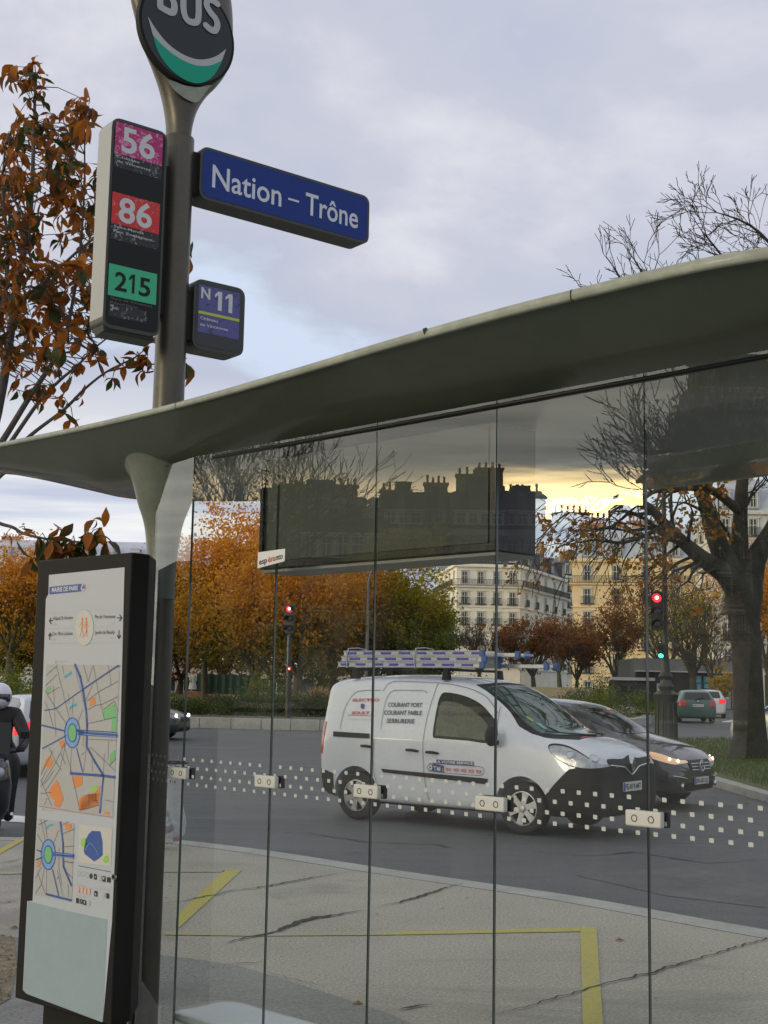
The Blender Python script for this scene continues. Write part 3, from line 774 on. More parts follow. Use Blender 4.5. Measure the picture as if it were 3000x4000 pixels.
tpoly('map_block', [Z2([(566, 1928), (620, 1925), (618, 1980), (564, 1978)]), Z3([(655, 440), (690, 420), (720, 470), (690, 520), (655, 500)]), Z3([(880, 600), (915, 590), (920, 655), (890, 670), (862, 645)])], C_lime, L3)
tpoly('map_block', [Z2([(330, 975), (395, 935), (400, 955), (338, 993)]), Z2([(372, 1250), (410, 1215), (445, 1210), (440, 1230), (410, 1240), (380, 1268)]), Z3([(315, 325), (350, 295), (390, 290), (385, 305), (352, 312), (320, 350)])], C_cy, L3)
tpoly('map_city', [Z3([(700, 440), (730, 385), (760, 357), (840, 362), (860, 460), (862, 590), (825, 625), (780, 650), (690, 580), (680, 545)])], C_blue, L3)
tlines('map_river', [Z3([(695, 545), (725, 490), (745, 475), (775, 505), (800, 545), (815, 590)])], C_lblue, L4, .0022)
# round square and avenues
tpoly('map_round_square', [tell(402, 1465, 66, 130), tell(338, 585, 68, 145, zf=Z3)], C_lblue, L3)
tlines('map_ring', [tell(402, 1465, 66, 130) + tell(402, 1465, 66, 130)[:1], tell(402, 1465, 38, 78) + tell(402, 1465, 38, 78)[:1], tell(338, 585, 68, 145, zf=Z3) + tell(338, 585, 68, 145, zf=Z3)[:1], tell(338, 585, 40, 85, zf=Z3) + tell(338, 585, 40, 85, zf=Z3)[:1]], C_blue, L5, .0034)
tpoly('map_green_core', [tell(402, 1465, 34, 74), tell(338, 585, 36, 80, zf=Z3)], C_gr, L4)
tlines('map_avenue', [(Z2([(425, 878), (470, 980), (495, 1100), (520, 1260), (530, 1400), (525, 1580)]), .0105), (Z2([(530, 1590), (600, 1720), (672, 1835)]), .0095), (Z2([(672, 1835), (655, 1990), (640, 2155)]), .0085),
                      (Z2([(440, 1445), (500, 1462)]), .010), (Z2([(460, 1470), (785, 1490)]), .014), (Z2([(450, 1442), (785, 1462)]), .004), (Z2([(385, 1815), (660, 1835), (768, 1850)]), .010), (Z2([(440, 1600), (490, 1800)]), .005),
                      (Z2([(140, 1400), (340, 1450)]), .0065), (Z2([(145, 1600), (350, 1490)]), .0045), (Z2([(490, 1092), (800, 882)]), .0055), (Z2([(160, 1272), (260, 1256), (490, 1092)]), .0038),
                      (Z3([(455, 275), (480, 480), (485, 700), (560, 880)]), .0095), (Z3([(395, 580), (578, 600)]), .016), (Z3([(320, 965), (560, 1025)]), .008), (Z3([(380, 730), (438, 975)]), .0055), (Z3([(220, 635), (285, 612)]), .005), (Z3([(230, 540), (280, 560)]), .005)], C_blue, L4)
tlines('map_street', [Z2([(175, 970), (275, 880)]), Z2([(170, 1060), (270, 962)]), Z2([(265, 890), (380, 1350)]), Z2([(318, 885), (330, 960)]), Z2([(170, 1105), (250, 1240), (360, 1400)]), Z2([(240, 1060), (245, 1180), (260, 1500)]), Z2([(500, 880), (540, 1030)]), Z2([(580, 885), (540, 1020)]),
                      Z2([(585, 885), (640, 1180), (680, 1350)]), Z2([(712, 880), (740, 1050)]), Z2([(530, 1190), (640, 1105), (800, 1020)]), Z2([(540, 1265), (610, 1225), (655, 1222), (800, 1150)]), Z2([(730, 930), (815, 885)]), Z2([(540, 1385), (785, 1330)]), Z2([(520, 1180), (580, 1050)]),
                      Z2([(445, 1390), (495, 1260)]), Z2([(370, 1130), (375, 1210)]), Z2([(160, 1190), (200, 1270), (240, 1420)]), Z2([(350, 1530), (260, 1720), (130, 1930)]), Z2([(345, 1560), (300, 1760)]), Z2([(395, 1600), (385, 1810)]), Z2([(330, 1570), (395, 1800), (468, 2135)]),
                      Z2([(130, 1830), (235, 1620)]), Z2([(300, 1640), (345, 1740)]), Z2([(200, 1590), (260, 1720), (310, 1790)]), Z2([(175, 1960), (300, 1770)]), Z2([(130, 1870), (225, 2100)]), Z2([(130, 1890), (185, 1780)]), Z2([(160, 1910), (245, 1790)]), Z2([(560, 1590), (770, 1790)]), Z2([(715, 1535), (712, 1700)]),
                      Z2([(480, 1660), (505, 1635)]), Z2([(575, 1700), (575, 1800)]), Z2([(525, 1590), (500, 1800)]), Z2([(500, 1490), (495, 1580)]), Z2([(540, 1520), (785, 1530)]), Z2([(680, 1640), (670, 1830)]), Z2([(680, 2045), (755, 2060)]), Z2([(545, 1990), (548, 2100)]), Z2([(530, 2060), (625, 2048)]), Z2([(605, 1985), (607, 2050)]), Z2([(130, 1990), (220, 1980)]), Z2([(468, 2138), (630, 2090)]),
                      Z2([(190, 1130), (290, 1070)]), Z2([(410, 1160), (400, 1320)]), Z2([(670, 1265), (765, 1190), (800, 1290)]), Z2([(725, 1750), (775, 1690)]), Z2([(160, 2090), (185, 2030)]),
                      Z3([(245, 300), (330, 255)]), Z3([(265, 240), (310, 440)]), Z3([(300, 250), (330, 420)]), Z3([(235, 390), (285, 480)]), Z3([(390, 480), (440, 350)]), Z3([(480, 385), (588, 340)]), Z3([(490, 510), (582, 505)]), Z3([(480, 300), (530, 270)]), Z3([(215, 815), (275, 700)]), Z3([(300, 715), (275, 870), (215, 960)]), Z3([(325, 735), (320, 965)]), Z3([(240, 770), (310, 960)]), Z3([(425, 735), (480, 985)]), Z3([(440, 700), (470, 880)]), Z3([(420, 820), (445, 790)]), Z3([(530, 870), (535, 990)]), Z3([(490, 730), (572, 810)]), Z3([(445, 520), (440, 700)]),
                      (Z3([(490, 580), (580, 590)]), .003), (Z3([(490, 650), (580, 665)]), .003)], C_line, L4, .0016)
tlines('map_median', [(Z2([(500, 1478), (783, 1500)]), .0028), (Z2([(430, 930), (530, 1330)]), .0022), (Z2([(662, 1880), (648, 2120)]), .0028), (Z3([(400, 575), (575, 588)]), .0026), (Z3([(400, 600), (575, 618)]), .0026), (Z3([(460, 320), (478, 480)]), .0026)], C_lblue, L5)
tlines('red_rule', [(Z2([(115, 2100), (440, 2152), (757, 2196)]), .0018)], C_red, L4)
# header band, rules, legend
tpoly('header_band', [Z2([(205, 205), (478, 178), (500, 200), (515, 215), (478, 243), (205, 270)])], C_blue, L2)
tlines('header_mark', [(Z2([(492, 190), (480, 215), (492, 238), (508, 222)]), .006)], M_paper, L3)
tlines('header_mark', [(Z2([(500, 185), (512, 195), (510, 215)]), .0035)], C_red, L4)
tlines('rule', [Z2([(190, 436), (425, 418)]), Z2([(590, 407), (838, 405)]), Z2([(185, 565), (425, 562)]), Z2([(590, 552), (836, 548)]), Z2([(180, 690), (440, 690)]), Z2([(560, 690), (825, 680)]), tell(508, 555, 80, 158) + tell(508, 555, 80, 158)[:1]], C_faint, L2, .0012)
tpoly('walker_disc', [tell(508, 555, 78, 155)], C_pale, L2 + .0003)
tlines('walker_sign', [(Z2([(490, 500), (488, 570)]), .009), (Z2([(488, 570), (466, 640)]), .0035), (Z2([(489, 570), (505, 640)]), .0035), (Z2([(489, 505), (464, 550)]), .0025), (Z2([(490, 505), (512, 560)]), .0025), (Z2([(524, 500), (526, 590)]), .011), (Z2([(524, 590), (500, 640)]), .0035), (Z2([(527, 590), (533, 638)]), .0035), (Z2([(522, 510), (505, 550)]), .0025), (Z2([(527, 505), (544, 552)]), .0025)], C_or, L3)
tpoly('walker_sign', [tell(491, 482, 9, 12), tell(524, 480, 9, 12)], C_or, L3)
tlines('arrow_sign', [Z2([(205, 497), (232, 494)]), Z2([(218, 472), (204, 497), (220, 524)]), Z2([(210, 605), (207, 660)]), Z2([(198, 630), (210, 603), (222, 628)]), Z2([(792, 472), (830, 473)]), Z2([(812, 447), (831, 473), (810, 498)]), Z2([(807, 582), (805, 648)]), Z2([(790, 622), (805, 650), (822, 624)])], M_ink, L3, .0042)
tlines('arrow_sign', [Z2([(262, 845), (261, 868)]), Z2([(150, 2118), (152, 2135)])], M_ink, L3, .002)
def ttext(s_, pl_, pr_, h_, m_, bold=.0, l=L3, zf=Z2, nm='lettering'):
    a, b = tq(zf([pl_, pr_]), 0); d = b - a
    o_ = text_on(s_, a, d.normalized(), UP, TN, d.length, h_, m_, nm, sheet, bold, l)
    PR.add([v.co.copy() for v in o_.data.vertices], [tuple(f.vertices) for f in o_.data.polygons], pm(m_)); bpy.data.objects.remove(o_)
ttext('MAIRIE DE PARIS', (232, 252), (455, 232), .0185, M_paper, .02)
ttext('H\u00f4pital St Antoine', (243, 492), (412, 483), .015, M_ink)
ttext('Cim. P\u00e8re Lachaise', (234, 625), (410, 620), .015, M_ink)
ttext('Pte de Vincennes', (604, 478), (780, 474), .015, M_ink)
ttext('Jardin de Reuilly', (604, 614), (773, 610), .015, M_ink)
for s_, a, b in (('5 mn', (243, 538), (270, 537)), ('20 mn', (234, 664), (262, 663)), ('20 mn', (740, 522), (780, 521)), ('15 mn', (736, 652), (774, 651))): ttext(s_, a, b, .008, C_faint)
tlines('caption', [(Z2([(272, 848), (355, 847)]), .0035), (Z2([(160, 2135), (235, 2138)]), .0035), (Z3([(205, 972), (350, 1012)]), .001), (Z3([(785, 908), (925, 925)]), .0025), (Z3([(615, 872), (690, 888)]), .0025), (Z3([(612, 978), (690, 996)]), .0025)], C_faint, L3)
tlines('rule', [(Z3([(630, 692), (940, 752)]), .0022)], C_line, L3)
for k, x in enumerate((633, 672, 712)):
    y = 765 + (x - 633) * .19
    tlines('legend_ring', [tell(x, y, 14, 26, 14, Z3) + tell(x, y, 14, 26, 14, Z3)[:1]], C_faint, L3, .0014)
tpoly('legend_icon', [tell(750, 792, 14, 26, 14, Z3), Z3([(778, 770), (803, 775), (803, 828), (778, 823)]), Z3([(862, 790), (890, 795), (888, 850), (860, 845)]), Z3([(905, 800), (938, 806), (936, 856), (903, 850)]), Z3([(782, 932), (812, 938), (810, 990), (780, 985)]), Z3([(897, 955), (925, 960), (923, 1010), (895, 1005)]), Z3([(608, 1000), (632, 1005), (630, 1055), (606, 1050)]), Z3([(642, 1010), (670, 1016), (668, 1062), (640, 1056)]), Z3([(676, 1020), (703, 1026), (701, 1072), (674, 1066)])], M_ink, L3)
tpoly('legend_icon', [Z3([(818, 778), (848, 784), (846, 836), (816, 830)]), Z3([(860, 948), (884, 952), (882, 1000), (858, 996)]), Z3([(712, 1028), (740, 1034), (738, 1080), (710, 1074)])], C_faint, L3)
tpoly('legend_icon', [Z3([(866, 800), (884, 803), (870, 830)]), Z3([(655, 1020), (660, 1021), (657, 1056), (652, 1055)]), Z3([(784, 800), (797, 790), (797, 812)]), Z3([(790, 950), (803, 968), (790, 980)]), Z3([(684, 1034), (694, 1036), (692, 1056), (682, 1054)])], M_paperb, L4)
tpoly('legend_icon', [Z3([(615 + 34 * k, 888 + 6 * k), (641 + 34 * k, 893 + 6 * k), (639 + 34 * k, 952 + 6 * k), (613 + 34 * k, 947 + 6 * k)]) for k in range(4)], C_pink, L3)
PR.build('printed_map', PRM, sheet)
# lock of the panel door
lk = T(448, 3425, .004)
mb = MB(); mb.tube([lk, lk + TN * .006], [.0125, .0115], 24); mb.build('lock', M_steel, mp, smooth=False)
mb = MB(); mb.tube([lk + TN * .006, lk + TN * .008], [.0075, .007], 6); mb.build('lock_core', M_dark, mp)

# ================================================================ BUS STOP MAST AND SIGNS
SU = Vector((math.cos(R(38)), math.sin(R(38)), 0)); SN = Vector((SU.y, -SU.x, 0))
if SN.y > 0: SN = -SN
PB = Vector((PX, PY, 0))
bs = thing('bus_stop_sign', 'bronze bus stop mast with a round BUS head and three hanging sign boxes', 'bus stop sign', PB)
MB().lathe([(.0655, 2.53), (.0655, 3.995), (.063, 4.0)], (0, 0, 0), 32).build('mast', M_post, bs, angle=40)
# spoon shaped head
HP = []
for y_, xl_, xr_, b_ in [(547, 647, 746, .0655), (491, 647, 753, .068), (424, 637, 772, .075), (358, 619, 806, .084), (298, 594, 850, .092), (225, 560, 890, .095), (133, 531, 910, .095), (60, 514, 915, .095), (-30, 505, 912, .093), (-120, 515, 895, .09), (-210, 555, 850, .08), (-265, 620, 790, .05), (-285, 690, 715, .01)]:
    pl__, pr__ = P(xl_, y_, PY), P(xr_, y_, PY); h_ = (pr__.x - pl__.x) / 2 * .99
    HP.append(Vector((P(700, y_, PY).z, math.sqrt(max(.00002, h_ * h_ - (b_ * .49) ** 2)) / .871, b_)) if True else 0)
    HP[-1] = (HP[-1], ((pl__.x + pr__.x) / 2 - PX) / .82)
hA = catmull([h for h, c in HP], 4); hC = catmull([Vector((c, 0, 0)) for h, c in HP], 4); rows = []
for q, cc_ in zip(hA, hC):
    row = [SU * (math.cos(6.2832 * k / 36) * max(.003, q.y) + cc_.x) + SN * (math.sin(6.2832 * k / 36) * max(.003, q.z)) + UP * q.x for k in range(36)]
    rows.append(row + [row[0]])
head = MB().grid(rows).build('head', M_post, bs, smooth=True)
M_dgrey = mat('sign_charcoal', (.030, .037, .040), .5, spec=.3); M_teal = mat('sign_teal', (.0, .32, .20), .5, spec=.3); M_lgrey = mat('sign_grey', (.42, .43, .42), .5)
# faces follow the photographed outline on the sign's own plane
FP = PB + SN * .098
B3 = lambda x, y: (450 + x / 3.0164, y / 3.0164)
FQ = lambda x, y, l=0: onplane(*B3(x, y), FP + SN * l, SN) - PB
bq = [FQ(960, 1020, 0), FQ(300, 0, 0), FQ(1400, 200, 0)]
cxu = ((FQ(300, 0).dot(SU)) + (FQ(1405, 200).dot(SU))) / 2; zbot = FQ(975, 1015).z; rad = (FQ(1405, 200).dot(SU) - FQ(300, 0).dot(SU)) / 2
CC = SU * cxu + UP * (zbot + rad * 1.0) + SN * (FP - PB).dot(SN)
mb = MB(); mb.prism([CC + SU * rad * 1.02 * math.cos(6.2832 * k / 56) + UP * rad * 1.02 * math.sin(6.2832 * k / 56) - SN * .03 for k in range(56)], SN * .030); fdisc = mb.build('disc', M_dark, head, angle=40)
fa = MB(); fa.prism([CC + SU * rad * .965 * math.cos(6.2832 * k / 56) + UP * rad * .965 * math.sin(6.2832 * k / 56) for k in range(56)], SN * .0015); fa.build('face', M_dgrey, head)
def fpoly(nm, pts, m_, l): 
    mb = MB(); mb.poly([FQ(x, y, l) for x, y in pts]); return mb.build(nm, m_, head)
sm = lambda pts: [(q.x, q.y) for q in catmull([Vector((a, b, 0)) for a, b in pts], 6)]
up_edge = sm([(384, 190), (500, 370), (640, 530), (800, 640), (950, 695), (1080, 695), (1200, 655), (1308, 575)])
mid_edge = sm([(442, 405), (540, 515), (660, 620), (800, 710), (900, 752), (1000, 775), (1120, 770), (1258, 715)])
low_edge = sm([(442, 405), (490, 570), (560, 700), (660, 820), (780, 915), (880, 965), (980, 982), (1080, 955), (1160, 890), (1220, 800), (1258, 715)])
fpoly('grey_crescent', up_edge + list(reversed(mid_edge)), M_lgrey, .003)
fpoly('teal_segment', mid_edge + list(reversed(low_edge))[1:-1], M_teal, .003)
# the light scoop under the disc
mb = MB(); sc = [FQ(x, y, -.012) for x, y in sm([(600, 925), (680, 1040), (780, 1130), (880, 1190), (950, 1206), (1000, 1180), (1060, 1095), (1150, 1000)])] 
sc2 = [FQ(x, y, -.004) for x, y in sm([(600, 925), (700, 960), (800, 1000), (880, 1018), (960, 1028), (1030, 1020), (1090, 1005), (1150, 1000)])]
mb.grid([sc, sc2]); mb.build('scoop', M_roof, head)
# BUS lettering built as round strokes
def fstroke(pts, w_=.040):
    q = [FQ(x, y, .0022) for x, y in pts]; return q
mb = MB(); SWD = .0300; BLIFT = 0.0
def fline(pts, smooth=True):
    global BLIFT
    BLIFT += .0006; q = [Vector(FQ(x, y, .0025 + BLIFT)) for x, y in pts]
    if smooth: q = catmull(q, 8)
    L_, R_ = [], []
    for i, p in enumerate(q):
        t = (q[min(i + 1, len(q) - 1)] - q[max(i - 1, 0)]).normalized(); s_ = t.cross(SN).normalized() * SWD / 2
        L_.append(p - s_); R_.append(p + s_)
    mb.grid([L_, R_])
    for e in (q[0], q[-1]): mb.poly([e + (SU * math.cos(a) + UP * math.sin(a)) * SWD / 2 + SN * .0002 for a in [6.2832 * k / 14 for k in range(14)]])
fline([(530, -420), (530, -100), (530, 80)], False); fline([(530, 80), (600, 120), (680, 145), (700, 60), (650, -60), (590, -110), (650, -160), (690, -260), (640, -350), (530, -420)])
fline([(545, 85), (600, 120), (660, 145), (692, 110), (690, 30), (650, -50)])
fline([(800, -380), (804, -100), (806, 110), (840, 220), (905, 262), (965, 250), (982, 170), (983, -50), (985, -330)])
fline([(1200, -220), (1140, -260), (1085, -200), (1082, -60), (1090, 0)]); fline([(1205, 45), (1150, 5), (1095, -5), (1078, 60), (1120, 140), (1180, 215), (1205, 290), (1180, 355), (1130, 350), (1070, 300)])
mb.build('bus_lettering', M_lgrey, head)

def signbox(name, label, px, depth, frame_mat, side_mat, round_=.022, seg=4):
    """px = the four face corners TL TR BR BL; returns origin (bottom left), width, height"""
    tl = onplane(px[0][0], px[0][1], SP0, SN); br = onplane(px[2][0], px[2][1], SP0, SN); tr = onplane(px[1][0], px[1][1], SP0, SN); bl = onplane(px[3][0], px[3][1], SP0, SN)
    u0 = ((tl - PB).dot(SU) + (bl - PB).dot(SU)) / 2; u1 = ((tr - PB).dot(SU) + (br - PB).dot(SU)) / 2; z0 = (bl.z + br.z) / 2; z1 = (tl.z + tr.z) / 2
    l = (SP0 - PB).dot(SN)
    pts = rounded([(u0, z0, 0), (u1, z0, 0), (u1, z1, 0), (u0, z1, 0)], round_ * 2, 6)
    pts3 = [SU * p.x + UP * p.y + SN * (l - depth) for p in pts]
    mb = MB(); mb.prism(pts3, SN * depth)
    if side_mat is not frame_mat:
        n = len(pts3)
        for fi in range(len(mb.f)):
            if fi >= 2:
                c = sum((Vector(mb.v[i]) for i in mb.f[fi]), Vector()) / 4
                e0 = pts[fi - 2]; e1 = pts[(fi - 1) % n]
                if (c.dot(SU) - u0) < .004 and z0 + .07 < c.z: mb.m[fi] = 1
    o = mb.build(name, [frame_mat, side_mat], bs, angle=35)
    if label: o['label'] = label
    return o, l, u0, u1, z0, z1
M_frame = mat('sign_frame', (.035, .038, .028), .45)
M_side = mat('sign_side_pale', (.34, .34, .31), .45)
def facepoly(nm, par, u0, u1, z0, z1, l, m_, r_=.012):
    pts = rounded([(u0, z0, 0), (u1, z0, 0), (u1, z1, 0), (u0, z1, 0)], r_ * 2, 5) if r_ else [Vector(p) for p in ((u0, z0, 0), (u1, z0, 0), (u1, z1, 0), (u0, z1, 0))]
    mb = MB(); mb.prism([SU * p.x + UP * p.y + SN * l for p in pts], SN * .0008); return mb.build(nm, m_, par)
# --- stop name
SP0 = PB + SN * .062
nb, l, u0, u1, z0, z1 = signbox('name_box', 'long blue name sign', [(785, 568), (1444, 768), (1440, 960), (778, 768)], .11, M_frame, M_frame)
M_navy = mat('sign_blue', (.010, .035, .20), .5, spec=.25, var=.08, vscale=9); M_white = mat('sign_white', (.60, .63, .66), .5)
nbz = z0
facepoly('face', nb, u0 + .012, u1 - .012, z0 + .014, z1 - .012, l + .0008, M_navy, .018)
wS = u1 - u0; hS = z1 - z0
bx = lambda x, y: onplane(x, y, SP0, SN) - PB
a = bx(828, 708); b = bx(1398, 884)
for s_, xl, xr, yl in (('Nation', 828, 1098, (708, 790)), ('\u2013', 1124, 1166, (793, 806)), ('Tr\u00f4ne', 1192, 1397, (818, 883))):
    p0 = bx(xl, yl[0]); p1 = bx(xr, yl[1]); zz_ = z0 + hS * .30 if s_ != '\u2013' else z0 + hS * .30
    base_ = SU * p0.dot(SU) + UP * (zz_ - hS * .03) + SN * l
    if s_ == '\u2013':
        mb = MB(); mb.obox(SU * p0.dot(SU) + UP * (z0 + hS * .445) + SN * (l + .0022), SU, UP, SN, (p1 - p0).dot(SU), .0095, .0006); mb.build('lettering', M_white, nb)
    else: text_on(s_, base_, SU, UP, SN, (p1 - p0).dot(SU), hS * .45, M_white, 'lettering', nb, .012, .0022)
# --- route box
SP0 = PB + SN * .105
rb, l, u0, u1, z0, z1 = signbox('route_box', 'tall box listing three bus routes', [(436, 452), (655, 520), (622, 1330), (403, 1266)], .12, M_frame, M_side)
mb = MB(); mb.prism([SU * (u0 + .004) + UP * (z0 + .03) + SN * (l - .118), SU * (u0 + .004) + UP * (z0 + .03) + SN * (l - .004), SU * (u0 + .02) + UP * (z0 - .012) + SN * (l - .02), SU * (u0 + .02) + UP * (z0 - .022) + SN * (l - .105)], SU * (u1 - u0 - .03)); mb.build('bottom_cap', M_frame, rb, bevel=.006)
rbz = z0
facepoly('face', rb, u0 + .012, u1 - .010, z0 + .016, z1 - .012, l + .0008, M_black, .014)
def scuffed(nm, base, scuff, amt):
    m = bpy.data.materials.new(nm); m.use_nodes = True; t = NT(m.node_tree); bsd = t.n['Principled BSDF']
    tcn = t.node('ShaderNodeTexCoord'); f = t.noise(tcn.outputs['Object'], 34, 8, .75, 1.2); k = t.sstep(f, amt, amt + .03)
    t.l.new(t.mix(k, c4(base), c4(scuff)), bsd.inputs['Base Color']); bsd.inputs['Roughness'].default_value = .5; MATS[nm] = m; return m
M_mag = scuffed('route_magenta', (.40, .012, .13), (.62, .20, .36), .52); M_rred = scuffed('route_red', (.55, .02, .02), (.66, .16, .14), .56); M_rgr = scuffed('route_green', (.03, .42, .20), (.20, .50, .33), .66)
M_peel = scuffed('peeled_film', (.010, .010, .010), (.26, .27, .29), .56); M_num = mat('number_white', (.56, .57, .56), .5)
q = lambda x, y: onplane(x, y, SP0, SN) - PB
ZR = lambda x, y: (350 + x / 2.106, 400 + y / 2.106)
def uz(x, y): p = q(*ZR(x, y)); return p.dot(SU), p.z
def fld(par, tl, br, m_, l_):
    a, b = uz(*tl), uz(*br); mb = MB(); mb.obox(SU * a[0] + UP * b[1] + SN * (l + l_), SU, UP, SN, b[0] - a[0], a[1] - b[1], .0005); return mb.build('route_field', m_, par)
ul, ur = uz(215, 160)[0], uz(592, 520)[0]
def band(par, ztop, zbot, m_, l_=.002, a=None, b=None, nm='route_field'):
    a = ul if a is None else a; b = ur if b is None else b
    mb = MB(); mb.obox(SU * a + UP * zbot + SN * (l + l_), SU, UP, SN, b - a, ztop - zbot, .0005); return mb.build(nm, m_, par)
zA = (uz(220, 158)[1] + uz(592, 262)[1]) / 2; zA2 = (uz(210, 420)[1] + uz(585, 520)[1]) / 2
f1 = band(rb, zA, zA2, M_mag); zB = (uz(197, 735)[1] + uz(570, 835)[1]) / 2; zB2 = (uz(185, 985)[1] + uz(557, 1092)[1]) / 2
f2 = band(rb, zB, zB2, M_rred, a=ul - .0, b=ur); zC = (uz(170, 1322)[1] + uz(545, 1415)[1]) / 2; zC2 = (uz(155, 1585)[1] + uz(530, 1665)[1]) / 2
f3 = band(rb, zC, zC2, M_rgr)
band(rb, zA2 - .001, zA2 - .058, M_peel, .0014, nm='peeled_film'); band(rb, zB2 - .001, zB2 - .066, M_peel, .0014, nm='peeled_film'); band(rb, zC2 - .035, zC2 - .085, M_peel, .0014, ul + .01, ur - .04, nm='peeled_film')
ww = ur - ul
for s_, z_, zt__, m_, f_ in (('56', zA2, zA, M_num, f1), ('86', zB2, zB, M_num, f2)):
    text_on(s_, SU * (ul + ww * .14) + UP * (z_ + (zt__ - z_) * .12) + SN * l, SU, UP, SN, ww * .70, (zt__ - z_) * .80, m_, 'number', f_, .022, .0032)
def digit_one(mb, x, z, w_, h_, st):
    mb.poly([SU * (x + a * w_) + UP * (z + b * h_) + SN * (l + .0036) for a, b in ((.5, 0), (.5 + st, 0), (.5 + st, 1), (.5, 1), (.0, .80), (.0, .64), (.5, .80))])
h1_ = (zC - zC2) * .60; z1_ = zC2 + (zC - zC2) * .21
text_on('2', SU * (ul + ww * .13) + UP * z1_ + SN * l, SU, UP, SN, ww * .25, h1_, M_black, 'number', f3, .02, .0032)
text_on('5', SU * (ul + ww * .63) + UP * z1_ + SN * l, SU, UP, SN, ww * .24, h1_, M_black, 'number', f3, .02, .0032)
mb = MB(); digit_one(mb, ul + ww * .42, z1_, ww * .13, h1_, .40); mb.build('number', M_black, f3)
M_small = mat('small_lettering', (.50, .50, .49), .5); M_small2 = mat('faded_lettering', (.10, .11, .10), .5)
for s_, zr, wf, hf, m_ in (('Ch\u00e2teau', zA2 - .016, .46, .011, M_small), ('de Vincennes', zA2 - .036, .70, .011, M_small), ('Saint-Mand\u00e9', zB2 - .016, .62, .011, M_small), ('Parc Zoologique', zB2 - .036, .80, .011, M_small), ('Gare de Vincennes', zC2 - .014, .86, .010, M_small2), ('R\u00e9publique', zC2 - .032, .56, .010, M_small2)):
    text_on(s_, SU * (ul + ww * .06) + UP * zr + SN * l, SU, UP, SN, ww * wf, hf, m_, 'lettering', rb, .006, .0026)
# --- night bus box
SP0 = PB + SN * .058
ng, l, u0, u1, z0, z1 = signbox('night_box', 'small square night bus box', [(760, 1082), (958, 1132), (950, 1402), (752, 1350)], .11, M_frame, M_frame)
ngz = z0
facepoly('face', ng, u0 + .012, u1 - .010, z0 + .014, z1 - .010, l + .0008, mat('night_panel', (.022, .028, .026), .35), .014)
M_violet = scuffed('night_violet', (.085, .085, .26), (.022, .028, .085), .56)
ZN = lambda x, y: (350 + x / 2.106, 400 + y / 2.106)
def un(x, y): p = onplane(*ZN(x, y), SP0, SN) - PB; return p.dot(SU), p.z
a_, b_ = un(900, 1520)[0], un(1235, 1600)[0]; zt2 = (un(920, 1508)[1] + un(1240, 1570)[1]) / 2; zb2 = (un(888, 1885)[1] + un(1225, 1955)[1]) / 2; zy2 = (un(893, 1712)[1] + un(1232, 1785)[1]) / 2
vf = band(ng, zt2, zb2, M_violet, .002, a_, b_)
band(vf, zy2, zy2 - .0125, mat('sign_lime', (.45, .50, .04), .5), .0032, a_, b_, 'lime_rule')
W_ = b_ - a_
text_on('N', SU * (a_ + W_ * .05) + UP * (zt2 - .056) + SN * l, SU, UP, SN, W_ * .22, .048, M_num, 'lettering', vf, .03, .0032)
for xo in (.38, .64):
    mb = MB(); digit_one(mb, a_ + W_ * xo, zy2 + .018, W_ * .16, .084, .60); mb.build('number', M_num, vf)
text_on('Ch\u00e2teau', SU * (a_ + W_ * .05) + UP * (zy2 - .036) + SN * l, SU, UP, SN, W_ * .42, .013, M_num, 'lettering', vf, .01, .0032)
text_on('de Vincennes', SU * (a_ + W_ * .05) + UP * (zy2 - .064) + SN * l, SU, UP, SN, W_ * .68, .013, M_num, 'lettering', vf, .01, .0032)
# brackets to the mast
mb = MB(); mb.obox(SU * .045 + UP * (nbz + .02) - SN * .03, SU, UP, SN, .085, .19, .075); mb.build('bracket', M_dark, bs, bevel=.006)
mb = MB(); mb.obox(SU * .045 + UP * (ngz + .03) - SN * .03, SU, UP, SN, .075, .22, .075); mb.build('bracket', M_dark, bs, bevel=.006)
mb = MB(); mb.obox(SU * -.11 + UP * (rbz + .12) + SN * -.02, SU, UP, SN, .06, .66, .05); mb.build('bracket', M_dark, bs, bevel=.006)
# ================================================================ VEHICLES
M_vwhite = mat('van_white', (.60, .62, .66), .28, coat=.8, var=.05, vscale=2)
M_plast = mat('grey_black_plastic', (.008, .009, .010), .6, spec=.25)
M_tyre = mat('tyre', (.012, .012, .012), .8)
M_rim = mat('wheel_silver', (.50, .51, .52), .3, metal=.55)
M_cglass = mat('car_glass', (.022, .028, .024), .07, spec=.55)
M_cwin = mat('side_glass_painted_reflections', (.010, .012, .010), .04, spec=.6, var=.6, vscale=4, vcol=(.075, .08, .03))  # yellow-green patches in the colour stand in for reflections
M_cglassg = mat('windscreen_green', (.020, .055, .042), .03, spec=.6)
M_lens = mat('headlamp_lens', (.34, .36, .39), .32, metal=.25, coat=.5, var=.35, vscale=9)
M_chrome = mat('chrome', (.62, .63, .65), .12, metal=1.0)
M_red = mat('tail_lamp_red', (.40, .01, .012), .15, coat=1.0)
M_plate = mat('plate_white', (.58, .58, .55), .4)
M_pblue = mat('plate_blue', (.02, .09, .40), .4)
M_gap = mat('panel_gap', (.14, .145, .15), .6)
M_redon = mat('lamp_red_lit', (.5, .01, .01), .3, emit=(1.0, .03, .05), estr=.6)
M_ambon = mat('lamp_warm_lit', (.5, .4, .3), .1, metal=.3, coat=1.0, emit=(1.0, .50, .20), estr=.35)

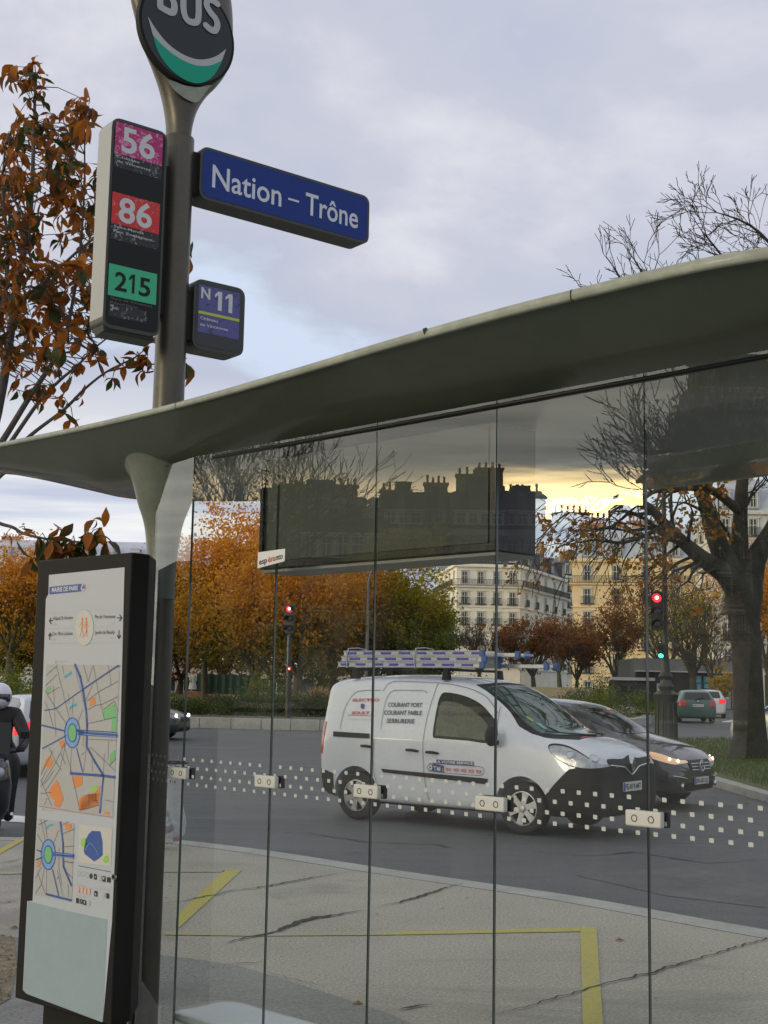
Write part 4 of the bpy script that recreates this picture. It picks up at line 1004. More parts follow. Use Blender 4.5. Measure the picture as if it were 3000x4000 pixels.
def section_body(st, level=2, wells=(), wellr=.36, mats=None, ztop_lo=None):
    """body shell lofted from cross sections: x, z_sill, w_low, w_mid, z_belt, w_belt, z_top, w_top, crown"""
    mb = MB(); n = None
    for (x, zb, wl, wm, zbe, wb, zt, wt, cr) in st:
        zm = zb + (zbe - zb) * .55; h = zt - zbe
        half = [(0, zb), (wl * .55, zb), (wl * .94, zb + .005), (wl, zb + .07), (wm, zm), (wb + .004, zbe - .05), (wb, zbe), (wb + (wt - wb) * .35, zbe + h * .40), (wt + (wb - wt) * .10, zt - min(.10, h * .3)), (wt, zt - min(.035, h * .12)), (wt - .07, zt + .004), (wt * .5, cr - .01), (0, cr)]
        ring = [(x, -a, b) for a, b in half] + [(x, a, b) for a, b in reversed(half[1:-1])]
        if n is None: n = len(ring)
        mb.v += ring
    k = len(st)
    for i in range(k - 1):
        for j in range(n): mb.f.append((i * n + j, i * n + (j + 1) % n, (i + 1) * n + (j + 1) % n, (i + 1) * n + j)); mb.m.append(0)
    mb.f.append(tuple(range(n))); mb.f.append(tuple((k - 1) * n + j for j in reversed(range(n)))); mb.m += [0, 0]
    me = mb.mesh('cage', M_vwhite); o = bpy.data.objects.new('cage', me); COL.objects.link(o)
    s = o.modifiers.new('s', 'SUBSURF'); s.levels = level; s.render_levels = level
    res = evalmesh(o); bpy.data.objects.remove(o)
    return res
def evalmesh(o):
    dg = bpy.context.evaluated_depsgraph_get(); dg.update()
    return bpy.data.meshes.new_from_object(o.evaluated_get(dg))
def boolean(me, cutter_mb, op):
    """real cut or crop of one closed mesh by another"""
    o = bpy.data.objects.new('t', me); COL.objects.link(o)
    c = bpy.data.objects.new('c', cutter_mb.mesh('c', M_plast)); COL.objects.link(c)
    m = o.modifiers.new('b', 'BOOLEAN'); m.operation = op; m.object = c; m.solver = 'EXACT'
    r = evalmesh(o); bpy.data.objects.remove(o); bpy.data.objects.remove(c); return r
def inflated(me, d):
    c = me.copy(); nrm = [v.normal.copy() for v in me.vertices]
    for v, n in zip(c.vertices, nrm): v.co += n * d
    return c
def setmat(me, m):
    me.materials.clear(); me.materials.append(m)
    me.polygons.foreach_set('material_index', [0] * len(me.polygons)); me.update()
def piece(name, shell, cut, m, parent, keep_out=None, angle=40):
    """one panel of the skin: the shell, a few millimetres proud, cropped by an outline"""
    r = boolean(shell.copy(), cut, 'INTERSECT'); setmat(r, m)
    bm = bmesh.new(); bm.from_mesh(r)
    r.polygons.foreach_set('use_smooth', [True] * len(r.polygons)); bm.free()
    r.set_sharp_from_angle(angle=R(angle))
    o = bpy.data.objects.new(name, r); COL.objects.link(o); o.parent = parent; return o
def side_cut(pts, s, y0=.45, y1=1.2):
    mb = MB(); mb.prism([(x, s * y0, z) for x, z in pts], Vector((0, s * (y1 - y0), 0))); return mb
def front_cut(pts, x0, x1):
    mb = MB(); mb.prism([(x0, y, z) for y, z in pts], Vector((x1 - x0, 0, 0))); return mb
def top_cut(pts, z0, z1):
    mb = MB(); mb.prism([(x, y, z0) for x, y in pts], Vector((0, 0, z1 - z0))); return mb
def sm2(pts, per=5, closed=True): return [(q.x, q.y) for q in catmull([Vector((a, b, 0)) for a, b in pts], per, closed)]
def rd2(pts, r, s=4): return [(q.x, q.y) for q in rounded([(a, b, 0) for a, b in pts], r, s)]

def make_wheel(parent, x, y, r, wdt, spokes=6, fancy=True, rimr=.66):
    s = 1 if y > 0 else -1
    mb = MB(); prof = [(r * rimr, -.5), (r * .90, -.5), (r * .985, -.38), (r, -.2), (r, .2), (r * .985, .38), (r * .90, .5), (r * rimr, .5), (r * rimr * .97, .3), (r * rimr * .97, -.3)]
    mb.lathe([(a, b * wdt) for a, b in prof] + [(r * rimr, -.5 * wdt)], (x, y, r), 40, axis='y', cap=False)
    tyre = mb.build('wheel', M_tyre, parent, angle=40)
    rb = MB(); yf = y + s * wdt * .42; R_ = r * rimr
    rb.lathe([(R_ * .99, yf + s * .008), (R_ * .93, yf + s * .012), (R_ * .89, yf - s * .02), (R_ * .89, yf - s * .08)] , (x, 0, r), 40, axis='y', cap=False)
    for k in range(spokes):
        a = 6.2832 * k / spokes + .3; c, sn = math.cos(a), math.sin(a); u = Vector((c, 0, sn)); v = Vector((-sn, 0, c)); c0 = Vector((x, yf, r))
        w0, w1 = R_ * .17, R_ * (.20 if spokes > 5 else .16)
        ps = [c0 + u * R_ * .12 - v * w0, c0 + u * R_ * .55 - v * w1 * .8, c0 + u * R_ * .92 - v * w1 * 1.15, c0 + u * R_ * .92 + v * w1 * 1.15, c0 + u * R_ * .55 + v * w1 * .8, c0 + u * R_ * .12 + v * w0]
        rb.prism(ps, Vector((0, -s * .022, 0)))
        if fancy:
            cc = c0 + u * R_ * .62; rb.prism([cc - v * .012 - u * R_ * .2 + Vector((0, s * .004, 0)), cc - v * .02 + u * R_ * .22 + Vector((0, s * .004, 0)), cc + v * .02 + u * R_ * .22 + Vector((0, s * .004, 0)), cc + v * .012 - u * R_ * .2 + Vector((0, s * .004, 0))], Vector((0, -s * .01, 0)))
    rb.lathe([(.005, yf + s * .02), (R_ * .16, yf + s * .018), (R_ * .20, yf + s * .006), (R_ * .20, yf - s * .03)], (x, 0, r), 20, axis='y')
    rb.build('rim', M_rim, tyre, angle=30)
    db = MB(); db.lathe([(.01, yf - s * .05), (R_ * .9, yf - s * .05)], (x, 0, r), 28, axis='y'); db.build('brake_disc', M_plast, tyre)
    return tyre

# ---------------------------------------------------------------- white van
VC = Vector((1.257, 18.049, -.12)); VH = math.atan2(-.596, .803)
van = thing('white_van', 'white tradesman van with black bumpers and lettering on its side, ladders on the roof', 'van', VC, VH)
VM = Matrix.Translation(VC) @ Matrix.Rotation(VH, 4, 'Z'); VI = VM.inverted()
vr = Vector((math.sin(VH), -math.cos(VH), 0))       # the side turned to the camera (local -y)
def VS(x, y, off=.895):
    p = onplane(x, y, VC + vr * off, vr); p = VI @ p; return p.x, p.z
vst = [(-1.99, .42, .74, .80, 1.04, .78, 1.68, .60, 1.74), (-1.965, .36, .80, .855, 1.06, .84, 1.79, .665, 1.845), (-1.87, .28, .86, .885, 1.08, .873, 1.865, .71, 1.92), (-1.5, .25, .875, .90, 1.10, .885, 1.90, .73, 1.96),
       (-.8, .24, .88, .905, 1.11, .89, 1.915, .735, 1.985), (-.1, .24, .88, .905, 1.11, .89, 1.90, .735, 1.975), (.40, .24, .88, .905, 1.11, .888, 1.87, .73, 1.935), (.72, .24, .88, .905, 1.10, .885, 1.765, .72, 1.82),
       (1.12, .24, .88, .905, 1.09, .88, 1.48, .74, 1.53), (1.46, .24, .88, .905, 1.07, .875, 1.24, .77, 1.305), (1.62, .24, .88, .905, 1.05, .872, 1.19, .78, 1.265), (1.88, .24, .88, .90, 1.02, .868, 1.15, .77, 1.225), (2.12, .25, .865, .885, .96, .855, 1.085, .74, 1.16), (2.27, .26, .82, .84, .90, .81, 1.01, .70, 1.075), (2.335, .28, .78, .80, .84, .76, .95, .64, .995), (2.365, .36, .70, .72, .78, .68, .87, .56, .90)]
shell0 = section_body(vst, 2)
wc = MB(); RW = .325
for x in (-1.31, 1.30):
    for s in (-1, 1): wc.lathe([(.385, s * .60), (.385, s * 1.1)], (x, 0, .335), 40, axis='y')
shell = boolean(shell0.copy(), wc, 'DIFFERENCE'); setmat(shell, M_vwhite)
shell.polygons.foreach_set('use_smooth', [True] * len(shell.polygons)); shell.set_sharp_from_angle(angle=R(38))
vb = bpy.data.objects.new('body', shell); COL.objects.link(vb); vb.parent = van
for x in (-1.31, 1.30):
    for s in (-1, 1): make_wheel(van, x, s * .775, RW, .20)
MB().box((0, 0, .30), (2.3, 1.3, .16)).build('underbody', M_plast, van)
sk = inflated(shell, .004); sk2 = inflated(shell, .009); sk3 = inflated(shell, .0015)
bvh = BVHTree.FromPolygons([v.co.copy() for v in sk2.vertices], [tuple(p.vertices) for p in sk2.polygons])
def onside(x, z, s=-1, d=.0015):
    h = bvh.ray_cast(Vector((x, s * 1.6, z)), Vector((0, -s, 0)))
    return (h[0] + Vector((0, s * d, 0))) if h[0] else Vector((x, s * .9, z))
def vpx(pts): return [VS(x, y) for x, y in pts]
ZV = lambda pts: [(1280 + x / 2.304, 2500 + y / 2.304) for x, y in pts]
# windows
wf = vpx(ZV([(940, 860), (945, 700), (955, 560), (975, 490), (1010, 470), (1120, 485), (1230, 520), (1330, 575), (1410, 650), (1470, 720), (1498, 770), (1498, 928), (1250, 905), (990, 885)]))
wi = vpx(ZV([(962, 845), (966, 700), (978, 590), (1000, 552), (1070, 553), (1170, 578), (1270, 630), (1345, 688), (1400, 745), (1432, 800), (1440, 900), (1250, 882), (1000, 862)]))
for s in (-1, 1):
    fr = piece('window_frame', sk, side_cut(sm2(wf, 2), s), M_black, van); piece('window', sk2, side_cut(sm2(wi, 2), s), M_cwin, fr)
ws = sm2([(-.72, 1.28), (-.55, 1.235), (0, 1.22), (.55, 1.235), (.72, 1.28), (.66, 1.55), (.61, 1.77), (.50, 1.825), (0, 1.85), (-.50, 1.825), (-.61, 1.77), (-.66, 1.55)], 3)
wsf = sm2([(-.775, 1.24), (-.60, 1.19), (0, 1.175), (.60, 1.19), (.775, 1.24), (.715, 1.55), (.66, 1.81), (.52, 1.855), (0, 1.88), (-.52, 1.855), (-.66, 1.81), (-.715, 1.55)], 3)
fr = piece('windscreen_frame', sk, front_cut(wsf, .40, 1.9), M_plast, van)
piece('windscreen', sk2, front_cut(ws, .40, 1.9), M_cglassg, fr)
q2 = sm2([(-.5, 1.20), (.5, 1.20), (.56, 1.3), (.5, 1.62), (-.5, 1.62), (-.56, 1.3)], 3)
piece('rear_window', sk, front_cut(q2, -2.1, -1.7), M_cglass, van)
# black bumpers: front one sweeps up from the wheel arch to the lamps
fb = [(1.60, .10), (1.60, .46), (1.68, .55), (1.78, .66), (1.88, .76), (1.96, .835), (2.04, .855), (2.6, .86), (2.6, .10)]
fbo = piece('front_bumper', sk, MB().prism([(x, -1.2, z) for x, z in fb], Vector((0, 2.4, 0))), M_plast, van)
piece('rear_bumper', sk, MB().prism([(x, -1.2, z) for x, z in [(-2.2, .1), (-1.70, .1), (-1.70, .60), (-1.85, .64), (-2.2, .68)]], Vector((0, 2.4, 0))), M_plast, van)
gr = piece('grille', sk2, front_cut(sm2([(-.55, .885), (-.2, .85), (0, .80), (.2, .85), (.55, .885), (.56, .965), (.2, .96), (0, 1.0), (-.2, .96), (-.56, .965)], 3), 2.0, 2.6), M_black, van)
fbv = BVHTree.FromPolygons([v.co.copy() for v in sk2.vertices], [tuple(p.vertices) for p in sk2.polygons])
def onfront(y, z, d=.002, bv=None):
    h = (bv or fbv).ray_cast(Vector((3.5, y, z)), Vector((-1, 0, 0)))
    return (h[0] + Vector((d, 0, 0))) if h[0] else Vector((2.1, y, z))
def fribbon(name, pts, wd, m, par, d=.004, th=.006, bv=None):
    mb = MB(); q = [onfront(y, z, d, bv) for y, z in pts]; mb.tube(q, wd / 2, 8); return mb.build(name, m, par, smooth=True)
fribbon('chrome_trim', [(q.x, q.y) for q in catmull([Vector(p) for p in [(-.56, .89, 0), (-.36, .875, 0), (-.20, .855, 0), (-.11, .81, 0), (0, .765, 0), (.11, .81, 0), (.20, .855, 0), (.36, .875, 0), (.56, .89, 0)]], 4)], .022, M_chrome, gr, .006)
# maker's diamond
mb = MB(); dq = [(0, 1.015), (.066, .90), (0, .785), (-.066, .90)]; di = [(0, .965), (.034, .90), (0, .835), (-.034, .90)]
o_ = [onfront(y, z, .012) for y, z in dq]; i_ = [onfront(y, z, .022) for y, z in di]; xm = max(p.x for p in o_ + i_)
o_ = [Vector((xm + .003, p.y, p.z)) for p in o_]; i_ = [Vector((xm + .012, p.y, p.z)) for p in i_]
for k in range(4): mb.add([o_[k], o_[(k + 1) % 4], i_[(k + 1) % 4], i_[k]], [(0, 1, 2, 3)]); mb.add([o_[k], o_[(k + 1) % 4], o_[(k + 1) % 4] - Vector((.05, 0, 0)), o_[k] - Vector((.05, 0, 0))], [(0, 1, 2, 3)])
mb.poly([p - Vector((.008, 0, 0)) for p in i_]); mb.build('badge', M_chrome, gr)
# headlamps
for s in (-1, 1):
    hp = sm2([(1.46, s * .90), (1.62, s * .915), (1.78, s * .90), (1.95, s * .82), (2.08, s * .66), (2.12, s * .46), (2.0, s * .47), (1.85, s * .62), (1.66, s * .78)], 3)
    pts = [(1.67, 1.09), (1.75, 1.115), (1.92, 1.09), (2.12, 1.01), (2.27, .93), (2.37, .885), (2.26, .86), (2.10, .865), (1.94, .90), (1.77, .98)]
    cut = MB().prism([(x, s * .40, z) for x, z in sm2(pts, 3)], Vector((0, s * .8, 0)))
    hl_ = piece('headlight', sk2, cut, M_lens, van)
    ccx = sum(p[0] for p in pts) / 10; ccz = sum(p[1] for p in pts) / 10; piece('lamp_rim', sk, MB().prism([(ccx + (x - ccx) * 1.06, s * .40, ccz + (z - ccz) * 1.16) for x, z in sm2(pts, 3)], Vector((0, s * .8, 0))), M_plast, hl_)
    for (cx_, cy_, cz_, rr) in ((2.20, .72, .925, .058), (1.96, .84, 1.0, .048)):
        c = Vector((cx_, s * cy_, cz_)); hh_ = fbv.find_nearest(c); nrm_ = hh_[1]; c = hh_[0]
        a_ = nrm_.orthogonal().normalized(); b_ = nrm_.cross(a_); mb = MB()
        mb.tube([c + nrm_ * .003 + (a_ * math.cos(t) + b_ * math.sin(t)) * rr for t in [6.2832 * k / 20 for k in range(20)]], .004, 6, closed=True)
        mb.poly([c + nrm_ * .0035 + (a_ * math.cos(t) + b_ * math.sin(t)) * rr * .8 for t in [6.2832 * k / 20 for k in range(20)]])
        mb.build('lamp_bowl', M_chrome, hl_, smooth=False)
    tl_ = piece('tail_lamp', sk2, MB().prism([(x, s * .74, z) for x, z in [(-2.1, .86), (-1.915, .86), (-1.90, 1.1), (-1.885, 1.30), (-2.1, 1.30)]], Vector((0, s * .4, 0))), M_red, van)
    # door mirror
    mb = MB(); c = Vector((.93, s * 1.01, 1.20)); rows = []
    for k in range(9):
        t = -1 + 2 * k / 8; rr = math.sqrt(max(.02, 1 - t ** 4)); rows.append([c + Vector((.055 * t, .10 * rr * math.cos(a), .125 * rr * math.sin(a))) for a in [6.2832 * j / 16 for j in range(17)]])
    mb.grid(rows); mb.box((.92, s * .90, 1.12), (.08, .12, .05)); mb.build('door_mirror', M_plast, van, smooth=True)
# seams, trim and lettering on the side (camera side and its mirror)
def sribbon(mb, pts, wd, s=-1, d=.0015):
    pts = resample([Vector((a, b, 0)) for a, b in pts], max(6, int(sum((Vector(a) - Vector(b)).length for a, b in zip([(p[0], p[1]) for p in pts], [(p[0], p[1]) for p in pts][1:])) / .05)))
    A, B = [], []
    for i, p in enumerate(pts):
        t = (pts[min(i + 1, len(pts) - 1)] - pts[max(i - 1, 0)]).normalized(); n_ = Vector((-t.y, t.x)) * wd / 2
        A.append(onside(p.x + n_.x, p.y + n_.y, s, d)); B.append(onside(p.x - n_.x, p.y - n_.y, s, d))
    mb.grid([A, B])
mb = MB()
seams = [ZV([(935, 385), (905, 520), (875, 700), (860, 880), (862, 1050), (875, 1250), (903, 1440)]), ZV([(450, 460), (480, 400), (530, 372), (650, 370), (935, 383), (1100, 405), (1260, 450), (1370, 510), (1440, 590), (1492, 660)]),
         ZV([(100, 800), (110, 680), (135, 570), (190, 480), (260, 455), (430, 450)]), ZV([(470, 800), (475, 650), (490, 530), (520, 470), (560, 452), (700, 452), (820, 456), (850, 475)]), ZV([(1498, 600), (1500, 930), (1510, 1200), (1505, 1450)]), ZV([(420, 880), (415, 1150), (440, 1280), (480, 1420)])]
for s in (-1, 1):
    for l_ in seams: sribbon(mb, sm2(vpx(l_), 3, False), .007, s)
mb.build('panel_seams', M_gap, van)
for s in (-1, 1):
    mb = MB(); a = vpx(ZV([(485, 1158), (1445, 1248), (1435, 1298), (505, 1190)]))
    rows = [[onside(a[0][0] + (a[1][0] - a[0][0]) * t, a[0][1] + (a[1][1] - a[0][1]) * t, s, .006) for t in [k / 20 for k in range(21)]], [onside(a[3][0] + (a[2][0] - a[3][0]) * t, a[3][1] + (a[2][1] - a[3][1]) * t, s, .006) for t in [k / 20 for k in range(21)]]]
    mb.grid(rows); mb.grid([[p - Vector((0, s * .012, 0)) for p in rows[0]], rows[0]]); mb.grid([rows[1], [p - Vector((0, s * .012, 0)) for p in rows[1]]]); mb.build('side_strip', M_plast, van)
    mb = MB(); a = vpx(ZV([(40, 822), (372, 842), (374, 886), (45, 868)])); rows = [[onside(a[0][0] + (a[1][0] - a[0][0]) * t, a[0][1] + (a[1][1] - a[0][1]) * t, s, .003) for t in [k / 8 for k in range(9)]], [onside(a[3][0] + (a[2][0] - a[3][0]) * t, a[3][1] + (a[2][1] - a[3][1]) * t, s, .003) for t in [k / 8 for k in range(9)]]]
    mb.grid(rows); mb.build('door_rail', M_plast, van)
    for x, y in ((765, 995), (945, 1015), (355, 958)):
        hx, hz = vpx(ZV([(x, y)]))[0]; c = onside(hx, hz, s, 0); mb = MB()
        mb.tube([c + Vector((-.095, 0, .004)), c + Vector((-.08, s * .025, .006)), c + Vector((0, s * .034, .008)), c + Vector((.08, s * .025, .0)), c + Vector((.095, 0, -.004))], [.012, .017, .019, .017, .012], 8); mb.build('door_handle', M_plast, van, smooth=True)
M_tred = mat('lettering_red', (.60, .10, .10), .5); M_tgrey = mat('lettering_grey', (.10, .105, .12), .5); M_tblue = mat('lettering_blue', (.02, .035, .17), .45); M_fnt = mat('lettering_faint', (.42, .43, .47), .5)
def vtext(s_, pl_, pr_, hpx, m_, bold=.0, lift=.0015, nm='lettering', slant=0.0):
    a, b = vpx(ZV([pl_, pr_])); hgt = hpx / 2.304 / 5100 * 16.6
    u_ = Vector((b[0] - a[0], 0, b[1] - a[1])); wv = u_.length; u_.normalize(); v_ = Vector((slant, 0, 1))
    return text_on(s_, Vector((a[0], 0, a[1])), u_, v_, Vector((0, -1, 0)), wv, hgt, m_, nm, van, bold, 0, warp=lambda p: onside(p.x, p.z, -1, lift))
vtext('ELECTRO', (186, 552), (425, 550), 28, M_tred, .03); vtext('SOULT', (190, 668), (350, 668), 28, M_tred, .03)
vtext('COURANT FORT', (512, 600), (818, 604), 42, M_tgrey, .02); vtext('COURANT FAIBLE', (484, 671), (822, 675), 42, M_tgrey, .02); vtext('SERRURERIE', (516, 745), (766, 751), 42, M_tgrey, .02)
vtext('01 43 43 35 93', (1068, 1176), (1386, 1200), 30, M_tred, .02, .004)
def vpanel(px, m_, d, nm='sign_patch'):
    a = vpx(ZV(px)); mb = MB(); mb.grid([[onside(a[0][0] + (a[1][0] - a[0][0]) * t, a[0][1] + (a[1][1] - a[0][1]) * t, -1, d) for t in [k / 8 for k in range(9)]], [onside(a[3][0] + (a[2][0] - a[3][0]) * t, a[3][1] + (a[2][1] - a[3][1]) * t, -1, d) for t in [k / 8 for k in range(9)]]])
    return mb.build(nm, m_, van)
vpanel([(985, 1075), (1318, 1095), (1316, 1130), (985, 1112)], M_tblue, .003); vpanel([(950, 1108), (1050, 1130), (1048, 1190), (945, 1180)], M_tblue, .003)
vtext('A VOTRE SERVICE', (992, 1105), (1312, 1122), 24, M_plate, .025, .005); vtext('T\u00e9l :', (956, 1168), (1046, 1180), 34, M_plate, .03, .005)
mb = MB()
sribbon(mb, sm2(vpx(ZV([(905, 1140), (930, 1108), (1000, 1112), (1300, 1133), (1390, 1142), (1415, 1180), (1390, 1215), (1250, 1212), (1000, 1190), (930, 1182), (903, 1160)])), 4) , .006, -1, .0045)
mb.build('sign_outline', M_tblue, van)
mb = MB(); cx0, cz0 = vpx(ZV([(930, 1145)]))[0]
pl_ = [onside(cx0 + .038 * math.cos(t), cz0 + .038 * math.sin(t), -1, .0055) for t in [6.2832 * k / 20 for k in range(20)]]; mb.poly(pl_); mb.build('sign_disc', M_plate, van)
mb = MB(); mb.poly([onside(cx0 - .018, cz0 + .02, -1, .0075), onside(cx0 + .024, cz0 - .002, -1, .0075), onside(cx0 - .018, cz0 - .022, -1, .0075), onside(cx0 - .008, cz0 - .001, -1, .0075)]); mb.tube(pl_, .003, 5, closed=True); mb.build('sign_arrow', M_tblue, van)
mb = MB(); sribbon(mb, vpx(ZV([(155, 674), (385, 682)])), .007, -1, .002); mb.build('underline', M_tred, van)
vtext('ELECTRICITE  PLOMBERIE', (160, 714), (370, 722), 10, M_fnt, .0)
mb = MB(); cx0, cz0 = vpx(ZV([(282, 595)]))[0]
for aa in (0.6, -.7, 1.9):
    mb.tube([onside(cx0 + .036 * math.cos(t) * math.cos(aa) - .015 * math.sin(t) * math.sin(aa), cz0 + .036 * math.cos(t) * math.sin(aa) + .015 * math.sin(t) * math.cos(aa), -1, .004) for t in [6.2832 * k / 18 for k in range(18)]], .0035, 5, closed=True)
mb.poly([onside(cx0 + .013 * math.cos(t), cz0 + .013 * math.sin(t), -1, .006) for t in [6.2832 * k / 12 for k in range(12)]]); mb.build('atom_emblem', mat('lettering_violet', (.06, .05, .30), .4), van)
# front number plate
def plate(par, bv, y0, z0, w_, h_, txt, nm='number_plate', dirn=1, xoff=.008):
    x = max((bv.ray_cast(Vector((3.5 * dirn, y0 + dy, z0 + dz_)), Vector((-dirn, 0, 0)))[0] or Vector((0, 0, 0))).x * dirn for dy in (-w_ / 2, 0, w_ / 2) for dz_ in (-h_ / 2, h_ / 2)) * dirn
    x += xoff * dirn; mb = MB(); mb.box((x, y0, z0), (.010, w_, h_)); p_ = mb.build(nm, M_plate, par)
    mb = MB(); lft = -dirn       # reading direction seen from outside
    u_ = Vector((0, dirn, 0)); mb.box((x + .006 * dirn, y0 - u_.y * (w_ / 2 - .022), z0), (.003, .04, h_ * .94)); mb.build('plate_band', M_pblue, p_)
    text_on(txt, Vector((x + dirn * .0055, y0 - u_.y * (w_ / 2 - .055), z0 - h_ * .30)), u_, UP, Vector((dirn, 0, 0)), w_ - .085, h_ * .60, M_black, 'lettering', p_, .012, .002)
    return p_
plate(van, fbv, 0.0, .62, .52, .115, 'FE-819-MT')
# lower intake, fog recess and wipers
piece('air_intake', sk2, front_cut(rd2([(-.55, .32), (.55, .32), (.50, .50), (-.50, .50)], .04), 2.0, 2.6), M_black, van)
wv_ = BVHTree.FromPolygons([v.co.copy() for v in sk2.vertices], [tuple(p.vertices) for p in sk2.polygons])
def onws(y, z, d=.01): 
    h = wv_.ray_cast(Vector((3.5, y, z)), Vector((-1, 0, 0))); return h[0] + Vector((d, 0, d))
mb = MB(); mb.tube([onws(-.05, 1.22), onws(-.30, 1.235), onws(-.64, 1.265)], [.012, .010, .006], 5); mb.build('wiper', M_black, van); mb = MB(); mb.tube([onws(.55, 1.22), onws(.25, 1.23), onws(0, 1.25)], [.012, .010, .006], 5); mb.build('wiper', M_black, van)
mb = MB()
for y, z, w_, h_ in ((-.59, 1.42, .07, .07), ): mb.poly([onws(y + .035 * math.cos(t), z + .035 * math.sin(t), .004) for t in [6.2832 * k / 14 for k in range(14)]])
mb.build('windscreen_vignette', mat('vignette_lime', (.25, .42, .05), .4), van)
mb = MB(); mb.poly([onws(-.58, 1.30, .004), onws(-.51, 1.30, .004), onws(-.51, 1.37, .004), onws(-.58, 1.37, .004)]); mb.build('windscreen_vignette', mat('vignette_teal', (.15, .40, .32), .4), van)
mb = MB(); mb.poly([onws(-.42, 1.26, .003), onws(-.20, 1.25, .003), onws(-.26, 1.33, .003), onws(-.44, 1.34, .003)]); mb.build('paper_behind_glass', mat('dash_paper', (.16, .26, .23), .5), van)
mb = MB(); tb = BVHTree.FromPolygons([v.co.copy() for v in sk3.vertices], [tuple(p.vertices) for p in sk3.polygons])
def ontop(x, y, d=.003):
    h = tb.ray_cast(Vector((x, y, 3)), Vector((0, 0, -1))); return h[0] + Vector((0, 0, d))
for y0, y1, xx in ((-.38, .02, 1.86), (.05, .38, 1.86)):
    mb.grid([[ontop(xx - .012 + .03 * t, y0 + (y1 - y0) * t) for t in [k / 8 for k in range(9)]], [ontop(xx + .020 + .03 * t, y0 + (y1 - y0) * t) for t in [k / 8 for k in range(9)]]])
mb.build('bonnet_lettering', M_tred, van)
# roof bars
for x in (-1.50, .02):
    mb = MB(); mb.box((x, 0, 2.035), (.05, 1.34, .035))
    for s in (-1, 1): mb.add([Vector((x + a, s * (.66 + b), z)) for (z, k) in ((1.90, .055), (2.05, .035)) for a, b in ((-k, -.03), (k, -.03), (k, .05), (-k, .05))], [(0, 1, 2, 3), (4, 5, 6, 7), (0, 1, 5, 4), (1, 2, 6, 5), (2, 3, 7, 6), (3, 0, 4, 7)])
    mb.build('roof_bar', M_plast, van, bevel=.008)

# ---------------------------------------------------------------- ladder on the roof bars
M_alu = mat('aluminium', (.40, .41, .42), .35, metal=.5, var=.1, vscale=8); M_cap = mat('cap_blue', (.02, .09, .28), .4); M_stb = mat('sticker_blue', (.04, .03, .42), .4); M_stw = mat('sticker_pale', (.42, .45, .52), .4)
lad = thing('extension_ladder', 'three section aluminium ladder with blue end caps lying on the van roof bars', 'ladder', VM @ Vector((0, 0, 2.053)), VH)
rg = random.Random(3); yc = -.38
for i, (x0, x1) in enumerate([(-1.90, .50), (-1.84, .53), (-1.80, .50)]):
    z = .048 + i * .078; mb = MB()
    for s in (-1, 1):
        y = yc + s * .20; out = s
        mb.box(((x0 + x1) / 2, y, z + .030), (x1 - x0, .028, .012)); mb.box(((x0 + x1) / 2, y, z - .030), (x1 - x0, .028, .012)); mb.box(((x0 + x1) / 2, y + s * -.006, z), (x1 - x0, .010, .056))
    n_ = int((x1 - x0) / .28)
    for k in range(n_): mb.box((x0 + .14 + k * .28, yc, z), (.028, .40, .028))
    sec = mb.build('ladder_section', M_alu, lad, bevel=.003)
    mb = MB(); x = x0 + .05; k = i
    while x < x1 - .12:
        l_ = rg.uniform(.14, .19) if k % 2 == 0 else rg.uniform(.10, .13)
        mb.box((x + l_ / 2, yc - .2 - .0065, z), (l_ * .96, .008, .034 if k % 2 else .030), mi=k % 2); x += l_ + .008; k += 1
    mb.build('rail_stickers', [M_stb, M_stw], sec)
    for s in (-1, 1): mb = MB(); mb.box((x1 + .02, yc + s * .2, z), (.075, .045, .082)); mb.build('end_cap', M_cap, sec, bevel=.006)
mb = MB()
for j, (x1, z, dy) in enumerate([(.86, .19, .10), (1.18, .045, .30)]):
    mb.box((x1 / 2 - .6, yc + dy, z), (x1 + 1.2, .03, .05)); mb.box((x1 / 2 - .6, yc + dy + .25, z), (x1 + 1.2, .03, .05))
    for k in range(3): mb.box((.62 + k * .22 - .1, yc + dy + .125, z), (.03, .26, .03))
mb.build('ladder_section', M_alu, lad, bevel=.003)
mb = MB()
for x1, z, dy in [(.86, .19, .10), (1.18, .045, .30)]:
    for d_ in (0, .25): mb.box((x1 + .02, yc + dy + d_, z), (.07, .05, .10))
mb.build('end_cap', M_cap, lad, bevel=.006)
mb = MB()
for x in (-1.72, -.55): mb.tube([(x, yc - .22, .0), (x - .01, yc - .23, .13), (x, yc - .20, .27), (x + .01, yc, .285), (x, yc + .22, .27), (x, yc + .23, .0)], .008, 6)
mb.build('strap', M_stw, lad)

